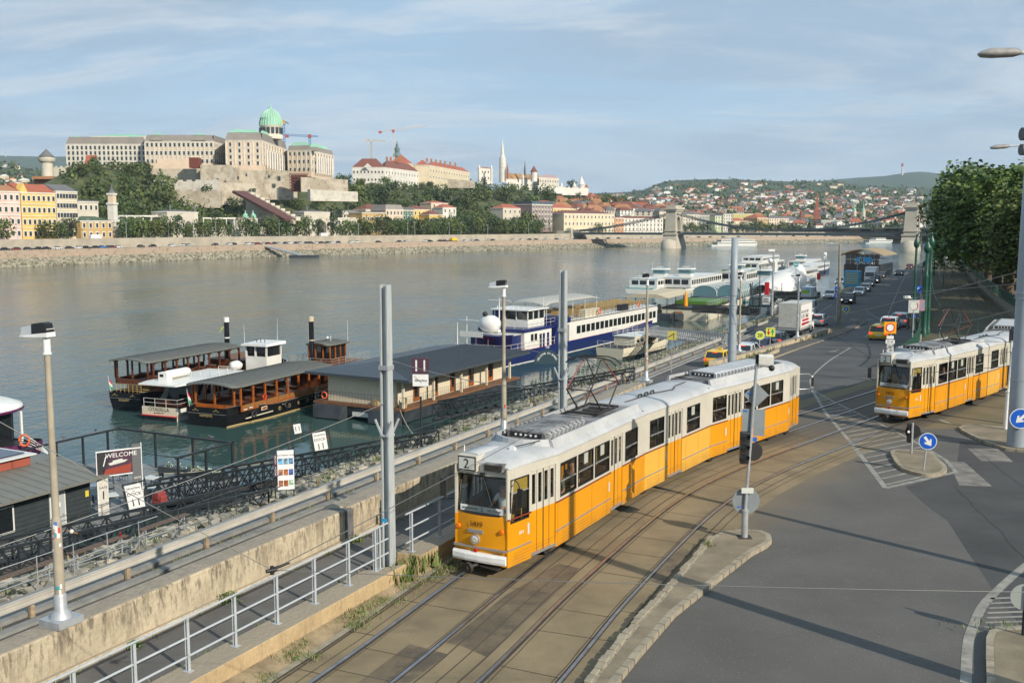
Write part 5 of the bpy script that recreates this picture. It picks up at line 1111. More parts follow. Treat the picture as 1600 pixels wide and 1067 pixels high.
# local x = towards the quay, y = along the quay (away from viewer)
m=MB(); m.bx(-11,1.2,-16,11,-.3,.55,0); m.bx(-11.1,1.3,-16.1,11.1,.55,.70,1); at(r,'pontoon_hull',m,[dkpont,mt('pontoon_deck',(.17,.18,.18),.7,var=.2,sc=1)])
m=MB(); m.bx(-9.5,0,-16,0,.7,3.15,0)
for z in range(9): m.bx(.0,.012,-16,0,.95+z*.26,.965+z*.26,1)
for z in range(9): m.bx(-9.5,0,.0,.012,.95+z*.26,.965+z*.26,1)
at(r,'wall',m,[mt('charcoal_boards',(.028,.038,.042),.6,var=.15,sc=2),blk])
m=MB(); m.add([(.9,-16.6,3.25),(.9,.9,3.25),(-3.6,.9,3.75),(-3.6,-16.6,3.75),(.9,-16.6,3.10),(.9,.9,3.10),(-9.9,.9,3.6),(-9.9,-16.6,3.6),(-9.9,.9,3.75),(-9.9,-16.6,3.75)],[(0,1,2,3),(4,5,1,0),(5,6,8,2,1),(3,2,8,9),(7,6,5,4)],0)
for k in range(26): y=-16.4+k*.68; m.loft([[(.92,y-.02,3.26),(.92,y+.02,3.26),(.92,y,3.30)],[(-3.55,y-.02,3.75),(-3.55,y+.02,3.75),(-3.55,y,3.80)]],0)
at(r,'roof',m,[mt('ribbed_gray_roof',(.155,.155,.135),.55,var=.08,sc=1)])
m=MB(); m.bx(-9.0,-3.4,-16,-1.2,3.76,4.35,0)
for k in range(12): m.bx(-3.4,-3.385,-15.6+k*1.2,-15.55+k*1.2,3.78,4.33,1)
at(r,'clerestory',m,[mt('terracotta_panel',(.30,.075,.045),.6,var=.08,sc=1),mt('dark_red_seam',(.15,.04,.03),.6)])
m=MB(); m.bx(-9.3,-3.1,-16.3,-1.0,4.35,4.42,0)
for k in range(5): m.bx(-3.6,-9.0,-15.6+k*2.9,-13.0+k*2.9,4.45,4.50,1)
at(r,'solar_roof',m,[white_r,mt('solar_panel',(.02,.025,.045),.12,spec=.8)])
m=MB(); m.bx(.0,.05,-2.75,-1.72,.7,2.85,0); m.bx(.05,.08,-2.65,-1.82,.75,2.75,1); o=at(r,'door',m,[white_r,mt('door_gray',(.36,.38,.38),.5)]); m=MB(); m.bx(.08,.09,-2.45,-2.1,1.95,2.2,0); m.bx(.08,.09,-2.4,-2.2,1.35,1.45,0); m.bx(.08,.13,-2.0,-1.9,1.45,1.5,1); m.build('notice',[whitep,silv],o)
for y in(-5.8,-11.5):
 m=MB(); m.bx(0,.06,y-.85,y+.85,1.3,2.75,0); o=at(r,'window',m,[white_r]); MB().bx(.06,.07,y-.75,y+.75,1.4,2.66,0).build('pane',[dglass],o)
m=MB(); m.bx(.0,.02,-.35,-.12,2.05,2.4,0); at(r,'warning_notice',m,[mt('yellow_notice',(.6,.5,.05),.5)])
m=MB(); m.bx(-3.35,-2.6,-15.5,-14.6,3.85,4.5,0); at(r,'air_conditioner',m,[whitep])
rail(r,[(1.1,-16,.7),(1.1,1.4,.7)],1.0,drail,1.5);
# terrace frame with gulls
tf=T('terrace_frame','dark steel post-and-beam frame round the open terrace of pontoon one','frame',(-24.3,56.0,WZ),-HD)
for a in((-9.5,1.2),(-9.5,3.3),(-9.5,5.4),(-9.5,7.5),(-9.5,9.6),(1.0,10.6),(-2.5,10.6),(-6,10.6),(1.0,8.2),(1.0,5.8)): MB().bx(a[0]-.06,a[0]+.06,a[1]-.06,a[1]+.06,.7,3.15,0).build('post',[pwood],tf)
m=MB(); m.bx(-9.6,-9.45,.9,10.7,3.1,3.22,0); m.bx(-9.6,1.1,10.55,10.7,3.1,3.22,0); m.bx(.95,1.1,5.6,10.7,3.1,3.22,0); m.bx(-9.6,1.1,10.6,10.64,1.6,1.64,0); m.build('beam',[pwood],tf)
gull=None
for k,(x,y) in enumerate(((-9.5,1.6),(-9.5,3.9),(-9.5,6.0),(-9.5,8.6),(-7.2,10.6),(-3.6,10.6),(-.8,10.6))):
 if gull is None:
  m=MB(); m.loft([[Vector((q*math.cos(t_),yy,zz+q*.8*math.sin(t_))) for t_ in [j*math.pi/4 for j in range(8)]] for yy,q,zz in((-.22,.015,.16),(-.12,.05,.17),(0,.075,.19),(.1,.06,.23),(.15,.035,.29),(.2,.038,.31),(.25,.01,.30))],0,True); m.tube((.02,0,0),(.02,0,.13),.008,None,4,1); m.tube((-.02,0,0),(-.02,0,.13),.008,None,4,1)
  gull=m.build('pigeon',[mt('pigeon_gray',(.09,.095,.11),.7),redsg]); o=gull
 else: o=gull.copy(); COL.objects.link(o)
 o.location=Matrix.Translation((-24.3,56,WZ))@Matrix.Rotation(-HD,4,'Z')@Vector((x,y,3.22)); o.rotation_euler=(0,0,k*1.3); tag(o,'small gray pigeon perched on the dark steel frame of the pontoon terrace','pigeon','pigeons perched on the terrace frame')
for k,(x,y) in enumerate(((-6,2.5),(-3.5,3.5),(-1,2.2),(-5,6),(-2,6.4),(-.2,4.6))):
 p=Matrix.Translation((-24.3,56,WZ))@Matrix.Rotation(-HD,4,'Z')@Vector((x,y,.7)); r2=T('cafe_table','pale square cafe table with dark chairs on the open terrace of pontoon one','table set',p,k*.3,'cafe tables on the terrace of pontoon one')
 MB().bx(-.45,.45,-.45,.45,.70,.75,0).build('tabletop',[frost],r2); MB().tube((0,0,0),(0,0,.7),.04,None,6,0).build('leg',[drail],r2)
 for s in(-1,1): m=MB(); m.bx(s*.75-.2,s*.75+.2,-.2,.2,.42,.46,0); m.bx(s*.93-.02,s*.93+.02,-.2,.2,.46,.85,0); [m.tube((s*.75+q*.18,w2*.18,0),(s*.75+q*.18,w2*.18,.42),.015,None,4,0) for q in(-1,1) for w2 in(-1,1)]; m.build('chair',[drail],r2)
m=MB(Lc((-24.3,56,WZ),HD)); g=random.Random(5); m.bx(-5,.8,9.8,10.4,.7,1.1,0);
for _ in range(14): leafclump(m,(g.uniform(-4.8,.6),10.1,1.1),.32,45,.05,g,(1,1,2))
tag(m.build('flower_planter',[drail,leafA,whitep]),'long dark planter of green leaves and white flowers on the terrace edge','planter')
m=MB(Lc((-20.9,57.6,-7.3),HD)); m.bx(-.4,.4,-.25,.25,.2,.75,0); m.bx(-.15,.25,-.3,.3,.5,.95,0); tag(m.build('life_raft_box',[redp],bevel=.06),'faded red equipment box beside the gangway of pontoon one','box')
# welcome gate
gm_=mt('poster_plum',(.07,.035,.055),.4); gw=mt('poster_marble',(.52,.50,.45),.5,var=.12,sc=6); ggray=mt('poster_gray',(.12,.125,.13),.4)
p=(-22.75,56.5,-7.3); r=T('welcome_gate','tall printed welcome gate with gate number one, on pontoon one','gate sign',p); M=face_M((0,0,0),.55,-.83);
m=MB(M); m.bx(-1.22,-.62,-.08,0,0,3.7,0); m.bx(.78,1.22,-.08,0,.3,3.7,1); m.bx(-.62,.78,-.08,0,2.35,3.7,2) if 0 else None
m=MB(M); m.bx(-1.22,-.66,0,2.3,-.08,0,0); m.bx(.72,1.22,0,3.95,-.08,0,1); m.bx(-1.22,.72,2.3,3.7,-.08,0,2); m.add([(-1.2,2.3,.004),(-.9,2.3,.004),(-.35,3.68,.004),(-1.2,3.68,.004)],[(0,1,2,3)],3); m.add([(-.85,2.35,.004),(-.95,2.62,.004),(.55,2.82,.004),(.68,2.9,.004),(.60,2.35,.004)][::-1],[(4,3,2,1,0)],4); m.build('panel',[gw,ggray,gm_,mt('poster_dark',(.03,.03,.035),.4),mt('poster_maroon',(.28,.05,.03),.4)],r)
m=MB(M); m.bx(-1.26,-1.22,0,3.75,-.1,.02,0); m.bx(1.22,1.26,0,4.0,-.1,.02,0); m.bx(-1.24,1.24,3.68,3.74,-.1,.02,0); m.bx(-.66,.72,2.24,2.3,-.1,.02,0); m.build('frame',[whitep],r)
m=MB(); m.text('WELCOME',.36,M@Matrix.Translation((.12,3.42,.01)),0,.006); m.text('/',.8,M@Matrix.Translation((-.8,3.1,.01)),0,.006); m.text('GATE',.16,M@Matrix.Translation((.97,1.95,.01)),0,.006); m.text('1',.5,M@Matrix.Translation((.97,1.55,.01)),0,.006); m.build('white_lettering',[whitep],r)
m=MB(); m.text('GATE',.18,M@Matrix.Translation((-.94,1.62,.01)),0,.006); m.text('1',.7,M@Matrix.Translation((-.94,1.15,.01)),0,.006); m.build('black_lettering',[ink],r)
m=MB(M); m.loft([[(-.62,2.98+.0,.008),(-.5,2.86,.008),(.3,2.98,.008),(.48,3.1,.008),(.2,3.12,.008),(.15,3.2,.008),(-.35,3.12,.008),(-.38,3.04,.008)],[(-.62,2.98+.0,.012),(-.5,2.86,.012),(.3,2.98,.012),(.48,3.1,.012),(.2,3.12,.012),(.15,3.2,.012),(-.35,3.12,.012),(-.38,3.04,.012)]],0); m.build('ship_picture',[frost],r)
def dock_board(label,p,w,h,n,tilt,lines,frame=True,legs=.6):
 r=T('dock_sign',label,'dock sign',p); M=face_M((0,0,0),n[0],n[1])@Matrix.Rotation(tilt,4,'Z'); m=MB(M); m.bx(-w/2,w/2,0,h,-.03,0,0); m.build('board',[whitep],r); m=MB()
 for tx,s,y in lines: m.text(tx,s,M@Matrix.Translation((0,y,.008)),0,.005)
 m.build('lettering',[ink],r)
 if frame: m=MB(M); m.bx(-w/2-.12,-w/2-.06,-legs,h+.1,-.1,-.03,0); m.bx(w/2+.2,w/2+.26,-legs,h+.25,-.1,-.03,0); m.bx(-w/2-.12,w/2+.26,h+.04,h+.1,-.1,-.03,0); m.bx(-w/2-.12,w/2+.26,-.1,-.04,-.1,-.03,0); m.build('frame',[pwood],r)
 return r
p=GY(215,795,49.5); dock_board('tilted white board reading Silverline Dock 11, on the gangway left of the boat tours board',p,.78,1.3,(.3,-1),R(9),(('Silverline',.19,1.12),('and',.09,.97),('DOCK',.24,.8),('11',.55,.35)))
p=GY(503,705,60.5); dock_board('tilted white Silverline Dock 11 board framed above the gangway behind the boat tours board',p,.8,1.22,(.3,-1),R(8),(('Silverline',.19,1.05),('DOCK',.24,.76),('11',.52,.32)))
p=GY(466,677,61.5); r=dock_board('small white board with only the number 11 on a spiked dark frame',p,.44,.6,(.3,-1),R(8),(('11',.42,.3),),False)
m=MB(face_M((0,0,0),.3,-1)@Matrix.Rotation(R(8),4,'Z'));
for k in range(9): m.tube((-.7+k*.13,-.1,-.05),(-.75+k*.15,.75,-.05),.014,None,4,0)
m.bx(-.75,1.2,-.1,-.04,-.08,-.02,0); m.bx(.9,.96,-2.1,.75,-.08,-.02,0) if 0 else None
for s in(-.75,-.45): m.bx(s-.03,s+.03,-2.3,-.1,-.08,-.02,0)
for k in range(7): m.bx(-.85,-.4,-2.0+k*.28,-1.96+k*.28,-.08,-.02,0)
m.build('spiked_frame',[pwood],r)
# boat tours board
p=L3(-33.35,45.2,QZ+.1); r=T('tour_board','tall white boat tours poster board with nine pictures, standing on the quay edge','notice board',p); M=face_M((0,0,0),.25,-.97); c0=GY(437,735,p[1]); cz=c0[2]-p[2]
for s in(-.42,.42): MB(M).bx(s-.03,s+.03,0,cz+.95,-.08,-.03,0).build('post',[pwood],r)
m=MB(M); m.bx(-.30,.45,cz-.9,cz+.95,-.03,0,0); m.bx(-.47,-.30,cz-.3,cz+.75,-.03,0,1); m.build('board',[whitep,gm_],r)
m=MB(); m.text('SIGHTSEEING TOUR',.085,M@Matrix.Translation((.08,cz+.72,.006)),0,.004); m.build('heading',[ink],r); m=MB(); [m.text(ch,.12,M@Matrix.Translation((-.385,cz+.67-k*.105,.006)),0,.004) for k,ch in enumerate('BOAT TOUR')]; m.build('side_lettering',[whitep],r)
pcs=[(.1,.3,.5),(.15,.28,.35),(.1,.25,.45),(.3,.14,.08),(.35,.12,.04),(.06,.1,.3),(.25,.1,.06),(.3,.1,.03),(.35,.5,.38)]
for k,c in enumerate(pcs): i,j=k%3,k//3; m=MB(M); m.bx(-.26+i*.235,-.06+i*.235,cz+.30-j*.52,cz+.58-j*.52,.002,.008,0); m.build('picture',[mt('picture_%d'%k,c,.4,var=.8,sc=9)],r)
# eleven sign on post
p=L3(-34.2,57.3,QZ-.2); r=T('dock_number_sign','plum and white dock sign reading 11 over a curling line logo, on a dark post','dock sign',p); MB().tube((0,0,0),(0,0,3.0),.06,None,10,0).build('post',[pwood],r); M=face_M((0,-.08,0),-.05,-1); za=GY(706,584,57.3)[2]-p[2]
m=MB(M); m.bx(-.5,.5,za,za+.95,-.12,0,0); m.bx(-.46,.46,za-.72,za-.02,-.08,-.02,1); m.build('panel',[gm_,whitep],r); m=MB(); m.text('11',.95,M@Matrix.Translation((0,za+.45,.01)),0,.006); m.build('number',[whitep],r)
m=MB(); m.text('Silverline',.20,M@Matrix.Translation((.02,za-.38,-.01)),0,.006); m.pipe([M@Vector(v) for v in((-.36,za-.12,-.01),(-.2,za-.3,-.01),(.0,za-.42,-.01),(.05,za-.55,-.01))],.008,4,0); m.build('lettering',[ink],r)
# ---- hull generator: stern at y=0, bow at +y
def hull(L,B,fb,top=None,m3=0,bowr=.7,sternw=.8,sheer=.5,stripe=.12,raise_stern=.0):
 m=MB(); rings=[]; N=22
 for i in range(N+1):
  t=i/N; y=L*t
  w=B/2*(lerp(sternw,1,sstep(0,.22,t)) if t<.22 else (1 if t<bowr else math.sqrt(max(0,1-((t-bowr)/(1-bowr))**2.2))))
  w=max(w,.03); z=fb+sheer*sstep(.6,1,t)+raise_stern*sstep(.25,0,t); wl=w*.93; yo=-(raise_stern*.35 if t<.02 else 0)
  rk=sheer*1.2*sstep(.8,1,t)
  half=[(wl*.6,y-rk*.0,-.35),(wl,y,0),(wl+.005,y,stripe),(w,y+yo+rk,z*.6),(w+.03,y+yo+rk,z),(w-.06,y+yo+rk,z),(w-.06,y+yo+rk,z-.08)]
  rings.append([(-a,b,c) for a,b,c in half[::-1]]+half)
 n=14; vs=[v for r_ in rings for v in r_]; fs=[];ms=[]
 strip_m=[3,3,0,0,2,1,4,1,2,0,0,3,3]
 for i in range(N):
  for k in range(n-1): fs.append((i*n+k,i*n+k+1,(i+1)*n+k+1,(i+1)*n+k)); ms.append([4,3,0,0,2,1,1,1,2,0,0,3,4][k])
 m.add(vs,fs,ms,False)
 m.add(rings[0],[tuple(range(n))],0)
 dk=[r_[0] for r_ in rings]+[r_[-1] for r_ in rings[::-1]]
 m.add([(a,b,fb-.1) for a,b,c in dk],[tuple(range(len(dk)))[::-1]],3); return m
def cabin(root,x0,x1,y0,y1,z0,z1,mats,wins=None,name='cabin',roofo=.12,roofm_=None,glassm=None):
 m=MB(); m.bx(x0,x1,y0,y1,z0,z1,0); o=m.build(name,[mats],root)
 if roofm_: m=MB(); m.bx(x0-roofo,x1+roofo,y0-roofo,y1+roofo,z1,z1+.09,0); m.build('roof',[roofm_],root)
 for (sx,a,b,n,gap,c,d) in (wins or []):   # side, y0,y1,count,gap,z0,z1
  st=(b-a)/n
  for k in range(n):
   ya=a+k*st+gap/2; yb=a+(k+1)*st-gap/2; m=MB()
   if sx in(-1,1): xx=x1 if sx>0 else x0; m.bx(xx-.02,xx+.015,ya,yb,c,d,0)
   else: yy=y0 if sx==2 else y1; m.bx(ya,yb,yy-.015,yy+.02,c,d,0)
   m.build('window',[glassm or dglass],root)
 return o
def boat(name,label,stern,h,group=None,cat='boat'): return T(name,label,cat,(stern[0],stern[1],WZ),-R(h),group)
def canopy(root,xs,y0,y1,z,crown,mat,overs=.3,rib=.5,name='roof'):
 m=MB(); k=9; rings=[]
 for y,ex in((y0,-.9),(y0+.25,-.35),(y0+.8,0),(y1-.5,0),(y1,-.25)):
  w=xs+ex*.6; rings.append([(-w+2*w*i/(k-1),y,z+crown*(1-((2*i/(k-1))-1)**2)-(.0)) for i in range(k)]+[(w-2*w*i/(k-1),y,z-.09+crown*(1-((2*i/(k-1))-1)**2)*.9) for i in range(k)])
 m.loft(rings,0,True)
 y=y0+.9
 while y<y1-.3:
  m.pipe([(-xs+2*xs*i/8,y,z+crown*(1-((2*i/8)-1)**2)+.012) for i in range(9)],.014,4,1); y+=rib
 return m.build(name,[mat,mt('roof_rib',(.06,.06,.055),.7)],root)
def wooden(label,stern,h,L,B,two,nm):
 r=boat('wooden_boat',label,stern,h)
 hm=hull(L,B,1.25,raise_stern=.55,sternw=.72,bowr=.72,sheer=.6); at(r,'hull',hm,[hullb,deckw,gold,hullw,blk])
 m=MB(); m.text(nm,.30,face_M((0,-.32,1.0),0,-1),0,.01); m.text('~*~',.45,face_M((-1.1,-.33,1.45),0,-1),0,.01); m.text('~*~',.45,face_M((1.1,-.33,1.45),0,-1),0,.01); at(r,'stern_lettering',m,[gold])
 zd=2.3 if two else 1.25; zr_=zd+2.35 if two else 3.55; zs=zd+.55
 if two: m=MB(); m.bx(-B*.40,B*.40,2.4,L*.62,1.2,zd,0); at(r,'lower_cabin',m,[woodd])
 wd=woodd if two else woodo; ya,yb=.9,L*.57
 m=MB();
 for s in(-1,1): m.bx(s*B*.45-.05,s*B*.45+.05,ya+.3,yb,zd,zs,0)
 m.bx(-B*.36,B*.36,ya,ya+.1,zd,zs,0); at(r,'bulwark',m,[wd])
 n=8
 for s in(-1,1):
  for k in range(n+1):
   y=lerp(ya+.3,yb,k/n); MB().bx(s*B*.45-.07,s*B*.45+.07,y-.08,y+.08,zs,zr_,0).build('post',[wd],r)
  m=MB(); m.bx(s*B*.45-.06,s*B*.45+.06,ya,yb,zr_-.18,zr_,0); m.build('roof_beam',[wd],r)
  for k in range(n):
   y0=lerp(ya+.3,yb,k/n);y1=lerp(ya+.3,yb,(k+1)/n); m=MB()
   for (yy,zq) in((y0+.08,zr_-.18),(y1-.08,zr_-.18)):
    sg=1 if yy<(y0+y1)/2 else -1; m.add([(s*B*.45,yy,zq),(s*B*.45,yy+sg*.3,zq),(s*B*.45,yy,zq-.3)],[(0,1,2),(2,1,0)],0)
   for q in range(5): m.tube((s*B*.47,y0+.1,zs-.35+.08*q),(s*B*.47,y1-.1,zs-.35+.08*q),.012,None,4,1)
   m.build('arch_panel',[wd,gold],r)
 for x in(-B*.36,0,B*.36): MB().bx(x-.07,x+.07,ya-.02,ya+.12,zs,zr_,0).build('post',[wd],r)
 canopy(r,B*.5,.2,yb+.5,zr_,.28,canvas)
 m=MB(); m.bx(-B*.4,B*.4,ya+.5,yb,zd-.02,zd+.03,0);
 for k in range(6):
  for s in(-1,1): m.bx(s*1.3-.5,s*1.3+.5,ya+1.2+k*1.7,ya+1.9+k*1.7,zd+.5,zd+.75,0)
 at(r,'saloon_furniture',m,[woodd])
 m=MB(); fy=yb+1.3; fh=8.3 if not two else 7.6; m.tube((-.2,fy,1.2),(-.2,fy,fh-.5),.30,.27,16,0); m.tube((-.2,fy,fh-.5),(-.2,fy,fh),.30,.30,16,1); m.tube((-.2,fy,fh*.7),(-.2,fy,fh*.7+.12),.30,.30,16,1); m.tube((-.2,fy,zr_-.4),(-.2,fy,zr_+.1),.42,.34,16,0); at(r,'funnel',m,[hullb,beige if not two else whitep])
 # fore deck and wheelhouse
 z2=3.0; m=MB(); m.bx(-B*.40,B*.40,yb+.5,L*.88,1.2,z2,0); m.bx(-B*.46,B*.46,yb+.5,L*.9,z2,z2+.08,1); at(r,'fore_cabin',m,[woodd,deckw])
 if not two:
  wy=yb+2.4; cabin(r,-1.3,1.3,wy,wy+3.0,z2,z2+.85,woodd,name='wheelhouse_base'); m=MB()
  for x in(-1.3,-.45,.45,1.3):
   for y in(wy,wy+3.0): m.bx(x-.06,x+.06,y-.06,y+.06,z2+.8,z2+2.3,0)
  for y in(wy+1,wy+2):
   for x in(-1.3,1.3): m.bx(x-.06,x+.06,y-.06,y+.06,z2+.8,z2+2.3,0)
  m.bx(-1.35,1.35,wy-.05,wy+3.05,z2+2.15,z2+2.3,0); at(r,'wheelhouse_frame',m,[woodo]); m=MB(); m.bx(-1.27,1.27,wy+.03,wy+2.97,z2+.85,z2+2.15,0); at(r,'wheelhouse_glass',m,[dglass]); canopy(r,1.7,wy-.5,wy+3.5,z2+2.32,.22,canvas,name='wheelhouse_roof')
  for x,y in((-1.4,wy+.2),(1.5,wy+3.2)): MB().tube((x,y,z2+2.4),(x,y,z2+4.6),.03,.015,5,0).build('antenna',[white_r],r)
  m=MB(); m.ball((0,wy+1.6,z2+2.85),.14,0,8); m.tube((.4,wy+1.6,z2+2.5),(.4,wy+1.6,z2+3.1),.03,None,5,0); at(r,'horn',m,[whitep])
  rail(r,[(-B*.45,yb+.7,z2+.08),(B*.45,yb+.7,z2+.08),(B*.45,L*.88,z2+.08),(-B*.45,L*.88,z2+.08)],1.0,mt('pale_rail',(.33,.31,.27),.5),1.1,nr=4,closed=True)
  for k in range(5): y=6.5+k*1.55; m=MB(); m.disc((B/2+.01,y,.72),(1,0,0),.17,.05,16,0); m.disc((B/2+.04,y,.72),(1,0,0),.11,.02,16,1); m.build('porthole',[gold,dglass],r)
  m=MB(); m.M=Matrix.Translation((B/2*.98,4.2,1.12)); m.bx(0,.05,-.42,.42,-.16,.16,0); m.bx(.03,.06,-.35,.35,-.12,.12,1); at(r,'oval_window',m,[white_r,woodo],bevel=.05)
  m=MB(); m.bx(B/2,B/2+.06,1.4,5.4,.62,.70,0); at(r,'rubbing_strake',m,[cream])
  m=MB(); Q=Matrix(((0,0,1,B/2-.12),(1,0,0,1.6),(0,1,0,1.45),(0,0,0,1))); m.text('~',.9,Q@Matrix.Rotation(.1,4,'Z'),0,.02); m.text('~',.9,Q@Matrix.Translation((.8,.05,0)),0,.02); at(r,'hull_ornament',m,[whitep])
  for y0,w_ in((6.9,1.0),(9.6,3.2)): m=MB(); m.bx(B/2,B/2+.02,y0,y0+w_,1.0,1.04,0); m.bx(B/2,B/2+.02,y0,y0+w_,1.26,1.30,0); m.bx(B/2,B/2+.02,y0,y0+.04,1.04,1.26,0); m.bx(B/2,B/2+.02,y0+w_-.04,y0+w_,1.04,1.26,0); at(r,'gilt_frame',m,[gold])
  m=MB(); m.pipe([(B*.46+.26*math.cos(t_*.524)*0,4.6+.26*math.cos(t_*.524),2.05+.26*math.sin(t_*.524)) for t_ in range(12)],.06,6,0,True); at(r,'lifebuoy',m,[red])
 else:
  m=MB(); m.pipe([(-.9,yb+1.9,zr_-1.6),(-.9,yb+1.9,zr_-.4),(-.7,yb+1.6,zr_-.2)],.16,8,0); at(r,'copper_vent',m,[mt('copper',(.45,.16,.06),.3,metal=.6)])
  m=MB(); m.add([(0,fy-1.6,fh-1.6),(0,fy-1.0,fh-1.2),(0,fy-.6,fh-.9),(0,fy-1.1,fh-1.0)],[(0,1,2,3),(3,2,1,0)],0); m.tube((0,fy-1.6,fh-1.8),(-.2,fy,fh-.2),.01,None,4,1); at(r,'yellow_pennant',m,[yelfl,blk])
  m=MB();
  for k in range(6): m.bx(.4,1.3,.8+k*.25,1.05+k*.25,1.2+k*.18,1.25+k*.18,0)
  at(r,'stern_stair',m,[gold]); rail(r,[(-B*.34,.1,1.7),(B*.34,.1,1.7)],.8,gold,.5,nr=4)
 for y in(2.5,7.5,12.5,17.5): MB().pipe([(B/2+.1,y+.28*math.cos(t_*.628),.85+.28*math.sin(t_*.628)) for t_ in range(10)],.09,6,0,True).build('fender',[blk],r)
 fl=MB(); fl.tube((-B*.3,-.3,1.7),(-B*.3,-.6,3.3),.02,None,5,0); at(r,'flagpole',fl,[whitep])
 for k,c in enumerate((redsg,whitep,grnsg)): z=3.1-k*.28; m=MB(); m.add([(-B*.3,-.55,z),(-B*.3-.05,-.1+.05*k,z-.5),(-B*.3-.05,-.1+.05*k,z-.78),(-B*.3,-.5,z-.28)],[(0,1,2,3),(3,2,1,0)],0); m.build('flag_stripe',[c],r)
 return r
wooden('dark wooden boat with an open upper deck, left of the white CITADELLA cruiser',(-36.9,94.0),22,25,5.2,True,'GULLIVER')
wooden('large black-hulled wooden boat with gray roof, brown wheelhouse and tall black funnel',(-26.7,86.2),22,27,5.8,False,'KISMEDVE')
# small white cruiser between them
r=boat('motor_yacht','white cruiser lettered CITADELLA moored between the two dark wooden boats',(-31.9,88.9),22); L,B=24,4.3
at(r,'hull',hull(L,B,1.15,sternw=.95,stripe=.42,sheer=.5),[hullw,hullw,hullw,hullb,blk]); m=MB(); m.bx(-B*.44,B*.44,-.06,.0,.02,.40,0); m.bx(-B*.46,B*.46,-.25,.0,.42,.48,1); at(r,'transom_band',m,[hullb,redsg]); m=MB(); m.bx(-B*.47,B*.47,-.03,.02,.48,1.22,0); at(r,'transom',m,[cream])
m=MB(); m.text('CITADELLA',.46,face_M((-.1,-.04,.98),0,-1),0,.01); m.text('BUDAPEST HU',.17,face_M((-.1,-.04,.66),0,-1),0,.01); at(r,'name_lettering',m,[ink])
m=MB(); m.loft([[(-2.1,-.3,3.2),(2.1,-.3,3.2),(2.1,-.3,3.32),(-2.1,-.3,3.32)],[(-2.25,1,3.2),(2.25,1,3.2),(2.2,1,3.4),(-2.2,1,3.4)],[(-2.2,9.5,3.2),(2.2,9.5,3.2),(2.1,9.5,3.4),(-2.1,9.5,3.4)]],0,False); at(r,'roof',m,[hullw])
m=MB(); m.bx(-1.7,1.7,3.2,9.4,1.1,3.2,0);
for s in(-1,1): m.add([(s*2.15,2.0,1.1),(s*2.15,3.3,1.2),(s*2.15,4.4,3.2),(s*2.15,3.6,3.2),(s*2.15,3.0,2.0)],[(0,1,2,3,4),(4,3,2,1,0)],1); m.bx(s*2.1-.04,s*2.1+.04,4.0,9.4,1.1,1.9,1); m.bx(s*2.1-.04,s*2.1+.04,4.2,9.4,3.0,3.2,1); [m.bx(s*2.1-.05,s*2.1+.05,4.6+k*1.5,4.75+k*1.5,1.9,3.0,1) for k in range(4)]
at(r,'cabin',m,[dglass,hullw]); m=MB(); m.bx(-1.6,1.6,1.4,2.0,1.1,1.6,0); at(r,'stern_bench',m,[woodd])
m=MB(); m.lathe([(.05,0),(.40,.1),(.46,.5),(.46,2.9),(.36,3.2),(.05,3.3)],(0,0,0),14,0); m.v=[(x-.7,z+1.6,3.85+y*.9) for x,y,z in m.v]; m.bx(-1.2,-.2,1.3,2.0,3.4,4.15,0); m.bx(-1.0,-.6,1.28,1.3,3.75,4.0,1); at(r,'roof_locker',m,[hullw,dglass]); rail(r,[(-.2,4.6,3.4),(2.0,4.6,3.4),(2.0,8.6,3.4),(-.2,8.6,3.4)],.45,white_r,1.1,nr=2); rail(r,[(-1.9,.1,1.2),(1.9,.1,1.2),(1.95,3.0,1.2)],.75,white_r,1.0,nr=2)
m=MB(); m.bx(-1.9,1.9,9.6,13.6,1.1,2.5,0); [m.bx(-1.8+k*.95,-1.1+k*.95,9.7+j*1.3,10.5+j*1.3,2.5,2.85,0) for k in range(4) for j in range(3)]; at(r,'deck_seating',m,[woodd])
cabin(r,-1.3,1.3,14.4,17,2.0,4.1,hullw,name='wheelhouse_base'); m=MB(); m.bx(-1.2,1.2,14.5,16.9,4.1,5.2,0); at(r,'wheelhouse_glass',m,[dglass]); m=MB()
for x in(-1.25,-.1,1.25):
 for y in(14.45,16.95): m.bx(x-.09,x+.09,y-.06,y+.06,4.05,5.25,0)
m.loft([[(-1.6,14,5.2),(1.6,14,5.2),(1.5,14,5.4),(-1.5,14,5.4)],[(-1.6,17.5,5.2),(1.6,17.5,5.2),(1.5,17.5,5.5),(-1.5,17.5,5.5)]],0); at(r,'wheelhouse_roof',m,[hullw]); m=MB(); m.tube((-1.3,14.3,5.4),(-1.35,14.3,7.4),.03,.012,5,0); m.tube((1.2,16.5,5.4),(1.25,16.5,8.0),.03,.012,5,0); [m.tube((-.3+k*.5,15,5.5),(-.3+k*.5,15,5.9),.04,None,5,1) for k in range(3)]; at(r,'antenna',m,[white_r,blk])
m=MB(); m.lathe([(.1,0),(.5,.2),(.55,1.0),(.3,1.5)],(0,0,0),12,0); m.v=[(x-1.7,z+12.5,3.2+y) for x,y,z in m.v]; at(r,'life_raft',m,[hullw])
# mooring ropes
for a,b,lb in(((-18.6,92.6,-6.7),(-17.5,93.2,-6.7),'short mooring rope between the black-hulled boat and the dock house'),((-9.9,86.6,-6.8),(-6.5,66.5,-5.0),'long mooring rope from the dock house pontoon to the bank'),((-24.3,66,-7.4),(-12.5,62,-5.0),'mooring rope from the pontoon terrace to the bank'),((1.5,126,-6.2),(14.5,101,-5.0),'mooring rope from the navy and white ship to the bank')):
 a=Vector(a);b=Vector(b); m=MB(); m.pipe([tuple(a.lerp(b,t/8)-a-Vector((0,0,1.2*(t/8)*(1-t/8)))) for t in range(9)],.035,5,0); tag(m.build('mooring_rope',[beige],None,a),lb,'rope')
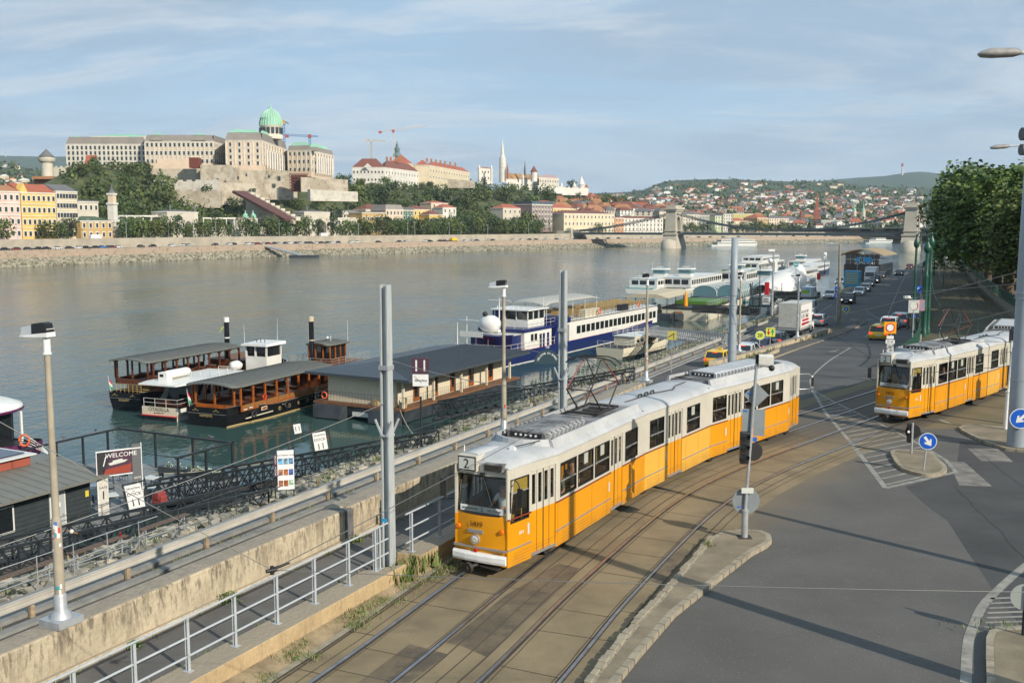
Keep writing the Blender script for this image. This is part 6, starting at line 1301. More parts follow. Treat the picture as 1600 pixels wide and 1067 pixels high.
# dock house
r=T('dock_house','cream dock house with a broad slate roof on a dark pontoon behind the tall mast','boathouse',(-9.6,87.0,WZ),-R(28))
# local: corner at origin, x to the right = toward quay; house extends -x and +y
m=MB();
for y0,y1 in((0,6.4),(8.8,21.5)): m.loft([[(-9.6,y0,.1),(0,y0,.1),(.2,y0-.2,1.2),(-9.8,y0-.2,1.2)],[(-9.6,y1,.1),(0,y1,.1),(.2,y1,1.2),(-9.8,y1,1.2)]],0,False)
m.bx(-9.9,.3,-.3,21.7,1.2,1.42,1); m.bx(-5.4,-3.6,-.35,-.3,.35,.75,2); at(r,'pontoon_hull',m,[dkpont,deckw,frost])
for x0,x1 in((-9.4,-6.0),(-3.2,0)): m=MB(); m.loft([[(x0,-.3,-.2),(x1,-.3,-.2),(x1,-.3,1.2),(x0,-.3,1.2)],[(x0+.25,-1.3,.1),(x1-.25,-1.3,.1),(x1,-1.0,1.2),(x0,-1.0,1.2)]],0,False); m.build('bow_float',[dkpont],r)
m=MB(); m.bx(-8.7,-1.0,.4,20.5,1.42,4.0,0)
for k in range(26): m.bx(-8.6+k*.3,-8.585+k*.3,.39,.4,1.45,4.0,1)
at(r,'wall',m,[cream,beige]);
m=MB(); rz_=4.95; E0=(-10.3,-1.2);E1=(.9,-.9)
a=[(-10.6,-.6,4.15),(1.2,-.9,4.15),(1.2,22.4,4.15),(-10.6,22.4,4.15)]; rd=[(-4.7,3.4,5.0),(-4.7,18.9,5.0)]
m.add(a+rd,[(0,1,4),(1,2,5,4),(2,3,5),(3,0,4,5),(3,2,1,0)],0); m.add([(x,y,4.15) for x,y,z in a]+[(x,y,3.9) for x,y,z in a],[(0,4,5,1),(1,5,6,2),(2,6,7,3),(3,7,4,0)],1)
for k in range(60):
 y=-.6+k*.44
 zt=5.0 if y>3.4 else lerp(4.15,5.0,(y+.9)/4.3); xt=-4.7 if 3.4<y<18.9 else (lerp(1.2,-4.7,(y+.9)/4.3) if y<=3.4 else lerp(-4.7,1.2,(y-18.9)/3.5));
 if y<22.3: m.tube((1.2,y,4.17),(xt,y,4.17+(1.2-xt)/5.9*.85),.03,None,4,0)
at(r,'roof',m,[slate,mt('slate_fascia',(.05,.062,.072),.5)])
for y0,y1 in((3.0,4.0),(6.2,7.2),(9.5,10.3),(13,14),(17,18)): m=MB(); m.bx(-1.0,-.94,y0,y1,1.5,3.6,0); o=at(r,'door',m,[woodo]); MB().bx(-.94,-.92,y0+.15,y1-.15,1.9,3.4,0).build('pane',[dglass],o)
for y in(0,5,10,15,20): MB().bx(-.2,.0,y,y+.2,1.42,4.1,0).build('post',[cream],r)
rail(r,[(-9.7,-.2,1.42),(-9.7,6,1.42)],1.0,drail,1.1,nr=3); rail(r,[(-9.7,-.2,1.42),(.1,-.2,1.42),(.1,12,1.42)],1.0,drail,.35,.012,nr=2)
m=MB(); m.pipe([(-8.6+.3*math.cos(t_*.524),-.3,2.0+.3*math.sin(t_*.524)) for t_ in range(12)],.07,6,0,True); at(r,'lifebuoy',m,[lifer])
m=MB(); g=random.Random(8)
for k in range(7): x=g.uniform(-3.5,-.3); y=g.uniform(.2,1.0); m.bx(x-.25,x+.25,y-.25,y+.25,1.42,1.9,0); m.bx(x-.25,x+.25,y+.2,y+.25,1.9,2.3,0)
at(r,'wicker_chairs',m,[benchm])
# navy and white ship
r=boat('passenger_ship','long navy and white river ship with window rows and tan benches on top',(-4.2,124.3),30,cat='ship'); L,B=54,7.8
at(r,'hull',hull(L,B,1.7,sternw=.92,stripe=.10,sheer=.5,bowr=.85),[navy,white_r,white_r,redsg,blk])
wn=[(1,20,50,19,.35,2.45,3.55)]; cabin(r,-3.7,3.75,17,50.5,1.6,4.35,hullw,wn,name='main_cabin',roofm_=hullw,roofo=.1); m=MB(); m.bx(3.62,3.9,17,50.6,4.36,4.42,0); m.bx(-3.9,3.9,50.4,50.7,4.36,4.42,0); at(r,'black_gutter',m,[blk])
cabin(r,-3.3,3.5,5.5,13,1.6,3.9,hullw,[(1,7.1,9.1,2,.3,2.6,3.55)],name='crew_cabin');
for y in(9.6,10.5,11.7): at(r,'door',MB().bx(3.5,3.53,y,y+.6,1.6,3.4,0),[navy if y!=9.6 else dglass])
at(r,'upper_band',MB().bx(-3.4,3.6,5.3,14,3.9,4.3,0),[navy]); m=MB(); m.loft([[(-3.2,13.2,1.6),(3.95,13.2,1.6),(3.95,15.0,1.6),(-3.2,15.0,1.6)],[(-3.2,14.0,4.9),(3.95,14.0,4.9),(3.95,16.6,4.9),(-3.2,16.6,4.9)],[(-3.2,14.8,5.2),(3.95,14.8,5.2),(3.95,17.6,5.2),(-3.2,17.6,5.2)]],0,False); m.bx(-3.2,3.9,15,18,4.3,5.0,0); at(r,'navy_arch',m,[navy])
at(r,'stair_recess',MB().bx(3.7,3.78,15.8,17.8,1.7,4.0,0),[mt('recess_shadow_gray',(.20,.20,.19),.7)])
cabin(r,-2.4,2.6,8,12.6,4.3,5.3,hullw,name='wheelhouse_base'); m=MB(); m.bx(-2.35,2.55,8.05,12.55,5.3,6.5,0); at(r,'wheelhouse_glass',m,[dglass]); m=MB()
for x in(-2.4,-.8,.9,2.6):
 for y in(8,12.6): m.bx(x-.07,x+.07,y-.07,y+.07,5.3,6.5,0)
for y in(9.5,11): m.bx(2.53,2.67,y-.07,y+.07,5.3,6.5,0)
m.bx(-2.8,3.0,7.5,13.2,6.5,6.65,0); [m.tube((-2+k*.8,8,6.65),(-2+k*.8,8,7.05),.05,None,5,0) for k in range(6)]; m.tube((2.5,12.6,6.6),(2.5,12.6,8.0),.03,None,5,0); at(r,'wheelhouse_frame',m,[hullw]); m=MB(); m.bx(-2.75,-1.3,7.95,8.05,4.3,6.4,0); m.tube((-.9,7.7,4.3),(-.9,7.7,6.7),.17,None,10,1); at(r,'exhaust',m,[navy,galv])
m=MB(); m.lathe([(.05,0),(.8,.3),(1.15,1.0),(1.15,2.0),(.8,2.7),(.05,3.0)],(0,0,0),16,0); m.v=[(z-2.6,x+4.6,4.9+y) for x,y,z in m.v]; m.bx(-1.5,.3,4.3,5.0,3.9,4.2,0); m.ball((-1.6,4.2,6.2),.35,1); at(r,'white_tank',m,[hullw,blk])
m=MB(); m.tube((-.3,5.6,4.3),(-.3,5.6,8.2),.09,None,8,0); m.bx(-1.9,1.2,5.55,5.65,7.9,8.02,0); at(r,'radar_mast',m,[white_r])
m=MB(); m.pipe([(-3.3,.2,1.7),(-3.3,.2,5.4),(-2.9,.2,5.7),(-.2,.2,5.7)],.07,6,0); m.pipe([(-2.0,.4,1.7),(-2.0,.4,6.2)],.06,6,0); m.pipe([(-3.3,.2,1.7),(-3.4,4,1.7)],.04,5,0); m.bx(-3.0,.4,.3,.35,3.6,4.3,0); at(r,'stern_gantry',m,[white_r]); m=MB(); m.text('OPEN',.28,face_M((-1.5,.26,4.1),0,-1),0,.01); m.text('BUDAPEST',.22,face_M((-1.5,.26,3.8),0,-1),0,.01) if 0 else None;
m=MB(); m.loft([[(x,y,3.75+.35*abs(x+.2)*.1) for x,y in()]or [(-2.2,1.6,3.9),(-2.0,1.6,3.5),(-2.0,2.4,3.5),(-2.2,2.4,3.9)],[(0,1.0,3.8),(0,1.3,3.3),(0,2.7,3.3),(0,3.0,3.8)],[(2.6,1.3,3.8),(2.3,1.4,3.35),(2.3,2.6,3.35),(2.6,2.7,3.8)],[(4.0,1.9,4.0),(3.6,1.95,3.7),(3.6,2.05,3.7),(4.0,2.1,4.0)]],0,False); at(r,'tender',m,[navy]); m=MB(); [m.bx(x-.04,x+.04,1.9,2.1,1.7,3.5,0) for x in(-1.6,.2,2.4)]; at(r,'davit',m,[white_r])
at(r,'stern_cabin',MB().bx(-3.2,3.0,3.2,5.5,1.6,3.7,0).bx(-3.3,3.2,3.1,5.6,3.7,3.78,1),[navy,white_r]); rail(r,[(-3.6,.2,1.7),(3.6,.2,1.7),(3.8,5,1.7),(3.85,16,1.7)],1.0,white_r,1.3); rail(r,[(-3.2,5.3,4.3),(3.5,5.3,4.3),(3.5,14,4.3)],.9,white_r,1.2)
m=MB(); k=9; m.loft([[(-3.6+6*i/8,y,7.1+.5*(1-((i/4)-1)**2)-e) for i in range(9)]+[(2.4-6*i/8,y,7.0+.5*(1-((i/4)-1)**2)-e) for i in range(9)] for y,e in((13.5,.35),(15,0),(28,0),(30.5,.3))],0,True); [m.tube((x,y,4.4),(x,y,7.2),.05,None,5,1) for y in(14,18,22,26,30) for x in(-3.4,2.2)]; at(r,'awning',m,[mt('gray_awning',(.33,.33,.30),.8),white_r])
rail(r,[(3.5,18,4.45),(3.5,50,4.45),(-3.5,50,4.45),(-3.5,18,4.45)],1.0,drail,1.3,nr=3)
for k in range(12):
 for x in(-2.3,.0,2.2): m=MB(); m.bx(x-.6,x+.6,20+k*2.45,20.5+k*2.45,4.85,4.95,0); m.bx(x-.6,x+.6,20.5+k*2.45,20.6+k*2.45,4.9,5.5,0); m.build('deck_bench',[benchm],r)
for y in(28,43): m=MB(); m.pipe([(3.6,y+.35*math.cos(t_*.524),5.0+.35*math.sin(t_*.524)) for t_ in range(12)],.09,6,0,True); at(r,'lifebuoy',m,[lifer])
at(r,'deck_locker',MB().bx(2.2,3.2,24,29,4.45,5.5,0),[cream]); at(r,'air_unit',MB().bx(2.4,3.3,37,39.5,4.45,5.4,0),[blk])
m=MB(); m.disc((0,0,0),(.6,-1,0),.0,.01,8) if 0 else None
p=GY(855,563,81.5); r2=T('welcome_arch','dark teal arched board reading welcome on board above the gangway','arch sign',p); M=face_M((0,0,0),.2,-1); m=MB(M); n=14; m.M=M=M@Matrix.Scale(.74,4); m.add([(1.5*math.cos(math.pi*j/n),1.6*math.sin(math.pi*j/n)-.4,.0) for j in range(n+1)]+[(1.5*math.cos(math.pi*j/n),1.6*math.sin(math.pi*j/n)-.4,-.1) for j in range(n+1)],[tuple(range(n+1)),tuple(range(n+1,2*n+2))[::-1]]+[(j,n+1+j,n+2+j,j+1) for j in range(n)],0); m.build('board',[mt('petrol_blue',(.02,.045,.06),.4)],r2); m=MB()
for i,ch in enumerate('WELCOME ON BOARD'): a=R(155-i*8.7); m.text(ch,.30,M@Matrix.Translation((1.12*math.cos(a),1.2*math.sin(a)-.4,.01))@Matrix.Rotation(a-R(90),4,'Z'),0,.01)
m.text('10',.5,M@Matrix.Translation((0,1.5,.01)),0,.01); m.build('lettering',[whitep],r2)
# small cream patrol boat, yellow sign
r=boat('patrol_boat','small cream work boat with cluttered white rails, below the navy and white ship',(13.0,131.5),35); at(r,'hull',hull(15,4.6,1.5,sternw=.9,stripe=.35),[cream,white_r,blk,blk,blk]); cabin(r,-1.6,1.6,4,11,1.4,2.6,cream,[(1,4.4,10.6,5,.4,1.8,2.3)],roofm_=hullw); rail(r,[(-1.7,3.8,2.7),(1.7,3.8,2.7),(1.7,11,2.7),(-1.7,11,2.7)],.9,white_r,1.2,nr=3,closed=True); rail(r,[(-2,.2,1.5),(2,.2,1.5),(2.2,12,1.5)],.8,white_r,1.0)
p=GY(1050,524,86); r=T('yellow_sign','small square yellow river sign with a black stroke on the quay edge','river sign',(p[0],p[1],QZ)); MB().tube((0,0,0),(0,0,p[2]-QZ),.04,None,6,0).build('post',[galv],r); o,M=board(r,(0,-.05,p[2]-QZ),.78,.78,(-.2,-1),[mt('sign_dull_yellow',(.48,.42,.10),.5)]); m=MB(M); m.box((-.05,.02,.006),(.62,.07,.004),0,rz=.6); m.box((.15,-.1,.006),(.06,.4,.004),0); m.build('stroke',[ink],o)
# ---- farther excursion boats
def exc(label,stern,h,L,B,hullc,decks,wh=None,glass_=False,accent=None,grp=None,name='excursion_boat'):
 r=boat(name,label,stern,h,grp); at(r,'hull',hull(L,B,1.3,sternw=.85,stripe=.25,bowr=.75,sheer=.8),[hullc,white_r,accent or hullc,accent or blk,blk]); z=1.3
 for i,(y0,y1,hh) in enumerate(decks):
  if glass_:
   m=MB(); k=9; m.loft([[(B*.44*math.cos(math.pi*j/k),y,z+hh*math.sin(math.pi*j/k)**.6) for j in range(k+1)] for y in(y0,y1)],0,True); m.build('glass_saloon',[gblue],r)
   n=int((y1-y0)/1.6)
   for q in range(n+1): y=lerp(y0,y1,q/n); MB().pipe([(B*.45*math.cos(math.pi*j/k),y,z+hh*1.02*math.sin(math.pi*j/k)**.6) for j in range(k+1)],.07,5,0).build('rib',[hullw],r)
   m=MB(); [m.tube((B*.45*math.cos(math.pi*j/k),y0,z+hh*1.02*math.sin(math.pi*j/k)**.6),(B*.45*math.cos(math.pi*j/k),y1,z+hh*1.02*math.sin(math.pi*j/k)**.6),.05,None,5,0) for j in(1,3,6,8)]; m.build('stringer',[hullw],r)
  else:
   n=int((y1-y0)/2.2); cabin(r,-B*.43,B*.43,y0,y1,z,z+hh,hullw,[(1,y0+.6,y1-.6,n,.5,z+.9,z+hh-.5),(2,-B*.38,B*.38,3,.4,z+.9,z+hh-.4)],roofm_=hullw)
  z+=hh
 if wh:
  y,zz_=wh; cabin(r,-1.6,1.6,y,y+3,z,z+.9,hullw,name='wheelhouse_base'); at(r,'wheelhouse_glass',MB().bx(-1.7,1.7,y-.1,y+3.1,z+.9,z+2.0,0),[gblue]); m=MB(); m.loft([[(-2.2,y-.6,z+2.0),(2.2,y-.6,z+2.0),(1.9,y-.4,z+2.3),(-1.9,y-.4,z+2.3)],[(-2.2,y+3.8,z+2.0),(2.2,y+3.8,z+2.0),(1.9,y+3.6,z+2.3),(-1.9,y+3.6,z+2.3)]],0); m.bx(-1,1,y+1,y+1.2,z+2.7,z+2.85,0); m.tube((0,y+1.1,z+2.3),(0,y+1.1,z+2.8),.08,None,6,0); m.tube((-1.9,y,z+2.2),(-1.9,y,z+4),.04,None,4,0); m.tube((1.9,y+3,z+2.2),(1.9,y+3,z+4),.04,None,4,0); at(r,'wheelhouse_roof',m,[hullw])
 rail(r,[(-B*.42,decks[-1][0],z),(B*.42,decks[-1][0],z),(B*.42,decks[-1][1],z)],.8,white_r,1.8)
 return r
exc('white excursion boat with a teal stern and raised wheelhouse, farthest left of the distant cluster',(33.5,262),27,46,9,hullw,[(3,30,2.4)],(16,0),accent=teal)
exc('white excursion boat with a wide flat wheelhouse roof, second of the distant cluster',(41.8,262),27,44,9,hullw,[(5,36,2.6)],(12,0))
exc('glass-roofed excursion boat with a white arched stern frame beside the orange parasol',(43.0,228),28,38,6.5,hullw,[(4,30,2.6)],None,True)
exc('glass-roofed excursion boat with white railings nearest the white tent canopy',(48.2,226),28,42,6.5,hullw,[(4,34,2.9)],(36,0),True,accent=teal)
exc('small white boat tied up just right of the tent canopy',(72,258),27,26,6,hullw,[(2,22,2.2)],(4,0))
exc('short glass-roofed launch between the parasol raft and the tent canopy',(50,203),27,18,5,hullw,[(2,15,2.2)],None,True)
exc('white boat topped by green planters and a small wheelhouse behind the tent canopy',(64,292),27,46,9,hullw,[(3,40,2.8)],(6,0))
exc('long low white bus-like boat with a strip of dark windows beyond the tent canopy',(79,298),27,60,7,hullw,[(2,52,2.4)])
exc('white boat with a long pale upper deck beyond the planter boat',(87,372),27,60,9,hullw,[(4,50,2.6),(10,40,2.2)])
exc('navy-sided low boat moored beside the teal 8A sign',(101,352),27,50,8,navy,[(3,44,2.4)])
exc('white boat moored just before the curved-roof restaurant',(112,395),27,46,8,hullw,[(3,38,2.5)],(10,0))
m=MB(Lc((66,297,WZ+4.2),R(27))); g=random.Random(4)
for k in range(34): leafclump(m,(g.choice((-3.6,3.6)),k*1.1,.0),.55,26,.14,g,(0,0,1))
tag(m.build('roof_planting',[leafA,grassm]),'row of green plants on the roof deck behind the tent canopy','plants')
# beige canopy pontoon, green deck, parasol
r=T('canopy_pontoon','dark pontoon bar under a beige canvas canopy between the two ship groups','pontoon',(24.8,186,WZ),-R(24)); at(r,'pontoon_hull',MB().bx(-5,5,0,22,-.2,1.3,0),[dkpont]); m=MB(); m.loft([[(-4.2,y,4.3),(-2,y,4.9),(2,y,4.9),(4.2,y,4.3),(4.2,y,4.2),(-4.2,y,4.2)] for y in(1,20)],0,False); at(r,'canopy',m,[beige]); [MB().tube((x,y,1.3),(x,y,4.3),.08,None,6,0).build('post',[blk],r) for x in(-4,4) for y in(1.2,7.5,13.5,19.8)]; [MB().bx(-3+2*(k%4)-.5,-2.4+2*(k%4)-.5,2+k*1.3,2.8+k*1.3,1.3,2.1,0).build('table',[frost],r) for k in range(13)]
r=T('green_deck_pontoon','pontoon with bright green decking and white railings beside the orange parasol','pontoon',(32.2,186,WZ),-R(24)); m=MB(); m.bx(-4.2,4.2,0,34,-.2,2.2,0); m.bx(-4.4,4.4,-.2,34.2,2.2,2.4,1); at(r,'pontoon_hull',m,[cream,blk]); at(r,'green_deck',MB().bx(-4.1,4.1,9,19,2.4,3.0,0),[mt('green_sheet',(.07,.17,.02),.6)]); rail(r,[(4.3,.2,2.4),(4.3,34,2.4)],1.1,white_r,1.5,nr=2)
for k in range(9): MB().bx(4.2,4.3,1+k*3.7,2.4+k*3.7,.5,2.1,0).build('hull_frame',[white_r],r)
p=(33.2,190,-6.5); r=T('closed_parasol','tall closed orange parasol standing on the pontoon by the lattice gangways','parasol',p); MB().tube((0,0,0),(0,0,3.6),.05,None,6,0).build('pole',[benchm],r); m=MB(); m.lathe([(.30,.55),(.42,.8),(.40,1.4),(.33,2.2),(.24,3.0),(.10,3.45),(.02,3.6)],(0,0,0),11,0,False); at(r,'closed_canopy',m,[mt('parasol_orange',(.75,.28,.01),.8,var=.15,sc=3)])
tag(MB().bx(30.5,35,186,194,-8.1,-6.9,0).bx(30.6,34.9,186.1,193.9,-6.9,-6.5,1).build('parasol_raft',[dkpont,deckw]),'low wooden raft carrying the orange parasol','raft')
# tent canopy
r=T('tent_canopy','large white sail-shaped tent canopy over a landing stage','tent',(62,238,-6.8),-R(34)); m=MB(); N_=10; rings=[]
for i in range(N_+1):
 t=i/N_; y=lerp(-6,20,t); w_=3.6*math.sin(math.pi*min(1,.1+t*.8))**.7+.3; top=2.2+2.6*t
 rings.append([(-w_*1.2*math.cos(math.pi*j/8),y,(.4+1.8*(1-t)*0)+top*math.sin(math.pi*j/8)**.8+ (1.5*t)) for j in range(9)])
m.loft(rings,0,True,cap=False,open_ring=True); at(r,'sail',m,[mt('white_membrane',(.66,.65,.61),.6)]); at(r,'landing_stage',MB().bx(-5.5,5.5,-7,21,-1.6,-.3,0),[dkpont]); [MB().tube((x,y,-.3),(x,y,3),.1,None,6,0).build('post',[blk],r) for x in(-3.6,3.6) for y in(-3,5,14)]
# restaurant with curved roof
r=T('restaurant_pavilion','dark two-storey restaurant boat with a curved tan roof where the road meets the river','restaurant',(121,345,WZ),-R(30)); at(r,'base',MB().bx(-6,6,0,26,0,4.6,0),[blk]); m=MB(); m.bx(-5.7,5.7,1,25,4.6,8,0); at(r,'glass_hall',m,[dglass]); m=MB();
for k in range(8): m.bx(-5.8+k*1.6,-5.68+k*1.6,.9,1.0,4.6,8,0)
m.bx(-6,6,.8,1.2,6.2,6.45,0); at(r,'glazing_bars',m,[white_r]); m=MB();
for k in range(7):
 y=-2+k*4.0; m.loft([[(-7.5+15*j/10,y+q,7.8+2.1*math.sin(math.pi*j/10)) for j in range(11)]+[(7.5-15*j/10,y+q,7.6+2.1*math.sin(math.pi*j/10)) for j in range(11)] for q in(0,3.4)],0,False)
at(r,'roof',m,[mt('tan_slats',(.33,.25,.14),.7)]); m=MB(); m.text('ZALIN',2.2,face_M((.5,.6,5.3),0,-1),0,.2); at(r,'lettering',m,[whitep])
tag(MB().text('8A',2.6,face_M(GY(1243.5,413,250),-.3,-1),1,.15).build('sign_8A',[teal,whitep]) ,'x','x') if 0 else None
p=GY(1243.5,413.5,250); r=T('pier_number_sign','teal square sign reading 8A on a thin pole above the distant boats','pier sign',(p[0],p[1],QZ)); MB().tube((0,0,0),(0,0,p[2]-QZ),.12,None,6,0).build('post',[galv],r); o,M=board(r,(0,-.2,p[2]-QZ),1.15*1.0,1.15,(-.3,-1),[teal]); m=MB(); m.text('8A',.85,M@Matrix.Translation((0,0,.02)),0,.01); m.build('lettering',[whitep],o)
# purple boat far left
r=boat('purple_boat','white and purple boat with a domed white roof at the left edge',(-44.4,76.4),118); m=MB(); at(r,'hull',hull(10,4.4,1.2,sternw=.8,stripe=.3),[mt('purple_paint',(.10,.015,.07),.35),white_r,white_r,blk,blk]); m=MB(); m.lathe([(3.9,3.45),(4.0,3.6),(3.9,3.8),(3.0,4.15),(1.5,4.4),(.01,4.45)],(0,3.0,0),28,0); m.lathe([(3.75,3.35),(4.03,3.46),(4.03,3.62),(3.9,3.66)],(0,3.0,0),28,1); at(r,'dome_roof',m,[hullw,MATS['purple_paint']]); cabin(r,-1.8,1.8,1,6,1.1,3.3,dglass);
for q in(-2.1,2.1): [MB().bx(q-.08,q+.08,y-.08,y+.08,1.1,3.4,0).build('post',[hullw],r) for y in(.9,3.5,6.5)]
p=Vector(GY(38,690,70));
m=MB(); q=r.matrix_basis.inverted() if 0 else (Matrix.Translation(r.location)@r.rotation_euler.to_matrix().to_4x4()).inverted(); c=q@Vector(GY(38,688,70.5));
m.pipe([tuple(c+ (q.to_3x3()@Vector((.36*math.cos(t_*.4488),0,.40*math.sin(t_*.4488))))) for t_ in range(14)],.09,7,0,True); at(r,'lifebuoy',m,[lifer])
for k in range(4):
 m=MB(); pts=[q@Vector(GY(30+45*t_,lerp(680+k*5,712,(abs(t_-.1)**1.6)),71)) for t_ in(0,.2,.4,.6,.8,1)]; m.pipe([tuple(v) for v in pts],.03,5,0); at(r,'bow_rail',m,[white_r])
# ---------------- vehicles ----------------
tyre=mt('tyre_rubber',(.018,.018,.018),.8); rimm=mt('wheel_rim',(.35,.36,.37),.3,metal=.7); carglass=mt('car_glass',(.015,.02,.024),.05,spec=.9); plate=mt('number_plate',(.6,.6,.58),.5); taill=mt('lit_tail_lamp',(.6,.02,.01),.3,emit=(1,.06,.03,1.6)); tailu=mt('tail_lamp',(.35,.015,.01),.25); headl=mt('headlamp',(.6,.62,.62),.1,metal=.4); headlit=mt('lit_headlamp',(.8,.8,.75),.2,emit=(1,.97,.85,1.5))
def paint(nm,c,r_=.22): return mt('car_paint_'+nm,c,r_,spec=.6)
def loftx(m,outl,xs,mi=0):
 # outl (y,z) side outline; xs list of (x, inset)
 cy=sum(p[0] for p in outl)/len(outl); cz=sum(p[1] for p in outl)/len(outl)
 m.loft([[(x,cy+(y-cy)*(1-i),cz+(z-cz)*(1-i*1.8)) for y,z in outl] for x,i in xs],mi,True)
def vehicle(kind,label,p,h,pm,name='parked_car',cat='car',group=None,lit=True,detail=True):
 r=T(name,label,cat,p,-h,group); K={'hatch':(4.2,1.8,1.5,.92,(-1.95,.95),(-1.55,.35)),'estate':(4.7,1.82,1.52,.94,(-2.2,1.05),(-1.95,.45)),'sedan':(4.8,1.85,1.44,.92,(-1.75,1.1),(-1.0,.4)),'suv':(4.7,1.92,1.72,1.08,(-2.2,1.15),(-1.9,.5)),'van':(5.2,2.0,2.1,1.15,(-2.5,1.9),(-2.4,1.15))}
 L,W,H,bz,gb,gt=K[kind]; a=L/2; w=W/2
 ol=[(-a+.02,.38),(-a,.62),(-a+.06,bz-.05),(-a+.22,bz),(gb[1],bz),(a-.55,bz-.16),(a-.12,bz-.28),(a,.55),(a-.02,.34),(a-.25,.22),(-a+.25,.22)]
 if kind=='van': ol=[(-a+.02,.38),(-a,.8),(-a+.02,bz),(gb[1],bz),(a-.25,bz-.1),(a-.02,.75),(a,.4),(a-.2,.22),(-a+.2,.22)]
 m=MB(); loftx(m,ol,[(-w,.05),(-w+.07,0),(w-.07,0),(w,.05)]); m.build('body',[pm],r,bevel=0)
 m=MB(); t=.14 if kind!='van' else .08
 m.loft([[(-w+.04,gb[0],bz-.02),(w-.04,gb[0],bz-.02),(w-.04,gb[1],bz-.02),(-w+.04,gb[1],bz-.02)],[(-w+t+.02,gt[0],H-.06),(w-t-.02,gt[0],H-.06),(w-t-.02,gt[1],H-.06),(-w+t+.02,gt[1],H-.06)]],0,False); m.build('glasshouse',[carglass],r)
 m=MB(); m.loft([[(-w+t-.01,gt[0]-.03,H-.08),(w-t+.01,gt[0]-.03,H-.08),(w-t+.01,gt[1]+.06,H-.08),(-w+t-.01,gt[1]+.06,H-.08)],[(-w+t+.06,gt[0]+.05,H),(w-t-.06,gt[0]+.05,H),(w-t-.06,gt[1]-.1,H),(-w+t+.06,gt[1]-.1,H)]],0,False)
 for s in(-1,1):
  pil=[(gb[0],gt[0]),(gb[1],gt[1])]+([(lerp(gb[0],gb[1],.47),lerp(gt[0],gt[1],.47))])+([(lerp(gb[0],gb[1],.2),lerp(gt[0],gt[1],.18))] if kind in('estate','suv','van') else [])
  for yb,yt in pil: m.beam((s*(w-.05),yb,bz-.02),(s*(w-t-.0),yt,H-.07),.08,.06,0)
 if kind=='van': m.bx(-w+.05,-w+.12,gb[0]+.1,.4,bz,H-.1,0); m.bx(w-.12,w-.05,gb[0]+.1,.4,bz,H-.1,0)
 m.build('roof',[pm],r)
 if kind in('suv','estate'): m=MB(); [m.tube((s*(w-.22),gt[0]+.2,H+.04),(s*(w-.22),gt[1]-.2,H+.04),.02,None,5,0) for s in(-1,1)]; m.build('roof_rail',[blk],r)
 for s in(-1,1):
  for y in(-a+.85,a-.85):
   m=MB(); m.tube((s*(w-.2),y,.32),(s*(w+.01),y,.32),.32,None,18,0); o=m.build('wheel',[tyre],r); MB().tube((s*(w-.02),y,.32),(s*(w+.02),y,.32),.19,.17,14,0).build('rim',[rimm],o)
   m=MB(); m.tube((s*(w-.12),y,.34),(s*(w+.002),y,.34),.38,None,18,0); m.build('wheel_arch',[blk],r)
  m=MB(); m.box((s*(w-.17),-a+.02,bz-.16),(.28,.1,.16),0); m.build('tail_lamp',[taill if lit else tailu],r); m=MB(); m.box((s*(w-.22),a-.08,bz-.36),(.34,.14,.13),0,rx=-.2); m.build('headlight',[headlit if lit else headl],r); m=MB(); m.box((s*(w+.08),gb[1]-.25,bz+.06),(.16,.1,.12),0); m.build('mirror',[pm],r)
 m=MB(); m.bx(-.26,.26,-a-.012,-a+.0,.52,.63,0); m.build('number_plate',[plate],r); m=MB(); m.bx(-.3,.3,a,a+.012,.36,.46,0); m.build('number_plate',[plate],r); m=MB(); m.bx(-w+.25,w-.25,a-.03,a+.008,.5,.66,0); m.build('grille',[blk],r)
 if lit: m=MB(); m.box((0,gt[0]-.04,H-.12),(.45,.04,.05),0); m.build('brake_light',[taill],r)
 return r
def gq(px,py,z=QZ): return G(px,py,z)
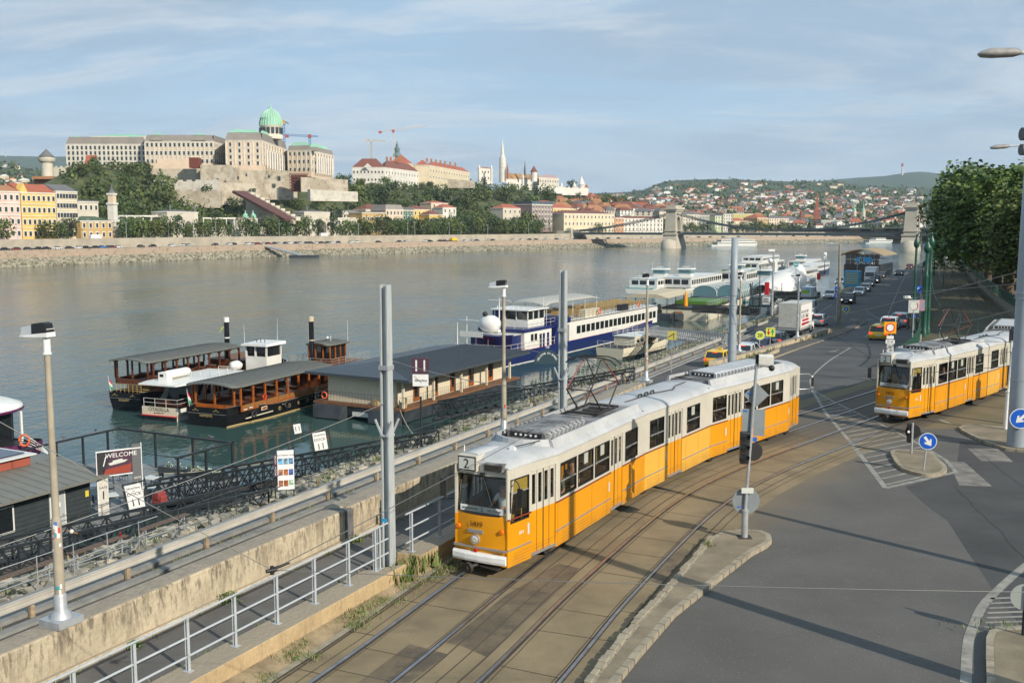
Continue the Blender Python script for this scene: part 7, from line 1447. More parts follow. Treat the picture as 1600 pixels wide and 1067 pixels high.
CP=[('hatch','yellow taxi in the lower lane, partly behind the thick gray mast',(1124,571,QZ),0,paint('taxi_yellow',(.72,.46,.01)),'taxi'),
('estate','white estate car behind the divider wall, just ahead of the yellow taxi',(1168,559,QZ),0,paint('white',(.62,.64,.64)),'car'),
('sedan','dark indigo sedan in the lower lane under the 20 sign',(1190,549,QZ),0,paint('indigo',(.02,.02,.07)),'car'),
('estate','blue gray estate car right behind the covered truck',(1214,539,QZ),0,paint('blue_gray',(.13,.17,.20)),'car'),
('hatch','white hatchback passing on the right of the covered truck',(1279,508,QZ),0,paint('white',(.62,.64,.64)),'car'),
('van','white van directly ahead of the covered truck',(1262,491,QZ),0,paint('white_van',(.55,.60,.64)),'van'),
('hatch','white hatchback with its front towards the camera, left of the blue crossing sign',(1297,466,QZ),180,paint('white',(.62,.64,.64)),'car'),
('suv','black SUV with its headlights towards the camera, at the head of the oncoming queue',(1325,474,QZ),180,paint('black',(.012,.012,.014)),'car'),
('hatch','white hatchback second in the oncoming queue, behind the black SUV',(1343,461,QZ),180,paint('white',(.62,.64,.64)),'car'),
('hatch','pale silver car third in the oncoming queue, behind the white hatchback',(1352,455,QZ),180,paint('silver',(.42,.44,.46)),'car'),
('estate','gray blue estate car in the middle of the oncoming queue',(1359,447,QZ),180,paint('blue_gray',(.13,.17,.20)),'car'),
('suv','tall black car in the oncoming queue, just before the white truck',(1367,442,QZ),180,paint('black',(.012,.012,.014)),'car'),
('sedan','dark gray sedan last in the oncoming queue',(1377,434,QZ),180,paint('dark_gray',(.05,.05,.055)),'car'),
('hatch','white pickup-like car standing before the light blue kiosk on the quay',(1313,444,QZ),180,paint('white',(.62,.64,.64)),'car'),
('sedan','black sedan coming alone down the far upper road',(1405,430,QZ),180,paint('black',(.012,.012,.014)),'car'),
('hatch','small dark red car at the far end of the road under the trees',(1421,420,QZ),180,paint('dark_red',(.16,.02,.03)),'car')]
for kd,lb,(x,y,z),rot,pm,ct in CP:
 nm={'taxi':'taxi','van':'van'}.get(ct,'car'); vehicle(kd,lb,gq(x,y,z),HQ+R(rot),pm,nm,ct,None,lit=(rot==180 or kd in('sedan','estate','hatch')))
for kd,lb,(x,y),dh,pm,ct in [('estate','bright yellow taxi with lit brake lights at the stop line beside the orange sign',(1378,530),2,MATS['car_paint_taxi_yellow'],'taxi'),('hatch','white car mostly hidden between the yellow taxi and the silver SUV',(1391,514),2,MATS['car_paint_white'],'car'),('suv','silver SUV with lit brake lights behind the yellow taxi, on the right lane',(1408,510),2,MATS['car_paint_silver'],'car')]:
 vehicle(kd,lb,GR(x,y),HQ+R(dh),pm,'taxi' if ct=='taxi' else 'car',ct)
for tx in('taxi','taxi.001'):
 o=bpy.data.objects.get(tx)
 if o: m=MB(); m.bx(-.25,.25,-.1,.1,1.52,1.66,0); m.build('taxi_sign',[MATS['car_paint_taxi_yellow']],o,bevel=.02); m=MB(); m.text('TAXI',.1,face_M((0,-.108,1.59),0,-1),0,.004); m.build('lettering',[ink],o)
# box truck
tarp=mt('truck_tarpaulin',(.44,.43,.39),.6,var=.12,sc=2)
def truck(label,p,h,L=7.2,Hb=3.9,back=True,cabw=whitep,adv=None):
 r=T('truck',label,'truck',p,-h); m=MB(); m.bx(-1.25,1.25,-L/2,L/2-2.0,1.0,Hb,0); m.bx(-1.2,1.2,-L/2-.01,-L/2,1.1,Hb-.1,0); m.build('cargo_box',[tarp if back else whitep],r,bevel=.04)
 m=MB(); m.bx(-1.28,1.28,-L/2-.03,L/2-2,.95,1.12,0); m.bx(-1.1,1.1,-L/2+.1,L/2-1,.55,.95,1); m.bx(-1.2,1.2,-L/2-.06,-L/2,.55,.72,1);
 for k in range(12): m.bx(-1.2+k*.21,-1.14+k*.21,-L/2-.05,-L/2-.02,1.12,1.26,1)
 m.build('chassis',[galv,blk],r); m=MB(); m.loft([[(-1.15,L/2-1.9,.5),(1.15,L/2-1.9,.5),(1.15,L/2-1.9,2.7),(-1.15,L/2-1.9,2.7)],[(-1.15,L/2-.3,.5),(1.15,L/2-.3,.5),(1.1,L/2-.6,2.6),(-1.1,L/2-.6,2.6)],[(-1.1,L/2,.5),(1.1,L/2,.5),(1.1,L/2-.1,1.5),(-1.1,L/2-.1,1.5)]],0,False); m.build('cab',[cabw],r); m=MB(); m.loft([[(-1.0,L/2-.04,1.5),(1.0,L/2-.04,1.5),(1.0,L/2-.02,1.46),(-1.0,L/2-.02,1.46)],[(-.95,L/2-.50,2.4),(.95,L/2-.50,2.4),(.95,L/2-.47,2.4),(-.95,L/2-.47,2.4)]],0,False); [m.bx(s*1.14-.02,s*1.14+.02,L/2-1.3,L/2-.5,1.6,2.3,0) for s in(-1,1)]; m.build('windscreen',[carglass],r)
 for s in(-1,1):
  for y in(-L/2+1.6,L/2-1.1): o=MB().tube((s*.9,y,.48),(s*1.2,y,.48),.48,None,18,0).build('wheel',[tyre],r); MB().tube((s*1.18,y,.48),(s*1.22,y,.48),.26,None,12,0).build('rim',[rimm],o)
  MB().box((s*1.05,-L/2-.07,.64),(.2,.03,.12),0).build('tail_lamp',[taill],r); MB().box((s*.9,L/2,.8),(.25,.05,.16),0).build('headlight',[headl],r)
 if adv:
  m=MB(); m.bx(1.25,1.262,-L/2+.2,L/2-2.1,1.3,Hb-.2,0); m.build('side_print',[whitep],r); m=MB(); g=random.Random(2); [m.bx(1.262,1.27,-L/2+.5+g.random()*3.6,-L/2+1.0+g.random()*.2+g.random()*3.6,q,q+.25,0) for q in(1.5,1.9,2.3)]; m.bx(1.262,1.27,-L/2+.6,-L/2+2.2,1.45,1.75,0); m.build('red_print',[redsg],r); m=MB(); [m.box((1.268,-L/2+.6+k*.9,3.0),(.008,.4,.3),0,rx=.2) for k in range(4)]; [m.box((1.268,-L/2+.6+k*.7,2.5),(.008,.25,.45),0) for k in range(5)]; m.build('dark_print',[ink],r)
 return r
truck('gray tarpaulin-covered box truck queueing by the divider wall',Vector(gq(1245,524)),HQ+R(3),7.4,4.0,True,whitep,True)
truck('white box truck with its cab towards the camera, behind the oncoming queue',gq(1361,441),HQ+math.pi,6.8,3.5,False)
r=vehicle('van','white van with a green and blue advert on its back doors, parked on the quay',gq(1264,466),HQ,paint('white_van',(.55,.60,.64)),'van','van',lit=False); m=MB(); m.bx(-.85,.85,-2.63,-2.605,.7,1.95,0); m.build('rear_doors',[paint('white_van',(.55,.60,.64))],r); m=MB(); m.bx(-.75,.55,-2.645,-2.63,1.0,1.6,0); m.build('green_advert',[mt('advert_green',(.30,.45,.03),.5)],r); m=MB(); m.disc((.25,-2.64,1.75),(0,-1,0),.30,.02,18,0); m.disc((.25,-2.655,1.75),(0,-1,0),.12,.01,12,1); m.build('blue_advert',[mt('advert_blue',(.05,.35,.65),.5),whitep],r)
# kiosk, containers and clutter on the quay
p=gq(1332,448); r=T('kiosk','light blue kiosk with pale menu stripes on the far quay','kiosk',p,-HQ); MB().bx(-1.6,1.6,-1.2,1.2,0,3.4,0).build('body',[mt('kiosk_blue',(.06,.30,.48),.5)],r,bevel=.05); m=MB(); [m.bx(-1.3,1.2,-1.24,-1.2,.7+k*.5,.95+k*.5,0) for k in range(5)]; m.build('menu_stripes',[mt('kiosk_pale',(.5,.45,.2),.5)],r)
p=gq(1349,430); r=T('round_billboard','white and blue billboard with a black dial above the far quay','billboard',p,-HQ); [MB().tube((x,0,0),(x,0,3.4),.08,None,6,0).build('post',[galv],r) for x in(-1.6,1.6)]; MB().bx(-1.9,1.9,-.1,.1,3.4,4.7,0).build('board',[mt('advert_blue',(.05,.35,.65),.5)],r); m=MB(); m.disc((-.6,-.12,4.05),(0,-1,0),.62,.04,22,0); m.disc((-.6,-.15,4.05),(0,-1,0),.5,.03,22,1); m.disc((-.6,-.17,4.05),(0,-1,0),.2,.03,16,2); m.build('dial',[whitep,blk,silv],r)
for x,y,lb,c,h_ in((1198,461,'narrow red banner on the quay by the lattice gangway',redsg,2.4),(1279,437,'small red stall on the quay beyond the advert van',redsg,1.6)): o=MB().bx(-.4,.4,-.3,.3,0,h_,0).build('banner' if h_>2 else 'stall',[c],None,gq(x,y),-HQ,bevel=.08); tag(o,lb,'banner' if h_>2 else 'stall')
p=gq(1197,476); r=T('info_totem','white info box with dark lines standing beside a leaning gray ramp post','info box',p,-HQ); MB().bx(-.6,.6,-.2,.2,0,1.35,0).build('box',[whitep],r,bevel=.03); m=MB(); [m.bx(-.4,.4,-.215,-.2,.4+k*.25,.5+k*.25,0) for k in range(3)]; m.build('lines',[ink],r)
p=gq(1180,476); r=T('ramp_gate','dark leaning ramp posts at the quay end of the gangway by the info box','gate',p,-HQ); m=MB(); m.beam((-.3,0,0),(-.9,0,3.4),.25,.3,0); m.beam((.8,0,0),(.7,0,3.2),.3,.3,0); m.bx(-.9,1.0,-.2,.2,.8,1.2,0); m.build('posts',[drail],r)
fence_rail('dark barrier fence across the quay near the large gray mast',-31.5,121,142,1.5,QZ,1.2,drail)
# thin poles and lamps on the quay
def thin(label,px,pyb,pyt,z=QZ,r_=.07,mat=None,head=None,name='pole',cat='pole'):
 b=G(px,pyb,z); t=GY(px+(0 if head!='lean' else 2),pyt,b[1]); r=T(name,label,cat,b); h=t[2]-b[2]; MB().tube((0,0,0),(0,0,h),r_,r_*.7,8,0).build('shaft',[mat or galv],r)
 if head=='cam': [q.build('camera_housing',[whitep],r) for q in (MB().box((-.4,-.3,h-.1),(.9,.3,.3),0),MB().ball((-.5,-.3,h-1.6),.35,0,8),MB().bx(.15,.55,-.2,.2,h-3.2,h-1.8,0))]
 if head=='lamp': m=MB(); m.box((-.5,0,h),(1.3,.4,.22),0); m.build('lamp_head',[ltgray],r)
 if head=='arm': m=MB(); m.pipe([(0,0,h-.6),(-.1,0,h-.1),(-.5,0,h),(-.9,0,h-.1)],.05,6,0); m.build('lamp_arm',[drail],r)
 if head=='cctv': m=MB(); m.box((-.6,-.2,h),(.6,.25,.22),0,rz=.3); m.box((-.05,-.1,h-.1),(.8,.05,.05),0); m.build('camera',[whitep],r)
 if head=='eye': m=MB(); m.box((0,-.1,h+.6),(.7,.4,2.0),0); m.ball((0,-.35,h+1.0),.28,0,8); m.build('signal_head',[whitep],r)
 return r
thin('tall pole with camera housings and boxes, above the lattice gangway on the quay',1206,492,390,QZ,.16,galv,'cam',name='camera_pole',cat='camera pole')
thin('slim black pole to the left of the camera pole on the quay',1186,478,416,QZ,.08,blk); thin('slim lamp pole with a curved black arm near the far gangway',1142,482,442,QZ,.07,drail,'arm','lamp_post','lamp post'); thin('slim white lamp pole standing by the far gangway railing',1147,503,452,QZ,.07,whitep)
thin('slim gray street lamp beside the advert van',1246,470,431,QZ,.08,galv,'lamp','lamp_post','lamp post'); thin('thin dark pole among the distant boats by the 8A sign',1288,430,404,QZ,.10,blk,'eye','signal_post','signal post')
thin('white post carrying two small cameras in front of the green columns',1424,516,464,0,.06,whitep,'cctv','camera_post','camera post')
# ---------------- green columns, signals and signs at the road's right edge ----------------
green=mt('column_green',(.015,.075,.050),.4,var=.15,sc=3);
def gcol(label,px,pyb,pyt,z=0.,s=1.):
 b=G(px,pyb,z); h=GY(px,pyt,b[1])[2]-b[2]; r=T('green_column',label,'column',b,0,'green overhead-wire columns between road and tramway'); q=.135*s
 MB().lathe([(q*1.5,0),(q*1.5,.5),(q*1.15,.65),(q*1.1,2.2),(q*1.3,2.3),(q,2.5),(q*.9,h*.6),(q*1.2,h*.62),(q*.8,h*.64),(q*.75,h-1.2)],(0,0,0),14,0).build('shaft',[green],r)
 MB().lathe([(q*.75,h-1.25),(q*1.6,h-1.1),(q*1.9,h-.85),(q*1.6,h-.65),(q*.7,h-.4),(q*.5,h-.2),(q*.8,h-.12),(q*.2,h)],(0,0,0),14,0).build('finial',[green],r); return r
gcol('green ornate column nearest the road, with a blue sign below',1426,520,365,0,1.0); gcol('second green ornate column, slightly thicker, beside the poster',1443,527,372,0,1.3); gcol('tallest green ornate column, rightmost of the three',1449,523,363,0,1.1)
gcol('distant green ornate column by the far fence',1459,430,378,0,1.0)
p=G(1425,540,0); q=Vector(p); r=T('traffic_sign','pale square sign back with a red arc, on a post before the green columns','traffic sign',p); MB().tube((0,0,0),(0,0,GY(1423,470,p[1])[2]),.05,None,8,0).build('post',[galv],r); z=GY(1423,479,p[1])[2]; m=MB(); m.bx(-.42,.42,-.02,.02,z-.5,z+.5,0); m.build('board',[mt('pale_gray_board',(.42,.43,.42),.5)],r); m=MB(); m.disc((0,-.04,z+.05),(0,-1,0),.30,.01,22,0); m.build('disc',[frost],r); m=MB(); m.pipe([(.3*math.cos(a),-.055,z+.05+.3*math.sin(a)) for a in [R(-70+20*k) for k in range(7)]],.03,5,0); m.build('red_arc',[redsg],r)
p=G(1418,528,0); r=T('signal_pair','black double traffic signal head on the post before the green columns','traffic signal',p); z=GY(1424,505,p[1])[2]; MB().tube((.4,0,0),(.4,0,z+1),.07,None,8,0).build('post',[green],r); [MB().bx(x-.16,x+.16,-.2,.15,z-.5,z+.45,0).build('signal_housing',[blk],r,bevel=.03) for x in(.05,.8)]; MB().box((.42,-.12,z+.6),(.25,.04,.25),0).build('blue_plate',[blue],r)
p=G(1437,530,0); z=GY(1437,477,p[1])[2]; r=T('poster','small colourful poster panel between the green columns','poster',p); MB().bx(-.28,.28,-.03,.03,z-.45,z+.45,0).build('panel',[mt('poster_mix',(.10,.22,.35),.5,alt=(.5,.15,.12),sc=5)],r); MB().tube((0,.05,0),(0,.05,z),.03,None,6,0).build('post',[green],r)
p=G(1433,480,0); z=GY(1434,452,p[1])[2]; r=T('parking_sign','small blue parking sign reading P beside the nearest green column','traffic sign',p); MB().tube((0,.05,0),(0,.05,z),.05,None,6,0).build('post',[green],r); MB().bx(-.4,.4,-.03,.03,z-.4,z+.4,0).build('panel',[blue],r); MB().text('P',.6,face_M((0,-.04,z),0,-1),0,.01).build('letter',[whitep],r)
for x,y,lb,sh,c in((1476,406,'round white disc sign high over the left rails','d',whitep),(1510,400.5,'small white rectangular sign over the middle rails','r',whitep),(1529,406,'square white sign with a black mark over the right rails','s',whitep)):
 Y=150 if sh!='r' else 190; p=GY(x,y,Y); r=T('tramway_sign',lb,'tramway sign',(p[0],p[1],0)); MB().tube((0,.05,0),(0,.05,p[2]),.05,None,6,0).build('post',[drail],r); m=MB()
 if sh=='d': m.disc((0,0,p[2]),(0,-1,0),.34,.03,22,0)
 elif sh=='r': m.bx(-.38,.38,-.02,.02,p[2]-.28,p[2]+.28,0)
 else: m.bx(-.40,.40,-.02,.02,p[2]-.40,p[2]+.40,0)
 o=m.build('panel',[c],r)
 if sh!='d': MB().box((0,-.03,p[2]),(.3,.01,.12),0,ry=.5).build('mark',[ink],o)
# green iron fences
def gfence(label,pts,h,z):
 r=T('iron_fence',label,'fence',pts[0]); o=Vector(pts[0]); m=MB(); m2=MB()
 for a,b in zip(pts,pts[1:]):
  a=Vector(a)-o;b=Vector(b)-o
  for q in(.15,h): m.beam(a+Vector((0,0,q)),b+Vector((0,0,q)),.06,.06,0)
  n=max(1,int((b-a).length/.28)); [m2.beam(a.lerp(b,k/n),a.lerp(b,k/n)+Vector((0,0,h)),.03,.03,0) for k in range(n)]
  MB().beam(a,a+Vector((0,0,h+.15)),.12,.12,0).build('post',[green],r)
 m.build('rail',[green],r); m2.build('bars',[green],r); return r
gfence('green iron fence on the wall between the far road and the tram tracks',[(p.x,p.y,.28) for p in offs([q for q in TC if 64<q.y<330],-2.35)],1.1,0)
gfence('green iron fence along the promenade edge right of the tram tracks',[(p.x,p.y,.75) for p in offs([q for q in TC if 78<q.y<300],6.3)],1.05,0)
# pedestrians on the promenade
for x,y,lb,c,l in((1522,428,'walking pedestrian in a dark coat on the tree-shaded promenade',(.04,.04,.05),(.05,.05,.06)),(1529,420,'walking pedestrian in a red top and pale trousers on the tree-shaded promenade',(.5,.03,.03),(.35,.30,.30)),(1598,573,'pedestrian in an orange vest at the right edge behind the round mast',(.75,.2,.03),(.04,.05,.09))):
 person(lb,G(x,y,.75 if y<500 else .0),R(160) if y<500 else R(60),'walk',c,l)
# ---------------- right-hand foreground: lamp heads, sign, signals, street lamp column ----------------
def cobra(label,px0,px1,py,Y,name='street_lamp'):
 a=Vector(GY(px0,py,Y)); b=Vector(GY(px1,py-2,Y)); u=(b-a); L=u.length; u.normalize(); side=u.cross(Vector((0,0,1))).normalized(); r=T(name,label,'lamp',a); m=MB(); rings=[]
 for t,w_,h1,h2 in((0,.03,.02,-.03),(.08,.12,.07,-.08),(.3,.17,.13,-.10),(.8,.17,.12,-.09),(.95,.12,.07,-.05)):
  c=u*(L*t); rings.append([c+side*w_*math.cos(k*math.pi/6)*L*1.0+Vector((0,0,(h1 if math.sin(k*math.pi/6)>0 else -h2)*math.sin(k*math.pi/6)*L)) for k in range(12)])
 m.loft(rings,0,True); m.build('housing',[mt('lamp_housing',(.24,.235,.22),.6,var=.25,sc=6)],r); e=u*L*.9; MB().tube(e,u*(L*.9+3.2)+Vector((0,0,.12)),.05,.06,10,0).build('arm',[ltgray],r); q=u*(L*.9+3.2)+Vector((0,0,.12)); MB().tube(q,(q.x,q.y,-a.z),.09,.16,12,0).build('column',[galv],r); return r
cobra('large gray street lamp head at the upper right against the sky',1528,1597,85,24); cobra('smaller gray street lamp head above the tree crown at the right edge',1547,1578,231,52)
p=GY(1599,222,46); r=T('camera_cluster','pair of dark round camera housings on the top of a mast at the right edge','camera',p); m=MB(); m.tube((-.1,0,.35),(.6,0,.35),.30,.26,12,0); m.tube((-.1,0,-.35),(.6,0,-.35),.26,.26,12,0); m.build('housing',[mt('dark_casting',(.08,.09,.09),.5)],r); MB().tube((.25,0,-p[2]),(.25,0,.8),.12,.10,10,0).build('column',[galv],r)
p=G(1597,992,.14); r=T('round_sign','round pale sign seen from behind on the sidewalk at the lower right edge','traffic sign',p); MB().tube((.02,0,0),(.02,0,1.35),.035,None,10,0).build('post',[pwood],r); c=Vector((-.0,-.03,GY(1597,932,p[1])[2]-.14)); MB().disc(c,(-.3,-1,0),.30,.02,30,0).build('sign_back',[mt('sign_back_pale',(.33,.36,.33),.4)],r); MB().bx(-.02,.14,-.08,-.03,c.z-.28,c.z+.28,0).build('bracket',[pwood],r)
p=G(1582,640,.0); r=T('tram_signal','black tram signal box on a short post beside the rear of tram 1450','traffic signal',p); MB().tube((0,0,0),(0,0,2.9),.06,None,8,0).build('post',[woodd],r); MB().bx(-.3,.25,-.2,.2,1.2,2.2,0).build('housing',[blk],r,bevel=.03); MB().bx(-.3,.2,-.2,.2,3.4,4.1,0).build('upper_housing',[blk],r,bevel=.03); MB().tube((0,0,2.9),(0,0,3.5),.05,None,8,0).build('upper_post',[galv],r); MB().tube((-.35,-.22,1.1),(.2,-.22,1.1),.08,None,8,0).build('visor',[silv],r)
# ---------------- overhead wires ----------------
wirem=mt('wire_steel',(.20,.20,.19),.4,metal=.5)
def wire(label,a,b,sag=.12,r_=.012,mat=None):
 a=Vector(a);b=Vector(b); m=MB(); o=a.copy(); m.pipe([tuple(a.lerp(b,t/10)-Vector((0,0,sag*4*(t/10)*(1-t/10)))-o) for t in range(11)],r_,5,0); tag(m.build('overhead_wire',[mat or wirem],None,o),label,'wire')
W=lambda x,y,Y:GY(x,y,Y)
wire('span wire crossing the lower foreground from the left clamp to the right edge',W(425,890,14.5),W(1640,925,14.5),.05,.006)
wire('guy wire from the lower left to the clamp over the parapet',W(-20,648,13),W(425,890,14.5),.02,.006)
wire('wire rising from the clamp over the parapet to the nose of tram 1419',W(425,890,14.5),W(860,660,24),.02,.008)
wire('wire sloping from the tall steel mast down to the left edge',W(606,628,25.2),W(-20,860,19),.1,.010)
wire('wire from the tall mast past the eleven sign towards the second mast',W(606,562,25.2),W(880,605,35),.25,.012)
wire('span wire from the far round mast across the road to the thick right mast',W(1000,720,30)if 0 else W(1480,508,50),W(1600,480,42),.05,.012)
wire('contact wire rising from the rear of tram 1419 to the right edge of the picture',W(1255,505,57),W(1640,412,50),.1,.018)
wire('span wire over the pantograph of tram 1450',W(1128,462,57),W(1640,438,46),.3,.014); wire('long thin contact wire across the junction',W(1128,590,56),W(1640,566,41),.25,.012)
wire('high thin span wire across the road in front of tram 1450',W(1128,503,57),W(1590,534,41),.3,.010); wire('thin signal cable sagging to the right above tram 1450',W(1420,560,50),W(1590,548,41),.15,.010)
m=MB(); m.tube((0,0,-.07),(0,0,.06),.035,.03,8,0); m.tube((0,0,.01),(.22,.2,.04),.028,.015,8,0); m.tube((-.07,-.07,0),(.07,.03,0),.03,None,8,0); tag(m.build('wire_clamp',[blk],None,W(425,890,14.5)),'dark insulator clamp joining three wires over the parapet path','clamp')
m=MB(); m.tube((-.06,0,.01),(.08,0,-.03),.014,.012,8,0); m.ball((0,0,0),.032,1,8); tag(m.build('wire_insulator',[mt('rusty_clamp',(.22,.10,.04),.7),frost],None,W(112,830,13.4)),'pale insulator hanging on the guy wire at the left','insulator')
# ---------------- far bank ----------------
def WLy(px): return interp(px,[(-300,430),(0,418),(400,402),(900,388),(1250,380.2),(1450,377.6),(1700,376.6)])
def cmpf(px): return interp(AZ(px),[(-.7,1.),(-.51,.99),(0,.6),(.2,.5),(.6,.42)])
def YB(px,off): return G(px,WLy(px),WZ)[1]+off/cmpf(px)
def BK(px,off,z=0.): Y=YB(px,off); return (AZ(px)*Y,Y,z)
PXS=list(range(-300,1801,25))
def sheet(name,prof,mats,mi=None,tex=None):
 m=MB(); n=len(prof); vs=[BK(px,o,z) for px in PXS for o,z in prof]
 m.add(vs,[(i*n+k,(i+1)*n+k,(i+1)*n+k+1,i*n+k+1) for i in range(len(PXS)-1) for k in range(n-1)],[(mi[k] if mi else 0) for i in range(len(PXS)-1) for k in range(n-1)]); return struct(name,m,mats)
bankst=add_dirt(mt('embankment_stone',(.32,.265,.20),.9,var=.22,sc=.10,alt=(.37,.28,.21),det=9),(.15,.12,.08),.5,.66,.5,.7); palest=mt('pale_embankment',(.36,.32,.25),.9,var=.15,sc=.15); rip=mt('riprap',(.33,.31,.24),.95,var=.4,sc=.35,alt=(.14,.14,.09),th=(.45,.55),det=9)
sheet('far_river_bank',[(-.5,WZ-.5),(8.,-4.9),(9.2,-4.7),(9.3,-1.1),(9.8,-1.1),(9.9,-1.25)],[rip,bankst,palest],[0,0,1,2,2])
sheet('far_quay_road',[(9.9,-1.25),(22,-1.25)],[mt('far_asphalt',(.13,.125,.115),.9,var=.1,sc=.05)]); sheet('far_upper_wall',[(22,-1.25),(22.1,3.6),(22.6,3.6),(22.7,2.7)],[palest]); sheet('far_upper_street',[(22.7,2.7),(60,2.7)],[mt('far_pavement',(.20,.18,.15),.9)])
g=random.Random(3); m=MB()
for _ in range(6500):
 px=g.uniform(-30,1000)if g.random()<.8 else g.uniform(1000,1440); o=g.uniform(.2,8.5); z=lerp(WZ-.1,-4.9,o/8); p=BK(px,o,z); s=g.uniform(.35,.95); m.box((p[0],p[1],z),(s*1.5,s*1.2,s),g.choice((0,0,1,2)),rz=g.uniform(0,3),rx=g.uniform(-.4,.4))
tag(m.build('riprap_stones',[mt('dull_rock',(.33,.30,.23),.9,var=.2,sc=2),rip,MATS['dark_rock']]),'band of loose pale stones along the far waterline',None,None,'stuff')
CY=[(-300,300),(0,300),(60,290),(108,264),(150,256),(200,262),(300,262),(450,268),(523,276),(560,290),(740,293),(800,291),(860,298),(930,307),(1000,316),(1050,332),(1080,345),(1110,353),(1800,354)]
def terr(px,off):
 if off<55: return 2.7
 zc=GY(px,interp(px,CY)+4,YB(px,205))[2]; t=sstep(50,205,off); n=noise.noise(Vector((px*.02,off*.02,1)))*5*t*(1-t)*4
 return 2.6+(zc-2.6)*t+n
m=MB(); offs_=[52,60,75,90,105,120,135,150,165,180,195,210,240,290,350]; vs=[BK(px,o,terr(px,o) if o<230 else terr(px,210)-(o-210)*.12) for px in PXS for o in offs_]; n=len(offs_)
m.add(vs,[(i*n+k,(i+1)*n+k,(i+1)*n+k+1,i*n+k+1) for i in range(len(PXS)-1) for k in range(n-1)],0,True)
hillg=mt('wooded_hillside',(.030,.048,.014),.95,alt=(.09,.10,.035),sc=.06,th=(.4,.6),det=9); struct('castle_hill',m,[hillg])
def TZ(px,off): return terr(px,off)
# hills behind the town
farwood=mt('far_wood',(.030,.055,.030),1.,alt=(.055,.085,.040),sc=.02,th=(.42,.58),det=10)
def hill(name,ridge,y0,Y0,Y1,px0,px1,mat,step=8,rows=14,back=600):
 m=MB(); P_=list(range(px0,px1+1,step)); vs=[]
 for px in P_:
  yr=interp(px,ridge)+noise.noise(Vector((px*.11,Y1*.01,0)))*.5
  for k in range(rows+1):
   t=k/rows; Y=lerp(Y0,Y1,t); vs.append(GY(px,lerp(y0,yr,t**.85)+noise.noise(Vector((px*.03,t*6,Y1*.001)))*2*t*(1-t),Y))
  vs.append((AZ(px)*(Y1+back),Y1+back,vs[-1][2]-120))
 n=rows+2; m.add(vs,[(i*n+k,(i+1)*n+k,(i+1)*n+k+1,i*n+k+1) for i in range(len(P_)-1) for k in range(n-1)],0,True); struct(name,m,[mat])
R1=[(900,306),(960,303),(985,300),(1005,297),(1020,291),(1040,283.5),(1070,281.5),(1120,280),(1180,282),(1240,284),(1300,284),(1350,291),(1450,294),(1800,300)]
hill('hills',R1,357,1150,3300,900,1740,farwood)
hill('hills',[(850,306),(980,300),(1250,287),(1300,281),(1330,278.5),(1380,275.5),(1405,272),(1425,269),(1445,268.5),(1470,272),(1500,276),(1600,284),(1760,290)],345,3400,6500,850,1760,farwood,10,8)
hill('hills',[(-160,243),(0,243.5),(60,245),(110,245),(170,246),(260,256),(380,280)],330,3000,6200,-160,380,farwood,10,8)
hill('hills',[(-160,252),(0,255),(20,258),(45,263),(80,272),(140,285),(260,300)],340,1300,2600,-160,260,farwood,8,10)
# ---- building kit
WM={}
pal=lambda nm,c,**k: mt(nm,c,.85,var=.08,sc=.15,**k)
surround=pal('window_surround',(.62,.59,.51)); fwin=mt('far_window',(.035,.042,.05),.25,spec=.6); rr_=pal('red_tile_roof',(.33,.10,.055)); rb_=pal('brown_tile_roof',(.17,.065,.045)); rg_=pal('gray_roof',(.13,.13,.135)); rgn=pal('copper_green_roof',(.25,.47,.34)); ror=pal('orange_brown_roof',(.33,.16,.08)); wht=pal('white_plaster',(.60,.58,.52)); crm_=pal('cream_plaster',(.60,.52,.36)); pnk=pal('pink_plaster',(.66,.47,.42)); ylw=pal('yellow_plaster',(.68,.46,.13)); och=pal('ochre_plaster',(.45,.31,.13)); pch=pal('peach_stone',(.62,.49,.36)); gst=pal('gray_beige_stone',(.53,.49,.40)); stn=add_dirt(mt('rampart_stone',(.36,.31,.23),.95,var=.22,sc=.12,alt=(.47,.42,.33),det=9,th=(.45,.55)),(.17,.13,.09),.55,.62,.25,.7); rpw=add_dirt(mt('white_rampart_stone',(.52,.49,.42),.95,var=.1,sc=.1,det=9),(.30,.26,.20),.5,.64,.3,.6); brick=pal('red_brick',(.30,.10,.065)); dkr=pal('mansard_gray_brown',(.24,.215,.19))
def zat(py,Y): return GY(800,py,Y)[2]
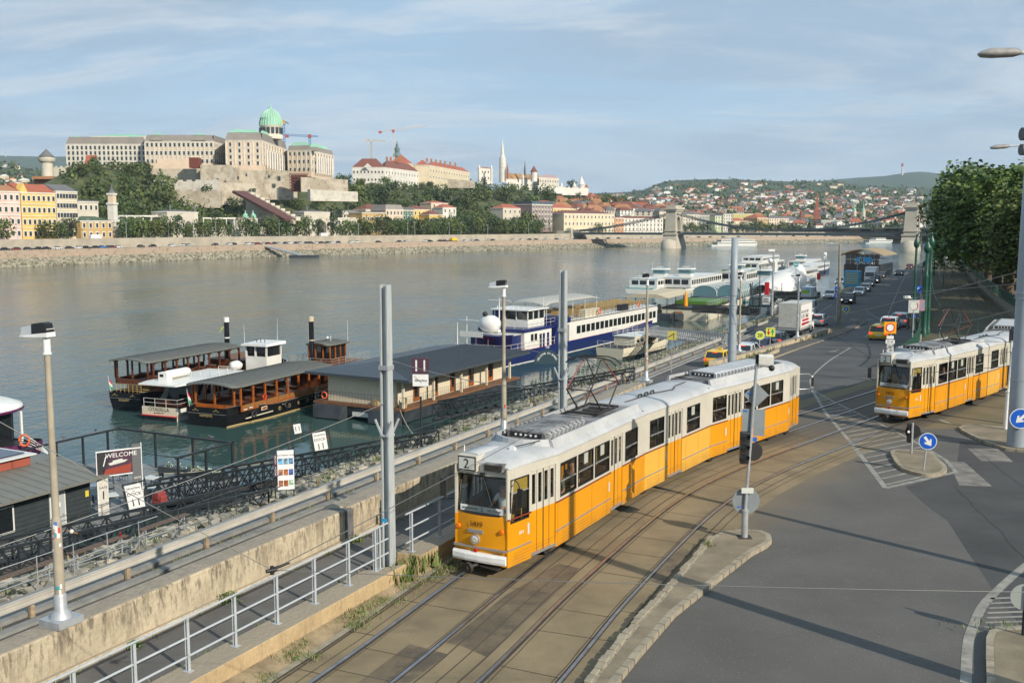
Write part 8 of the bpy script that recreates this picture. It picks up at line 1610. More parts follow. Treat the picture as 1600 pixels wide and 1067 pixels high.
def block(root,foot,z0,z1,wall,roof=None,rt='hip',rh=4.,wins=(),cornice=True,ov=.4,depth_in=.35,wcol=None,ws=(1.3,2.2),bands=0):
 # foot: corners (x,y) ordered along the visible front from left to right, then back
 o=root.location; P=[Vector((x-o.x,y-o.y)) for x,y in foot]; n=len(P); m=MB(); zz0=z0-o.z; zz1=z1-o.z; m.prism([tuple(p) for p in P],zz0-3,zz1,0); m.build('wall',[wall],root)
 c=sum(P,Vector((0,0)))/n
 if cornice: m=MB(); m.prism([tuple(c+(p-c)*(1+ov/max(1,(p-c).length))) for p in P],zz1-.25,zz1+.35,0); m.build('cornice',[surround],root)
 if roof:
  m=MB(); e=[c+(p-c)*(1+ov/max(1,(p-c).length)) for p in P]
  if rt=='hip' and n==4:
   a=(e[0]+e[3])/2;b=(e[1]+e[2])/2; L=(e[1]-e[0]).length; D_=(e[3]-e[0]).length
   if L>=D_: q=min(.45,D_*.5/L); r0=a.lerp(b,q); r1=b.lerp(a,q); F=[(0,1,5,4),(1,2,5),(2,3,4,5),(3,0,4)]
   else: a=(e[0]+e[1])/2;b=(e[3]+e[2])/2; q=min(.45,L*.5/D_); r0=a.lerp(b,q); r1=b.lerp(a,q); F=[(0,1,4),(1,2,5,4),(2,3,5),(3,0,4,5)]
   m.add([(p.x,p.y,zz1+.3) for p in e]+[(r0.x,r0.y,zz1+rh),(r1.x,r1.y,zz1+rh)],F,0)
  elif rt=='gable' and n==4:
   a=(e[0]+e[3])/2;b=(e[1]+e[2])/2; m.add([(p.x,p.y,zz1+.3) for p in e]+[(a.x,a.y,zz1+rh),(b.x,b.y,zz1+rh)],[(0,1,5,4),(2,3,4,5),(1,2,5),(3,0,4)],0)
  elif rt=='mansard': q=[c+(p-c)*(1-rh*.35/max(1,(p-c).length)) for p in P]; m.loft([[(p.x,p.y,zz1+.3) for p in e],[(p.x,p.y,zz1+rh) for p in q]],0);
  else: m.prism([tuple(p) for p in e],zz1+.3,zz1+rh,0)
  m.build('roof',[roof],root)
 for (i,fl,co,zb,zt,arch) in wins:
  a=P[i];b=P[(i+1)%n]; d=(b-a); L=d.length; d.normalize(); nr=Vector((d.y,-d.x)); mid=(a+b)/2
  if nr.dot(mid-c)<0: nr=-nr
  ang=math.atan2(d.y,d.x); key=(ws,wcol and wcol.name);
  if key not in WM:
   w_,h_=ws; m=MB(); m.bx(-w_/2-.38,w_/2+.38,-.12,.10,-h_/2-.3,h_/2+.5,0); m.bx(-w_/2,w_/2,-.2,.0,-h_/2,h_/2,1); me=m.build('window',[wcol or surround,fwin]); WM[key]=me.data; bpy.data.objects.remove(me)
  if bands or fl>=4:
   m=MB();
   for f in range(fl-1): z=lerp(zb,zt,(f+.5)/(fl-1))-o.z; m.beam((a.x,a.y,z),(b.x,b.y,z),.5,.35,0)
   m.build('string_course',[surround],root)
   if bands: m=MB(); [m.bx(-.3,.3,-.25,.25,0,0,0) if 0 else m.box((a.x+d.x*L*k/co,a.y+d.y*L*k/co,(zz0+zz1)/2+1),(.8,.8,zz1-zz0-3),0,rz=ang) for k in range(co+1)]; m.build('pilasters',[surround],root)
  for f in range(fl):
   z=lerp(zb,zt,f/max(1,fl-1))-o.z if fl>1 else zb-o.z
   for k in range(co):
    p=a+d*(L*(k+.5)/co)+nr*.1; w=bpy.data.objects.new('window',WM[key]); COL.objects.link(w); w.parent=root; w.location=(p.x,p.y,z); w.rotation_euler=(0,0,ang if nr.dot(Vector((d.y,-d.x)))>0 else ang+math.pi)
def house(label,px0,px1,off,yt,yb,dp,wall,roof,rt,ryt,fl,co,wt=None,wb=None,cat='building',name='town_house',side=0,**k):
 a=Vector(BK(px0,off)[:2]);b=Vector(BK(px1,off)[:2]); d=(b-a).normalized(); nr=Vector((-d.y,d.x)); Y=(a.y+b.y)/2
 z0=zat(yb,Y); z1=zat(yt,Y); rh=zat(ryt,Y)-z1; r=T(name,label,cat,(a.x,a.y,z0)); f=[a,b,b+nr*dp,a+nr*dp]
 H=z1-z0; zb=z0+H*(.5/fl)+.2 if fl else 0; zt_=z1-H*(.45/fl) if fl else 0; w=[(0,fl,co,zb,zt_,0)] if fl else []
 if side: w.append((1,fl,side,zb,zt_,0))
 block(r,f,z0,z1,wall,roof,rt,max(.6,rh),w,**k); return r
HS=[('pale pink apartment house at the far left edge across the river',-32,33.5,38,299.5,375,16,pnk,ror,'gable',288,4,7),
('bright yellow apartment house with a red roof, right of the pink one',35,89,38,302,375,16,ylw,rr_,'gable',287,4,7),
('cream modern block with bands of windows, right of the bright yellow house',90,122.5,38,300,374,16,crm_,rg_,'gable',288,5,7),
('small beige stone house between the cream modern block and the clock tower',123.5,155,52,316,372,14,gst,rg_,'flat',313,3,4),
('yellow brown hall with green roof in front of the beige stone house',126,176,34,346,374.5,12,och,mt('moss_green_roof',(.07,.10,.06),.8),'hip',338,2,5),
('small pedimented hall right of the clock tower, pale with green roof',196,222,36,349,374,10,gst,MATS['moss_green_roof'],'gable',341,1,3),
('long cream terrace building behind the castle bazaar, right part',518,562,50,341,372,10,gst,None,'flat',340,2,9),
('dark gray roofed low palace above the bazaar end',536,566,85,331,345,12,gst,rg_,'hip',328,1,6),
('ochre hall with tall arched windows on the quay',566,602,46,333,371,14,och,rg_,'flat',331,2,6),
('peach apartment house with iron balconies right of the ochre hall',603,630,50,328,371,16,pch,dkr,'mansard',320,4,5),
('dark red roofed house behind the ochre hall',572,604,78,328,345,14,crm_,rb_,'hip',319,1,5),
('modern glass-banded green house right of the peach one',629,646,62,329,352,16,mt('green_glass_wall',(.05,.16,.12),.3),rg_,'flat',324,3,3),
('pale yellow house with brown roof above the trees',646,671,66,328,351,14,ylw,rb_,'hip',321,2,4),
('small orange house with brown roof among the trees',671,692,56,336,352,12,ylw,rb_,'hip',329,1,5),
('tall bare-sided house with red roof and dormers above the trees',674,700,92,318,342,13,pch,rr_,'hip',314,3,3),
('red-roofed white house beside the tall bare-sided house',692,713,80,325,345,11,wht,rr_,'hip',319,2,3),
('beige house with red roof left of the big green tree',786,815,62,326,358,14,gst,rr_,'hip',319,3,4),
('modern pink gray grid office block beside the big green tree',831,863,50,320,357,20,mt('pink_gray_grid',(.22,.16,.16),.7),mt('glass_storey',(.07,.10,.12),.2),'flat',315,5,7),
('orange palace with red roof behind the grid office block',864,896,62,326,360,16,ylw,rr_,'hip',319,4,6),
('long cream neoclassical palace with brown roof just left of the bridge',881,960,44,334.5,366,22,crm_,rb_,'hip',329,3,14),
('orange house with brown roof behind the bridge railing',961,975,48,341,362,12,mt('apricot_plaster',(.55,.27,.12),.85),rb_,'hip',337,3,3),
('long white house with brown roof behind the left bridge chain',975,1036,50,342,362,14,wht,rb_,'hip',338,3,11),
('white hotel row just right of the left bridge tower',1066,1092,46,336,358,14,gst,rg_,'mansard',331,4,6),
('gray block right of the hotel row',1092,1117,52,337,358,16,mt('gray_plaster',(.27,.29,.27),.8),rg_,'flat',334,3,6),
('pale green narrow house between the gray block and the white one',1117,1129,46,338,360,12,mt('pale_green_plaster',(.48,.56,.34),.8),rg_,'flat',336.5,4,3),
('narrow white house with many windows near the olive hall',1130,1144,44,335,360,12,wht,rg_,'flat',333.5,5,4),
('long windowless olive yellow hall',1145,1182,70,335,352,30,mt('olive_plaster',(.42,.37,.16),.85),mt('olive_roof',(.30,.27,.13),.85),'flat',333.5,0,0),
('low house with orange red roof in front of the olive hall',1144,1168,44,346,360,14,crm_,rr_,'hip',341,1,6),
('gray low house with brown roof in front of the olive hall',1168,1184,46,347,361,14,mt('gray_plaster',(.27,.29,.27),.8),rb_,'hip',343,2,4),
('ochre house with bright orange roof at the end of the olive hall',1183,1200,44,341,361,18,och,rr_,'hip',334,3,4),
('long beige apartment row with gray mansards',1201,1232,46,342,361,14,pch,rg_,'mansard',338,4,8),
('cream house with gray roof left of the brick church',1233,1253,50,346,362,14,wht,rg_,'hip',341,2,5),
('long dark colonnaded hall right of the brick spire',1283,1323,54,345,360,16,mt('gray_plaster',(.27,.29,.27),.8),rg_,'flat',343,1,14),
('white house with gray roof right of the colonnaded hall',1324,1343,50,347,361,14,wht,rg_,'hip',343,2,5),
('white house with bright red roof near the right bridge tower',1378,1392,60,345,358,12,wht,rr_,'hip',340,2,3),
('cream house with red roof just left of the right bridge tower',1394,1410,62,344,357,12,crm_,rr_,'hip',341,2,3)]
for h_ in HS: house(*h_)
# yellow house gable, clock tower
r=bpy.data.objects['town_house.001']; a=Vector(BK(35,37.8)[:2]);b=Vector(BK(45,37.8)[:2]); z1=zat(302,a.y); zg=zat(286,a.y); d=b-a; m=MB(); o=r.location; nr=Vector((-d.y,d.x)).normalized()*4
m.loft([[(p.x-o.x,p.y-o.y,z-o.z) for p,z in((a+q,z1-.5),(b+q,z1-.5),(b+q,lerp(z1,zg,.3)),((a+b)/2+q,zg),(a+q,lerp(z1,zg,.3)))] for q in(Vector((0,0)),nr)],0); m.build('gable',[ylw],r)
def TW(label,px,Y,yb,segs,name='tower',cat='tower',n=4,mats=None):
 # segs: list of (half width px, y top px, material, kind)
 z=zat(yb,Y); r=T(name,label,cat,(AZ(px)*Y,Y,z)); k=Y/F; zc=0
 for i,(hw,yt,mat,kd) in enumerate(segs):
  z1=zat(yt,Y)-z; m=MB(); w=hw*k; a0=math.pi/4 if n==4 else 0; f=1.414 if n==4 else 1
  prof={'box':[(w*f,zc),(w*f,z1)],'cone':[(w*f,zc),(w*f*.03,z1)],'dome':[(w*f*math.cos(t*math.pi/16),lerp(zc,z1,math.sin(t*math.pi/16))) for t in range(8)]+[(.02,z1)],'cor':[(w*f,zc),(w*f*1.25,lerp(zc,z1,.3)),(w*f*1.25,z1)],'taper':[(w*f,zc),(w*f*.55,z1)]}[kd]
  nn=n if kd in('box','cor','cone','taper') and n==4 else max(n,12); m.lathe(prof,(0,0,0),nn,0,nn>8); Q=Matrix.Rotation(a0+R(-12),4,'Z'); m.v=[tuple(Q@Vector(v)) for v in m.v]; m.build({'box':'shaft','cone':'spire','dome':'dome','cor':'gallery','taper':'spire_base'}[kd],[mat],r); zc=z1
 return r
Yt=YB(177,40)
TW('slim white clock tower with orange panels rising over the green roofs on the far quay',177,Yt,374,[(6.5,348,wht,'box'),(7.2,343,wht,'box'),(5.2,320,wht,'box'),(6.4,317,wht,'box'),(4.4,305,pch,'box'),(5.6,302,wht,'box'),(3.6,296,rg_,'dome'),(1.5,287,rg_,'cone')],'clock_tower')
# castle bazaar
def wallseg(root,name,px0,px1,Y0,Y1,yt0,yt1,yb,mat,th=3.,cren=0):
 o=root.location; a=Vector((AZ(px0)*Y0,Y0));b=Vector((AZ(px1)*Y1,Y1)); d=(b-a).normalized(); nr=Vector((-d.y,d.x)); z0=zat(yb,min(Y0,Y1))-o.z; za=zat(yt0,Y0)-o.z; zb=zat(yt1,Y1)-o.z; m=MB(); q=[a,b,b+nr*th,a+nr*th]; zt=[za,zb,zb,za]
 m.add([(p.x-o.x,p.y-o.y,z0) for p in q]+[(p.x-o.x,p.y-o.y,z) for p,z in zip(q,zt)],[(0,1,5,4),(1,2,6,5),(2,3,7,6),(3,0,4,7),(4,5,6,7)],0)
 if cren:
  L=(b-a).length; k=int(L/cren)
  for i in range(k): p=a.lerp(b,(i+.5)/k)+nr*.5; z=lerp(za,zb,(i+.5)/k); m.box((p.x-o.x,p.y-o.y,z+.5),(cren*.55,1.,1.1),0,rz=math.atan2(d.y,d.x))
 return m.build(name,[mat],root)
def bpart(px,off,y): Y=YB(px,off); return Y,zat(y,Y)
for i,(c,w_,lb) in enumerate(((286,24,'left arched gate pavilion of the castle bazaar, pale stone with statues'),(496,20,'right arched gate pavilion of the castle bazaar, pale stone with statues'))):
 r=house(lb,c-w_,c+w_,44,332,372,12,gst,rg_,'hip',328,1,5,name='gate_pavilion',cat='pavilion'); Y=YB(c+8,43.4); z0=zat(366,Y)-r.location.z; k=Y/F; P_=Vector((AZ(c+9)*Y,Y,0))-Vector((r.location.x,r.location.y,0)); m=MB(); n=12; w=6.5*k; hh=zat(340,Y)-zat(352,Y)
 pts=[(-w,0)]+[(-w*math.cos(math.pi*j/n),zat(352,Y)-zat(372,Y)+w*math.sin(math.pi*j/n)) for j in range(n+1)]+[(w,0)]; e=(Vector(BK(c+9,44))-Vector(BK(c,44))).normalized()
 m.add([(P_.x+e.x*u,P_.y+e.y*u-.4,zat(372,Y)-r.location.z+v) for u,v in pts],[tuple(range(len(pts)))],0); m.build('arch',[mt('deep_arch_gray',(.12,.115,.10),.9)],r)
 for s in(-.8,.8): m=MB(); m.lathe([(.9,0),(.5,1.4),(.7,2.6),(.35,3.6),(.05,4.2)],tuple(Vector(BK(c+s*w_,46,zat(331.5,Y)))-r.location),8,0); m.build('statue',[rg_],r)
r=T('bazaar_terrace','long pale terrace wall and pergola of the castle bazaar between the two gate pavilions','terrace wall',BK(190,40,2.7));
for a,b in((186,262),(310,380),(402,476)): Ya,Yb_=YB(a,45),YB(b,45); wallseg(r,'wall',a,b,Ya,Yb_,355,355,374,gst,3)
for a,b,y in((186,262,337.5),(318,378,341),(402,456,342)):
 Ya,Yb_=YB(a,52),YB(b,52); o=wallseg(r,'pergola_beam',a,b,Ya,Yb_,y-1,y-1,y+1,wht,1.2)
 k=max(2,int((b-a)/12)); [MB().tube(Vector(BK(lerp(a,b,i/k),52,zat(356,Ya)))-r.location,Vector(BK(lerp(a,b,i/k),52,zat(y,YB(lerp(a,b,i/k),52))))-r.location,.35,None,6,0).build('column',[wht],r) for i in range(k+1)]
r=house('small bazaar pavilion with two green domes midway along the terrace',378,402,46,342,373,10,gst,rb_,'hip',339,2,6,name='domed_pavilion',cat='pavilion')
for p_ in(384,396): Y=YB(p_,48); m=MB(); m.lathe([(1.9,0),(2.1,1.2),(1.6,2.6),(.5,3.5),(.2,5.2),(.02,5.6)],tuple(Vector(BK(p_,49,zat(342,Y)))-r.location),12,0); m.build('green_dome',[rgn],r)
# ramparts
r=T('castle_ramparts','terraced pale stone ramparts and walls below the royal palace','rampart',(AZ(300)*700,700,20))
for nm,a in(('rampart_wall',[(237,318,712,712,264,264,292,stn,6,0),(316,361,700,700,258,258,300,stn,8,0),(361,377,702,735,262,262,300,stn,6,0),(377,456,735,740,266,267,298,stn,6,0),(195,346,690,690,285,283,325,rpw,5,6),(268,346,675,675,298,299,325,stn,4,8),(346,400,690,705,285,287,320,stn,5,0),(400,466,705,715,288,286,312,stn,5,0),(472,545,690,700,277,281,300,stn,5,0),(486,560,668,690,296,300,314,rpw,4,0),(700,742,900,900,280,283,294,stn,6,0),(88,112,760,760,262,262,280,gst,5,3),(249,298,728,728,249,249,266,pch,6,0)]),):
 for q in a: wallseg(r,nm,*q)
for px,Y,y0,y1,w_ in((325,697,280,286,3),(340,697,279,283,2.5),(352,697,283,287,2.5),(385,700,272,276,2),(420,702,274,278,2.5),(436,704,276,283,4),(372,700,276,281,2),(215,686,302,305,1.5),(290,686,303,306,1.5),(262,709,276,279,1.5)):
 k=w_*Y/F/2; p=GY(px,y1,Y-.5); MB().bx(p[0]-700*0-r.location.x-k,p[0]-r.location.x+k,p[1]-r.location.y-.6,p[1]-r.location.y+1,p[2]-r.location.z,GY(px,y0,Y)[2]-r.location.z,0).build('wall_opening',[fwin],r)
r2=T('stone_stairway','long stepped stone stairway with a brown escalator roof descending the castle hill','stairway',(AZ(415)*675,675,20)); o=r2.location
for k in range(10): a=385+k*7.8; wallseg(r2,'stepped_wall',a,a+8,672-k*4,670-k*4,300+k*4.3,300+k*4.3,345,gst,4)
m=MB(); p0=Vector(GY(373,300,668));p1=Vector(GY(455,344,632)); m.ext([(-5,-.8),(5,-.8),(5,.8),(-5,.8)],p0-o,p1-o,0); m.build('escalator_roof',[mt('rust_brown_roof',(.11,.045,.035),.7)],r2); wallseg(r2,'lower_wall',400,458,655,630,318,345,350,stn,2)
# palace
YP=760.
def XY(px,Y): return (AZ(px)*Y,Y)
rp=T('royal_palace','huge royal palace of peach and gray stone wings with a green dome on the hill','palace',(*XY(300,YP),zat(262,YP)))
def wing(p,yt,yb,wall,roof,rt,ry,wins,Yr=None,**k):
 f=[XY(a,b) for a,b in p]; Y=Yr or p[0][1]; z1=zat(yt,Y); z0=zat(yb,Y); H=z1-z0; W_=[(i,fl,co,z0+H*.16,z1-H*.14,0) for i,fl,co in wins]; block(rp,f,z0,z1,wall,roof,rt,zat(ry,Y)-z1,W_,ws=(1.5,2.7),bands=1,**k)
wing([(110,770),(233,770),(236,800),(113,800)],226,262,gst,dkr,'mansard',214,[(0,4,18)]); wing([(150,792),(248,792),(250,830),(154,830)],214,240,gst,rgn,'hip',206,[(0,1,12)])
wing([(232,YP),(338,YP),(340,800),(234,800)],221.5,258,pch,dkr,'mansard',211,[(0,3,15)],); wing([(338.2,YP+1),(378,835),(372,860),(325,790)],221.5,258,pch,dkr,'mansard',211,[(0,3,14)],YP)
wing([(357,745),(413,745),(415,775),(361,800)],220,262,pch,dkr,'mansard',207.5,[(0,4,4)]); wing([(413.2,746),(450.5,830),(436,850),(395,775)],220,262,pch,dkr,'mansard',207.5,[(0,4,9)],746)
wing([(453,812),(488,806),(492,845),(456,850)],236,271,pch,dkr,'mansard',228,[(0,3,5)]); wing([(488.2,807),(523,860),(515,890),(478,840)],236,271,pch,dkr,'mansard',228,[(0,3,8)],807); wing([(440,838),(455,838),(455,860),(440,860)],238,266,gst,rg_,'flat',236,[(0,1,3)])
for c,w_,y0,y1,Y in((128,8,224,212,771),(215,9,224,211,771),(253,10,219.5,208,759),(318,11,219.5,208,759),(492,6,236,227,806)):
 m=MB(); k=Y/F; q=Vector((*XY(c,Y+w_*k),0))-Vector((rp.location.x,rp.location.y,0)); za=zat(y0,Y)-rp.location.z; zb=zat(y1+3,Y)-rp.location.z; zc=zat(y1,Y)-rp.location.z; s=w_*k
 m.loft([[(q.x-s*f,q.y-s*f,z),(q.x+s*f,q.y-s*f,z),(q.x+s*f,q.y+s*f,z),(q.x-s*f,q.y+s*f,z)] for f,z in((1,za),(.72,zb))],0); m.build('corner_roof',[dkr],rp); m=MB(); m.lathe([(s*1.12,zb),(s*.1,zc+.5)],(0,0,0),4,0,False); Q=Matrix.Translation((q.x,q.y,0))@Matrix.Rotation(math.pi/4,4,'Z'); m.v=[tuple(Q@Vector(v)) for v in m.v]; m.build('green_cap',[rgn],rp)
for p,ya in(([(362,752),(409,752),(412,790),(366,795)],201.5),([(411,752),(440,815),(432,835),(404,790)],201.5),([(457,818),(486,812),(488,842),(460,846)],222.5),([(487,812),(516,858),(511,878),(482,840)],222.5)):
 Y=p[0][1]; base=207.5 if ya<210 else 228; m=MB(); f=[Vector(XY(*q)) for q in p]; c=sum(f,Vector((0,0)))/4; o=rp.location; m.loft([[(v.x-o.x,v.y-o.y,zat(base,Y)-o.z) for v in f],[((c+(v-c)*.75).x-o.x,(c+(v-c)*.75).y-o.y,zat(ya,Y)-o.z) for v in f]],0); m.build('green_roof_top',[rgn],rp)
m=MB(); o=rp.location
for a,b,y0,y1,n in((417,447,234,262,8),(494,521,243,271,8)):
 Ya,Yb_=(753,822) if a<450 else (813,856)
 for k in range(n): t=(k+.5)/n; Y=lerp(Ya,Yb_,t); x=lerp(AZ(a)*Ya,AZ(b)*Yb_,t); MB().tube((x-o.x+1.2,Y-o.y-1.6,zat(y1,Ya)-o.z),(x-o.x+1.2,Y-o.y-1.6,zat(y0,Ya)-o.z),.8,None,8,0).build('column',[wht],rp)
k=YP/F; cx,cy=XY(427.5,790); s=790/F; m=MB(); z=lambda y:zat(y,790)-o.z
m.lathe([(18*s,z(218)),(18*s,z(212)),(16.5*s,z(211)),(16.5*s,z(199)),(17.5*s,z(198)),(17.5*s,z(197))],(cx-o.x,cy-o.y,0),24,0); m.build('dome_drum',[gst],rp); m=MB(); [m.box((cx-o.x+16.7*s*math.cos(a),cy-o.y+16.7*s*math.sin(a),z(205)),(1.2,2.2,4.5),0,rz=a) for a in [k*math.pi/8 for k in range(16)]]; m.build('drum_window',[fwin],rp)
m=MB(); pr=[(17*s*math.cos(t*math.pi/20),lerp(z(197),z(171),math.sin(t*math.pi/20))) for t in range(10)]+[(2.4*s,z(171)),(2.6*s,z(169)),(1.2*s,z(168)),(1.4*s,z(166)),(.3*s,z(165)),(.15*s,z(158))]; m.lathe(pr,(cx-o.x,cy-o.y,0),24,0); m.build('dome',[rgn],rp)
m=MB(); [m.pipe([(cx-o.x+17.3*s*math.cos(t*math.pi/20)*math.cos(a),cy-o.y+17.3*s*math.cos(t*math.pi/20)*math.sin(a),lerp(z(197),z(171),math.sin(t*math.pi/20))) for t in range(0,10)],.35,4,0) for a in [k*math.pi/12 for k in range(24)]]; m.build('dome_rib',[pal('pale_green_rib',(.36,.56,.44))],rp)
TW('round medieval tower with a black conical roof at the left end of the castle hill',78.5,745,276,[(8.5,254,gst,'box'),(10,247,gst,'cor'),(9.6,245,gst,'box'),(11.5,233,rg_,'cone')],'round_tower','tower',16)
r=TW('stone gatehouse with a steep red roof standing out before the gray palace wing',149,735,300,[(9,262,stn,'box')],'gatehouse','gatehouse'); m=MB(); k=735/F; m.loft([[(-10*k,-9*k,zat(262,735)-r.location.z),(8*k,-9*k,zat(262,735)-r.location.z),(8*k,4*k,zat(262,735)-r.location.z),(-10*k,4*k,zat(262,735)-r.location.z)],[(-8*k,-2*k,zat(243,735)-r.location.z),(7*k,-2*k,zat(243,735)-r.location.z),(7*k,0,zat(243,735)-r.location.z),(-8*k,0,zat(243,735)-r.location.z)]],0); m.build('roof',[rr_],r)
def bx2(name,label,cat,px0,px1,Y,yt,yb,mat,dp=10): z=zat(yb,Y); a=XY(px0,Y);b=XY(px1,Y); return tag(MB().bx(0,b[0]-a[0],0,dp,0,zat(yt,Y)-z,0).build(name,[mat],None,(a[0],a[1],z)),label,cat)
bx2('lift_tower','rust red box-shaped lift tower against the ramparts','tower',299,313,698,246.5,262.5,mt('corten_steel',(.14,.035,.02),.8),8)
r=T('scaffolding','brown scaffolding of several levels at the right end of the ramparts','scaffolding',(*XY(456,700),zat(300,700))); w_=27*700/F; hh=zat(273,700)-zat(300,700); [MB().bx(0,w_,-3,0,hh*k/6-.15,hh*k/6+.5,0).build('platform',[mt('scaffold_brown',(.16,.06,.045),.8)],r) for k in range(1,7)]; m=MB(); [m.bx(w_*k/6-.15,w_*k/6+.15,-3,-2.7,0,hh,0) for k in range(7)]; m.bx(.5,w_-.5,-1,0,0,hh-.5,1); m.build('upright',[MATS['scaffold_brown'],brick],r)
bx2('low_house','low red-roofed brick house below the round tower','house',56,86,690,279,286,brick,10); bx2('low_roof','orange roof strip of the low house below the round tower','roof',54,87,686,275.5,280,ror,14)
# north part of the hill
r=T('white_palace','white palace with a broad brown hip roof and small pediment, right of the trees','palace',(*XY(552,998),zat(290,998))); Z0=zat(292,998)
block(r,[XY(552,998),XY(602,998),XY(604,1016),XY(556,1016)],Z0,zat(262,998),wht,rb_,'hip',zat(247,998)-zat(262,998),[(0,2,9,zat(281,998),zat(269,998),0)]); block(r,[XY(602.2,999),XY(655,1079),XY(640,1108),XY(590,1027)],Z0,zat(262,998),wht,rb_,'hip',zat(248,998)-zat(262,998),[(0,2,12,zat(281,998),zat(269,998),0)])
m=MB(); oo=r.location; A_=XY(569,994);B_=XY(583,994); m.add([(A_[0]-oo.x,A_[1]-oo.y,zat(262,994)-oo.z),(B_[0]-oo.x,B_[1]-oo.y,zat(262,994)-oo.z),((A_[0]+B_[0])/2-oo.x,A_[1]-oo.y,zat(255,994)-oo.z)],[(0,1,2)],0); m.build('pediment',[wht],r)
r=T('red_roof_monastery','long cream building with a bright red roof and chimneys, right of the white palace','building',(*XY(655,1085),zat(290,1085))); Z0=zat(293,1085)
block(r,[XY(650,1085),XY(671,1085),XY(674,1125),XY(654,1125)],Z0,zat(258.5,1085),crm_,rr_,'hip',zat(249,1085)-zat(258.5,1085),[]); block(r,[XY(671.2,1086),XY(734,1230),XY(724,1259),XY(664,1119)],Z0,zat(258.5,1085),crm_,rr_,'hip',zat(249.5,1085)-zat(258.5,1085),[(0,2,16,zat(276,1085),zat(266,1085),0)],ws=(1.6,2.))
block(r,[XY(608,1079),XY(645,1079),XY(650,1119),XY(614,1119)],Z0,zat(256,1079),crm_,rr_,'hip',zat(240.5,1079)-zat(256,1079),[]); m=MB(); [m.box((XY(p_,1096+(p_-665)*1.8)[0]-r.location.x,1096+(p_-665)*1.8-r.location.y,zat(250,1085)-r.location.z+1),(2,2,4),0) for p_ in(668,675,682,689,696,704,712)]; [m.box((XY(p_,1044)[0]-r.location.x,1044-r.location.y,zat(248.5,1044)-r.location.z),(2,2,4),0) for p_ in(606,612,620,624,629)]; m.build('chimney',[ror],r)
TW('teal baroque church spire rising behind the red roofs between the two cranes',622,1190,245,[(7,237,mt('verdigris',(.10,.17,.16),.7),'dome'),(4,233,MATS['verdigris'],'box'),(4.5,230,MATS['verdigris'],'dome'),(2,226,MATS['verdigris'],'box'),(1.3,219,MATS['verdigris'],'cone')],'church_spire','spire',8)
TW('tall white gothic tower with a needle spire dominating the northern castle hill',785.3,1120,285,[(5.5,262,wht,'box'),(6,261,wht,'box'),(5.2,247,wht,'box'),(4,240,wht,'taper'),(2.8,217,wht,'cone')],'gothic_tower','tower',8)
def mini(label,px0,px1,Y,yt,yb,wall,roof,ry,fl=0,co=0,rt='hip',name='building',cat='building',dp=16):
 z=zat(yb,Y); r=T(name,label,cat,(*XY(px0,Y),z)); block(r,[XY(px0,Y),XY(px1,Y+(px1-px0)*.7),XY(px1-1,Y+dp+(px1-px0)*.7),XY(px0,Y+dp)],z,zat(yt,Y),wall,roof,rt,max(.5,zat(ry,Y)-zat(yt,Y)),[(0,fl,co,z+(zat(yt,Y)-z)*.3,z+(zat(yt,Y)-z)*.75,0)] if fl else []); return r
mini('white gothic block with twin pinnacled turrets left of the tall tower',747,770,1110,263,284,wht,brick,260,2,5); mini('church nave with a patterned orange roof right of the tall tower',791,842,1125,280,292,wht,pal('patterned_roof',(.34,.22,.11),alt=(.20,.11,.05)),270,1,10,'gable','church_nave','church')
for px,Y,yb,w_,ya,yt,wm,rm,lb in((749,1108,284,1.6,262,257,wht,wht,'left white turret of the gothic block'),(768,1108,284,1.6,262,257,wht,wht,'right white turret of the gothic block'),(793,1115,280,1.6,266,256,brick,brick,'small red turret just right of the tall gothic tower'),(820,1130,275,1.6,268,251,rg_,rg_,'thin dark ridge spire on the church roof'),(834,1135,284,5,269,259,wht,rb_,'octagonal turret with a brown cone roof behind the church'),(817,1115,290,2,278,271,wht,wht,'small white gable turret before the church nave'),(877,1150,300,2.5,292,284,wht,wht,'small white cone turret of the bastion'),(908,1160,303,5,289,275,wht,wht,'large white cone turret at the end of the bastion'),(897,1160,303,3,292,284,wht,wht,'middle white turret of the bastion'),(916,1150,303,3,294,288,wht,rr_,'low turret with a red cap at the far end of the bastion')):
 TW(lb,px,Y,yb,[(w_,ya,wm,'box'),(w_*1.15,yt,rm,'cone')],'turret','turret',8)
mini('pale hotel with pink metal roof behind the bastion',842,873,1145,278,297,gst,pal('pink_metal_roof',(.33,.24,.24)),272,2,8); r=T('bastion','long white lookout bastion with arcades on the hill crest','bastion',(*XY(870,1140),zat(305,1140))); wallseg(r,'wall',840,880,1110,1130,290,293,302,wht,8,0); wallseg(r,'wall',872,918,1130,1145,293,295,305,wht,8,5)
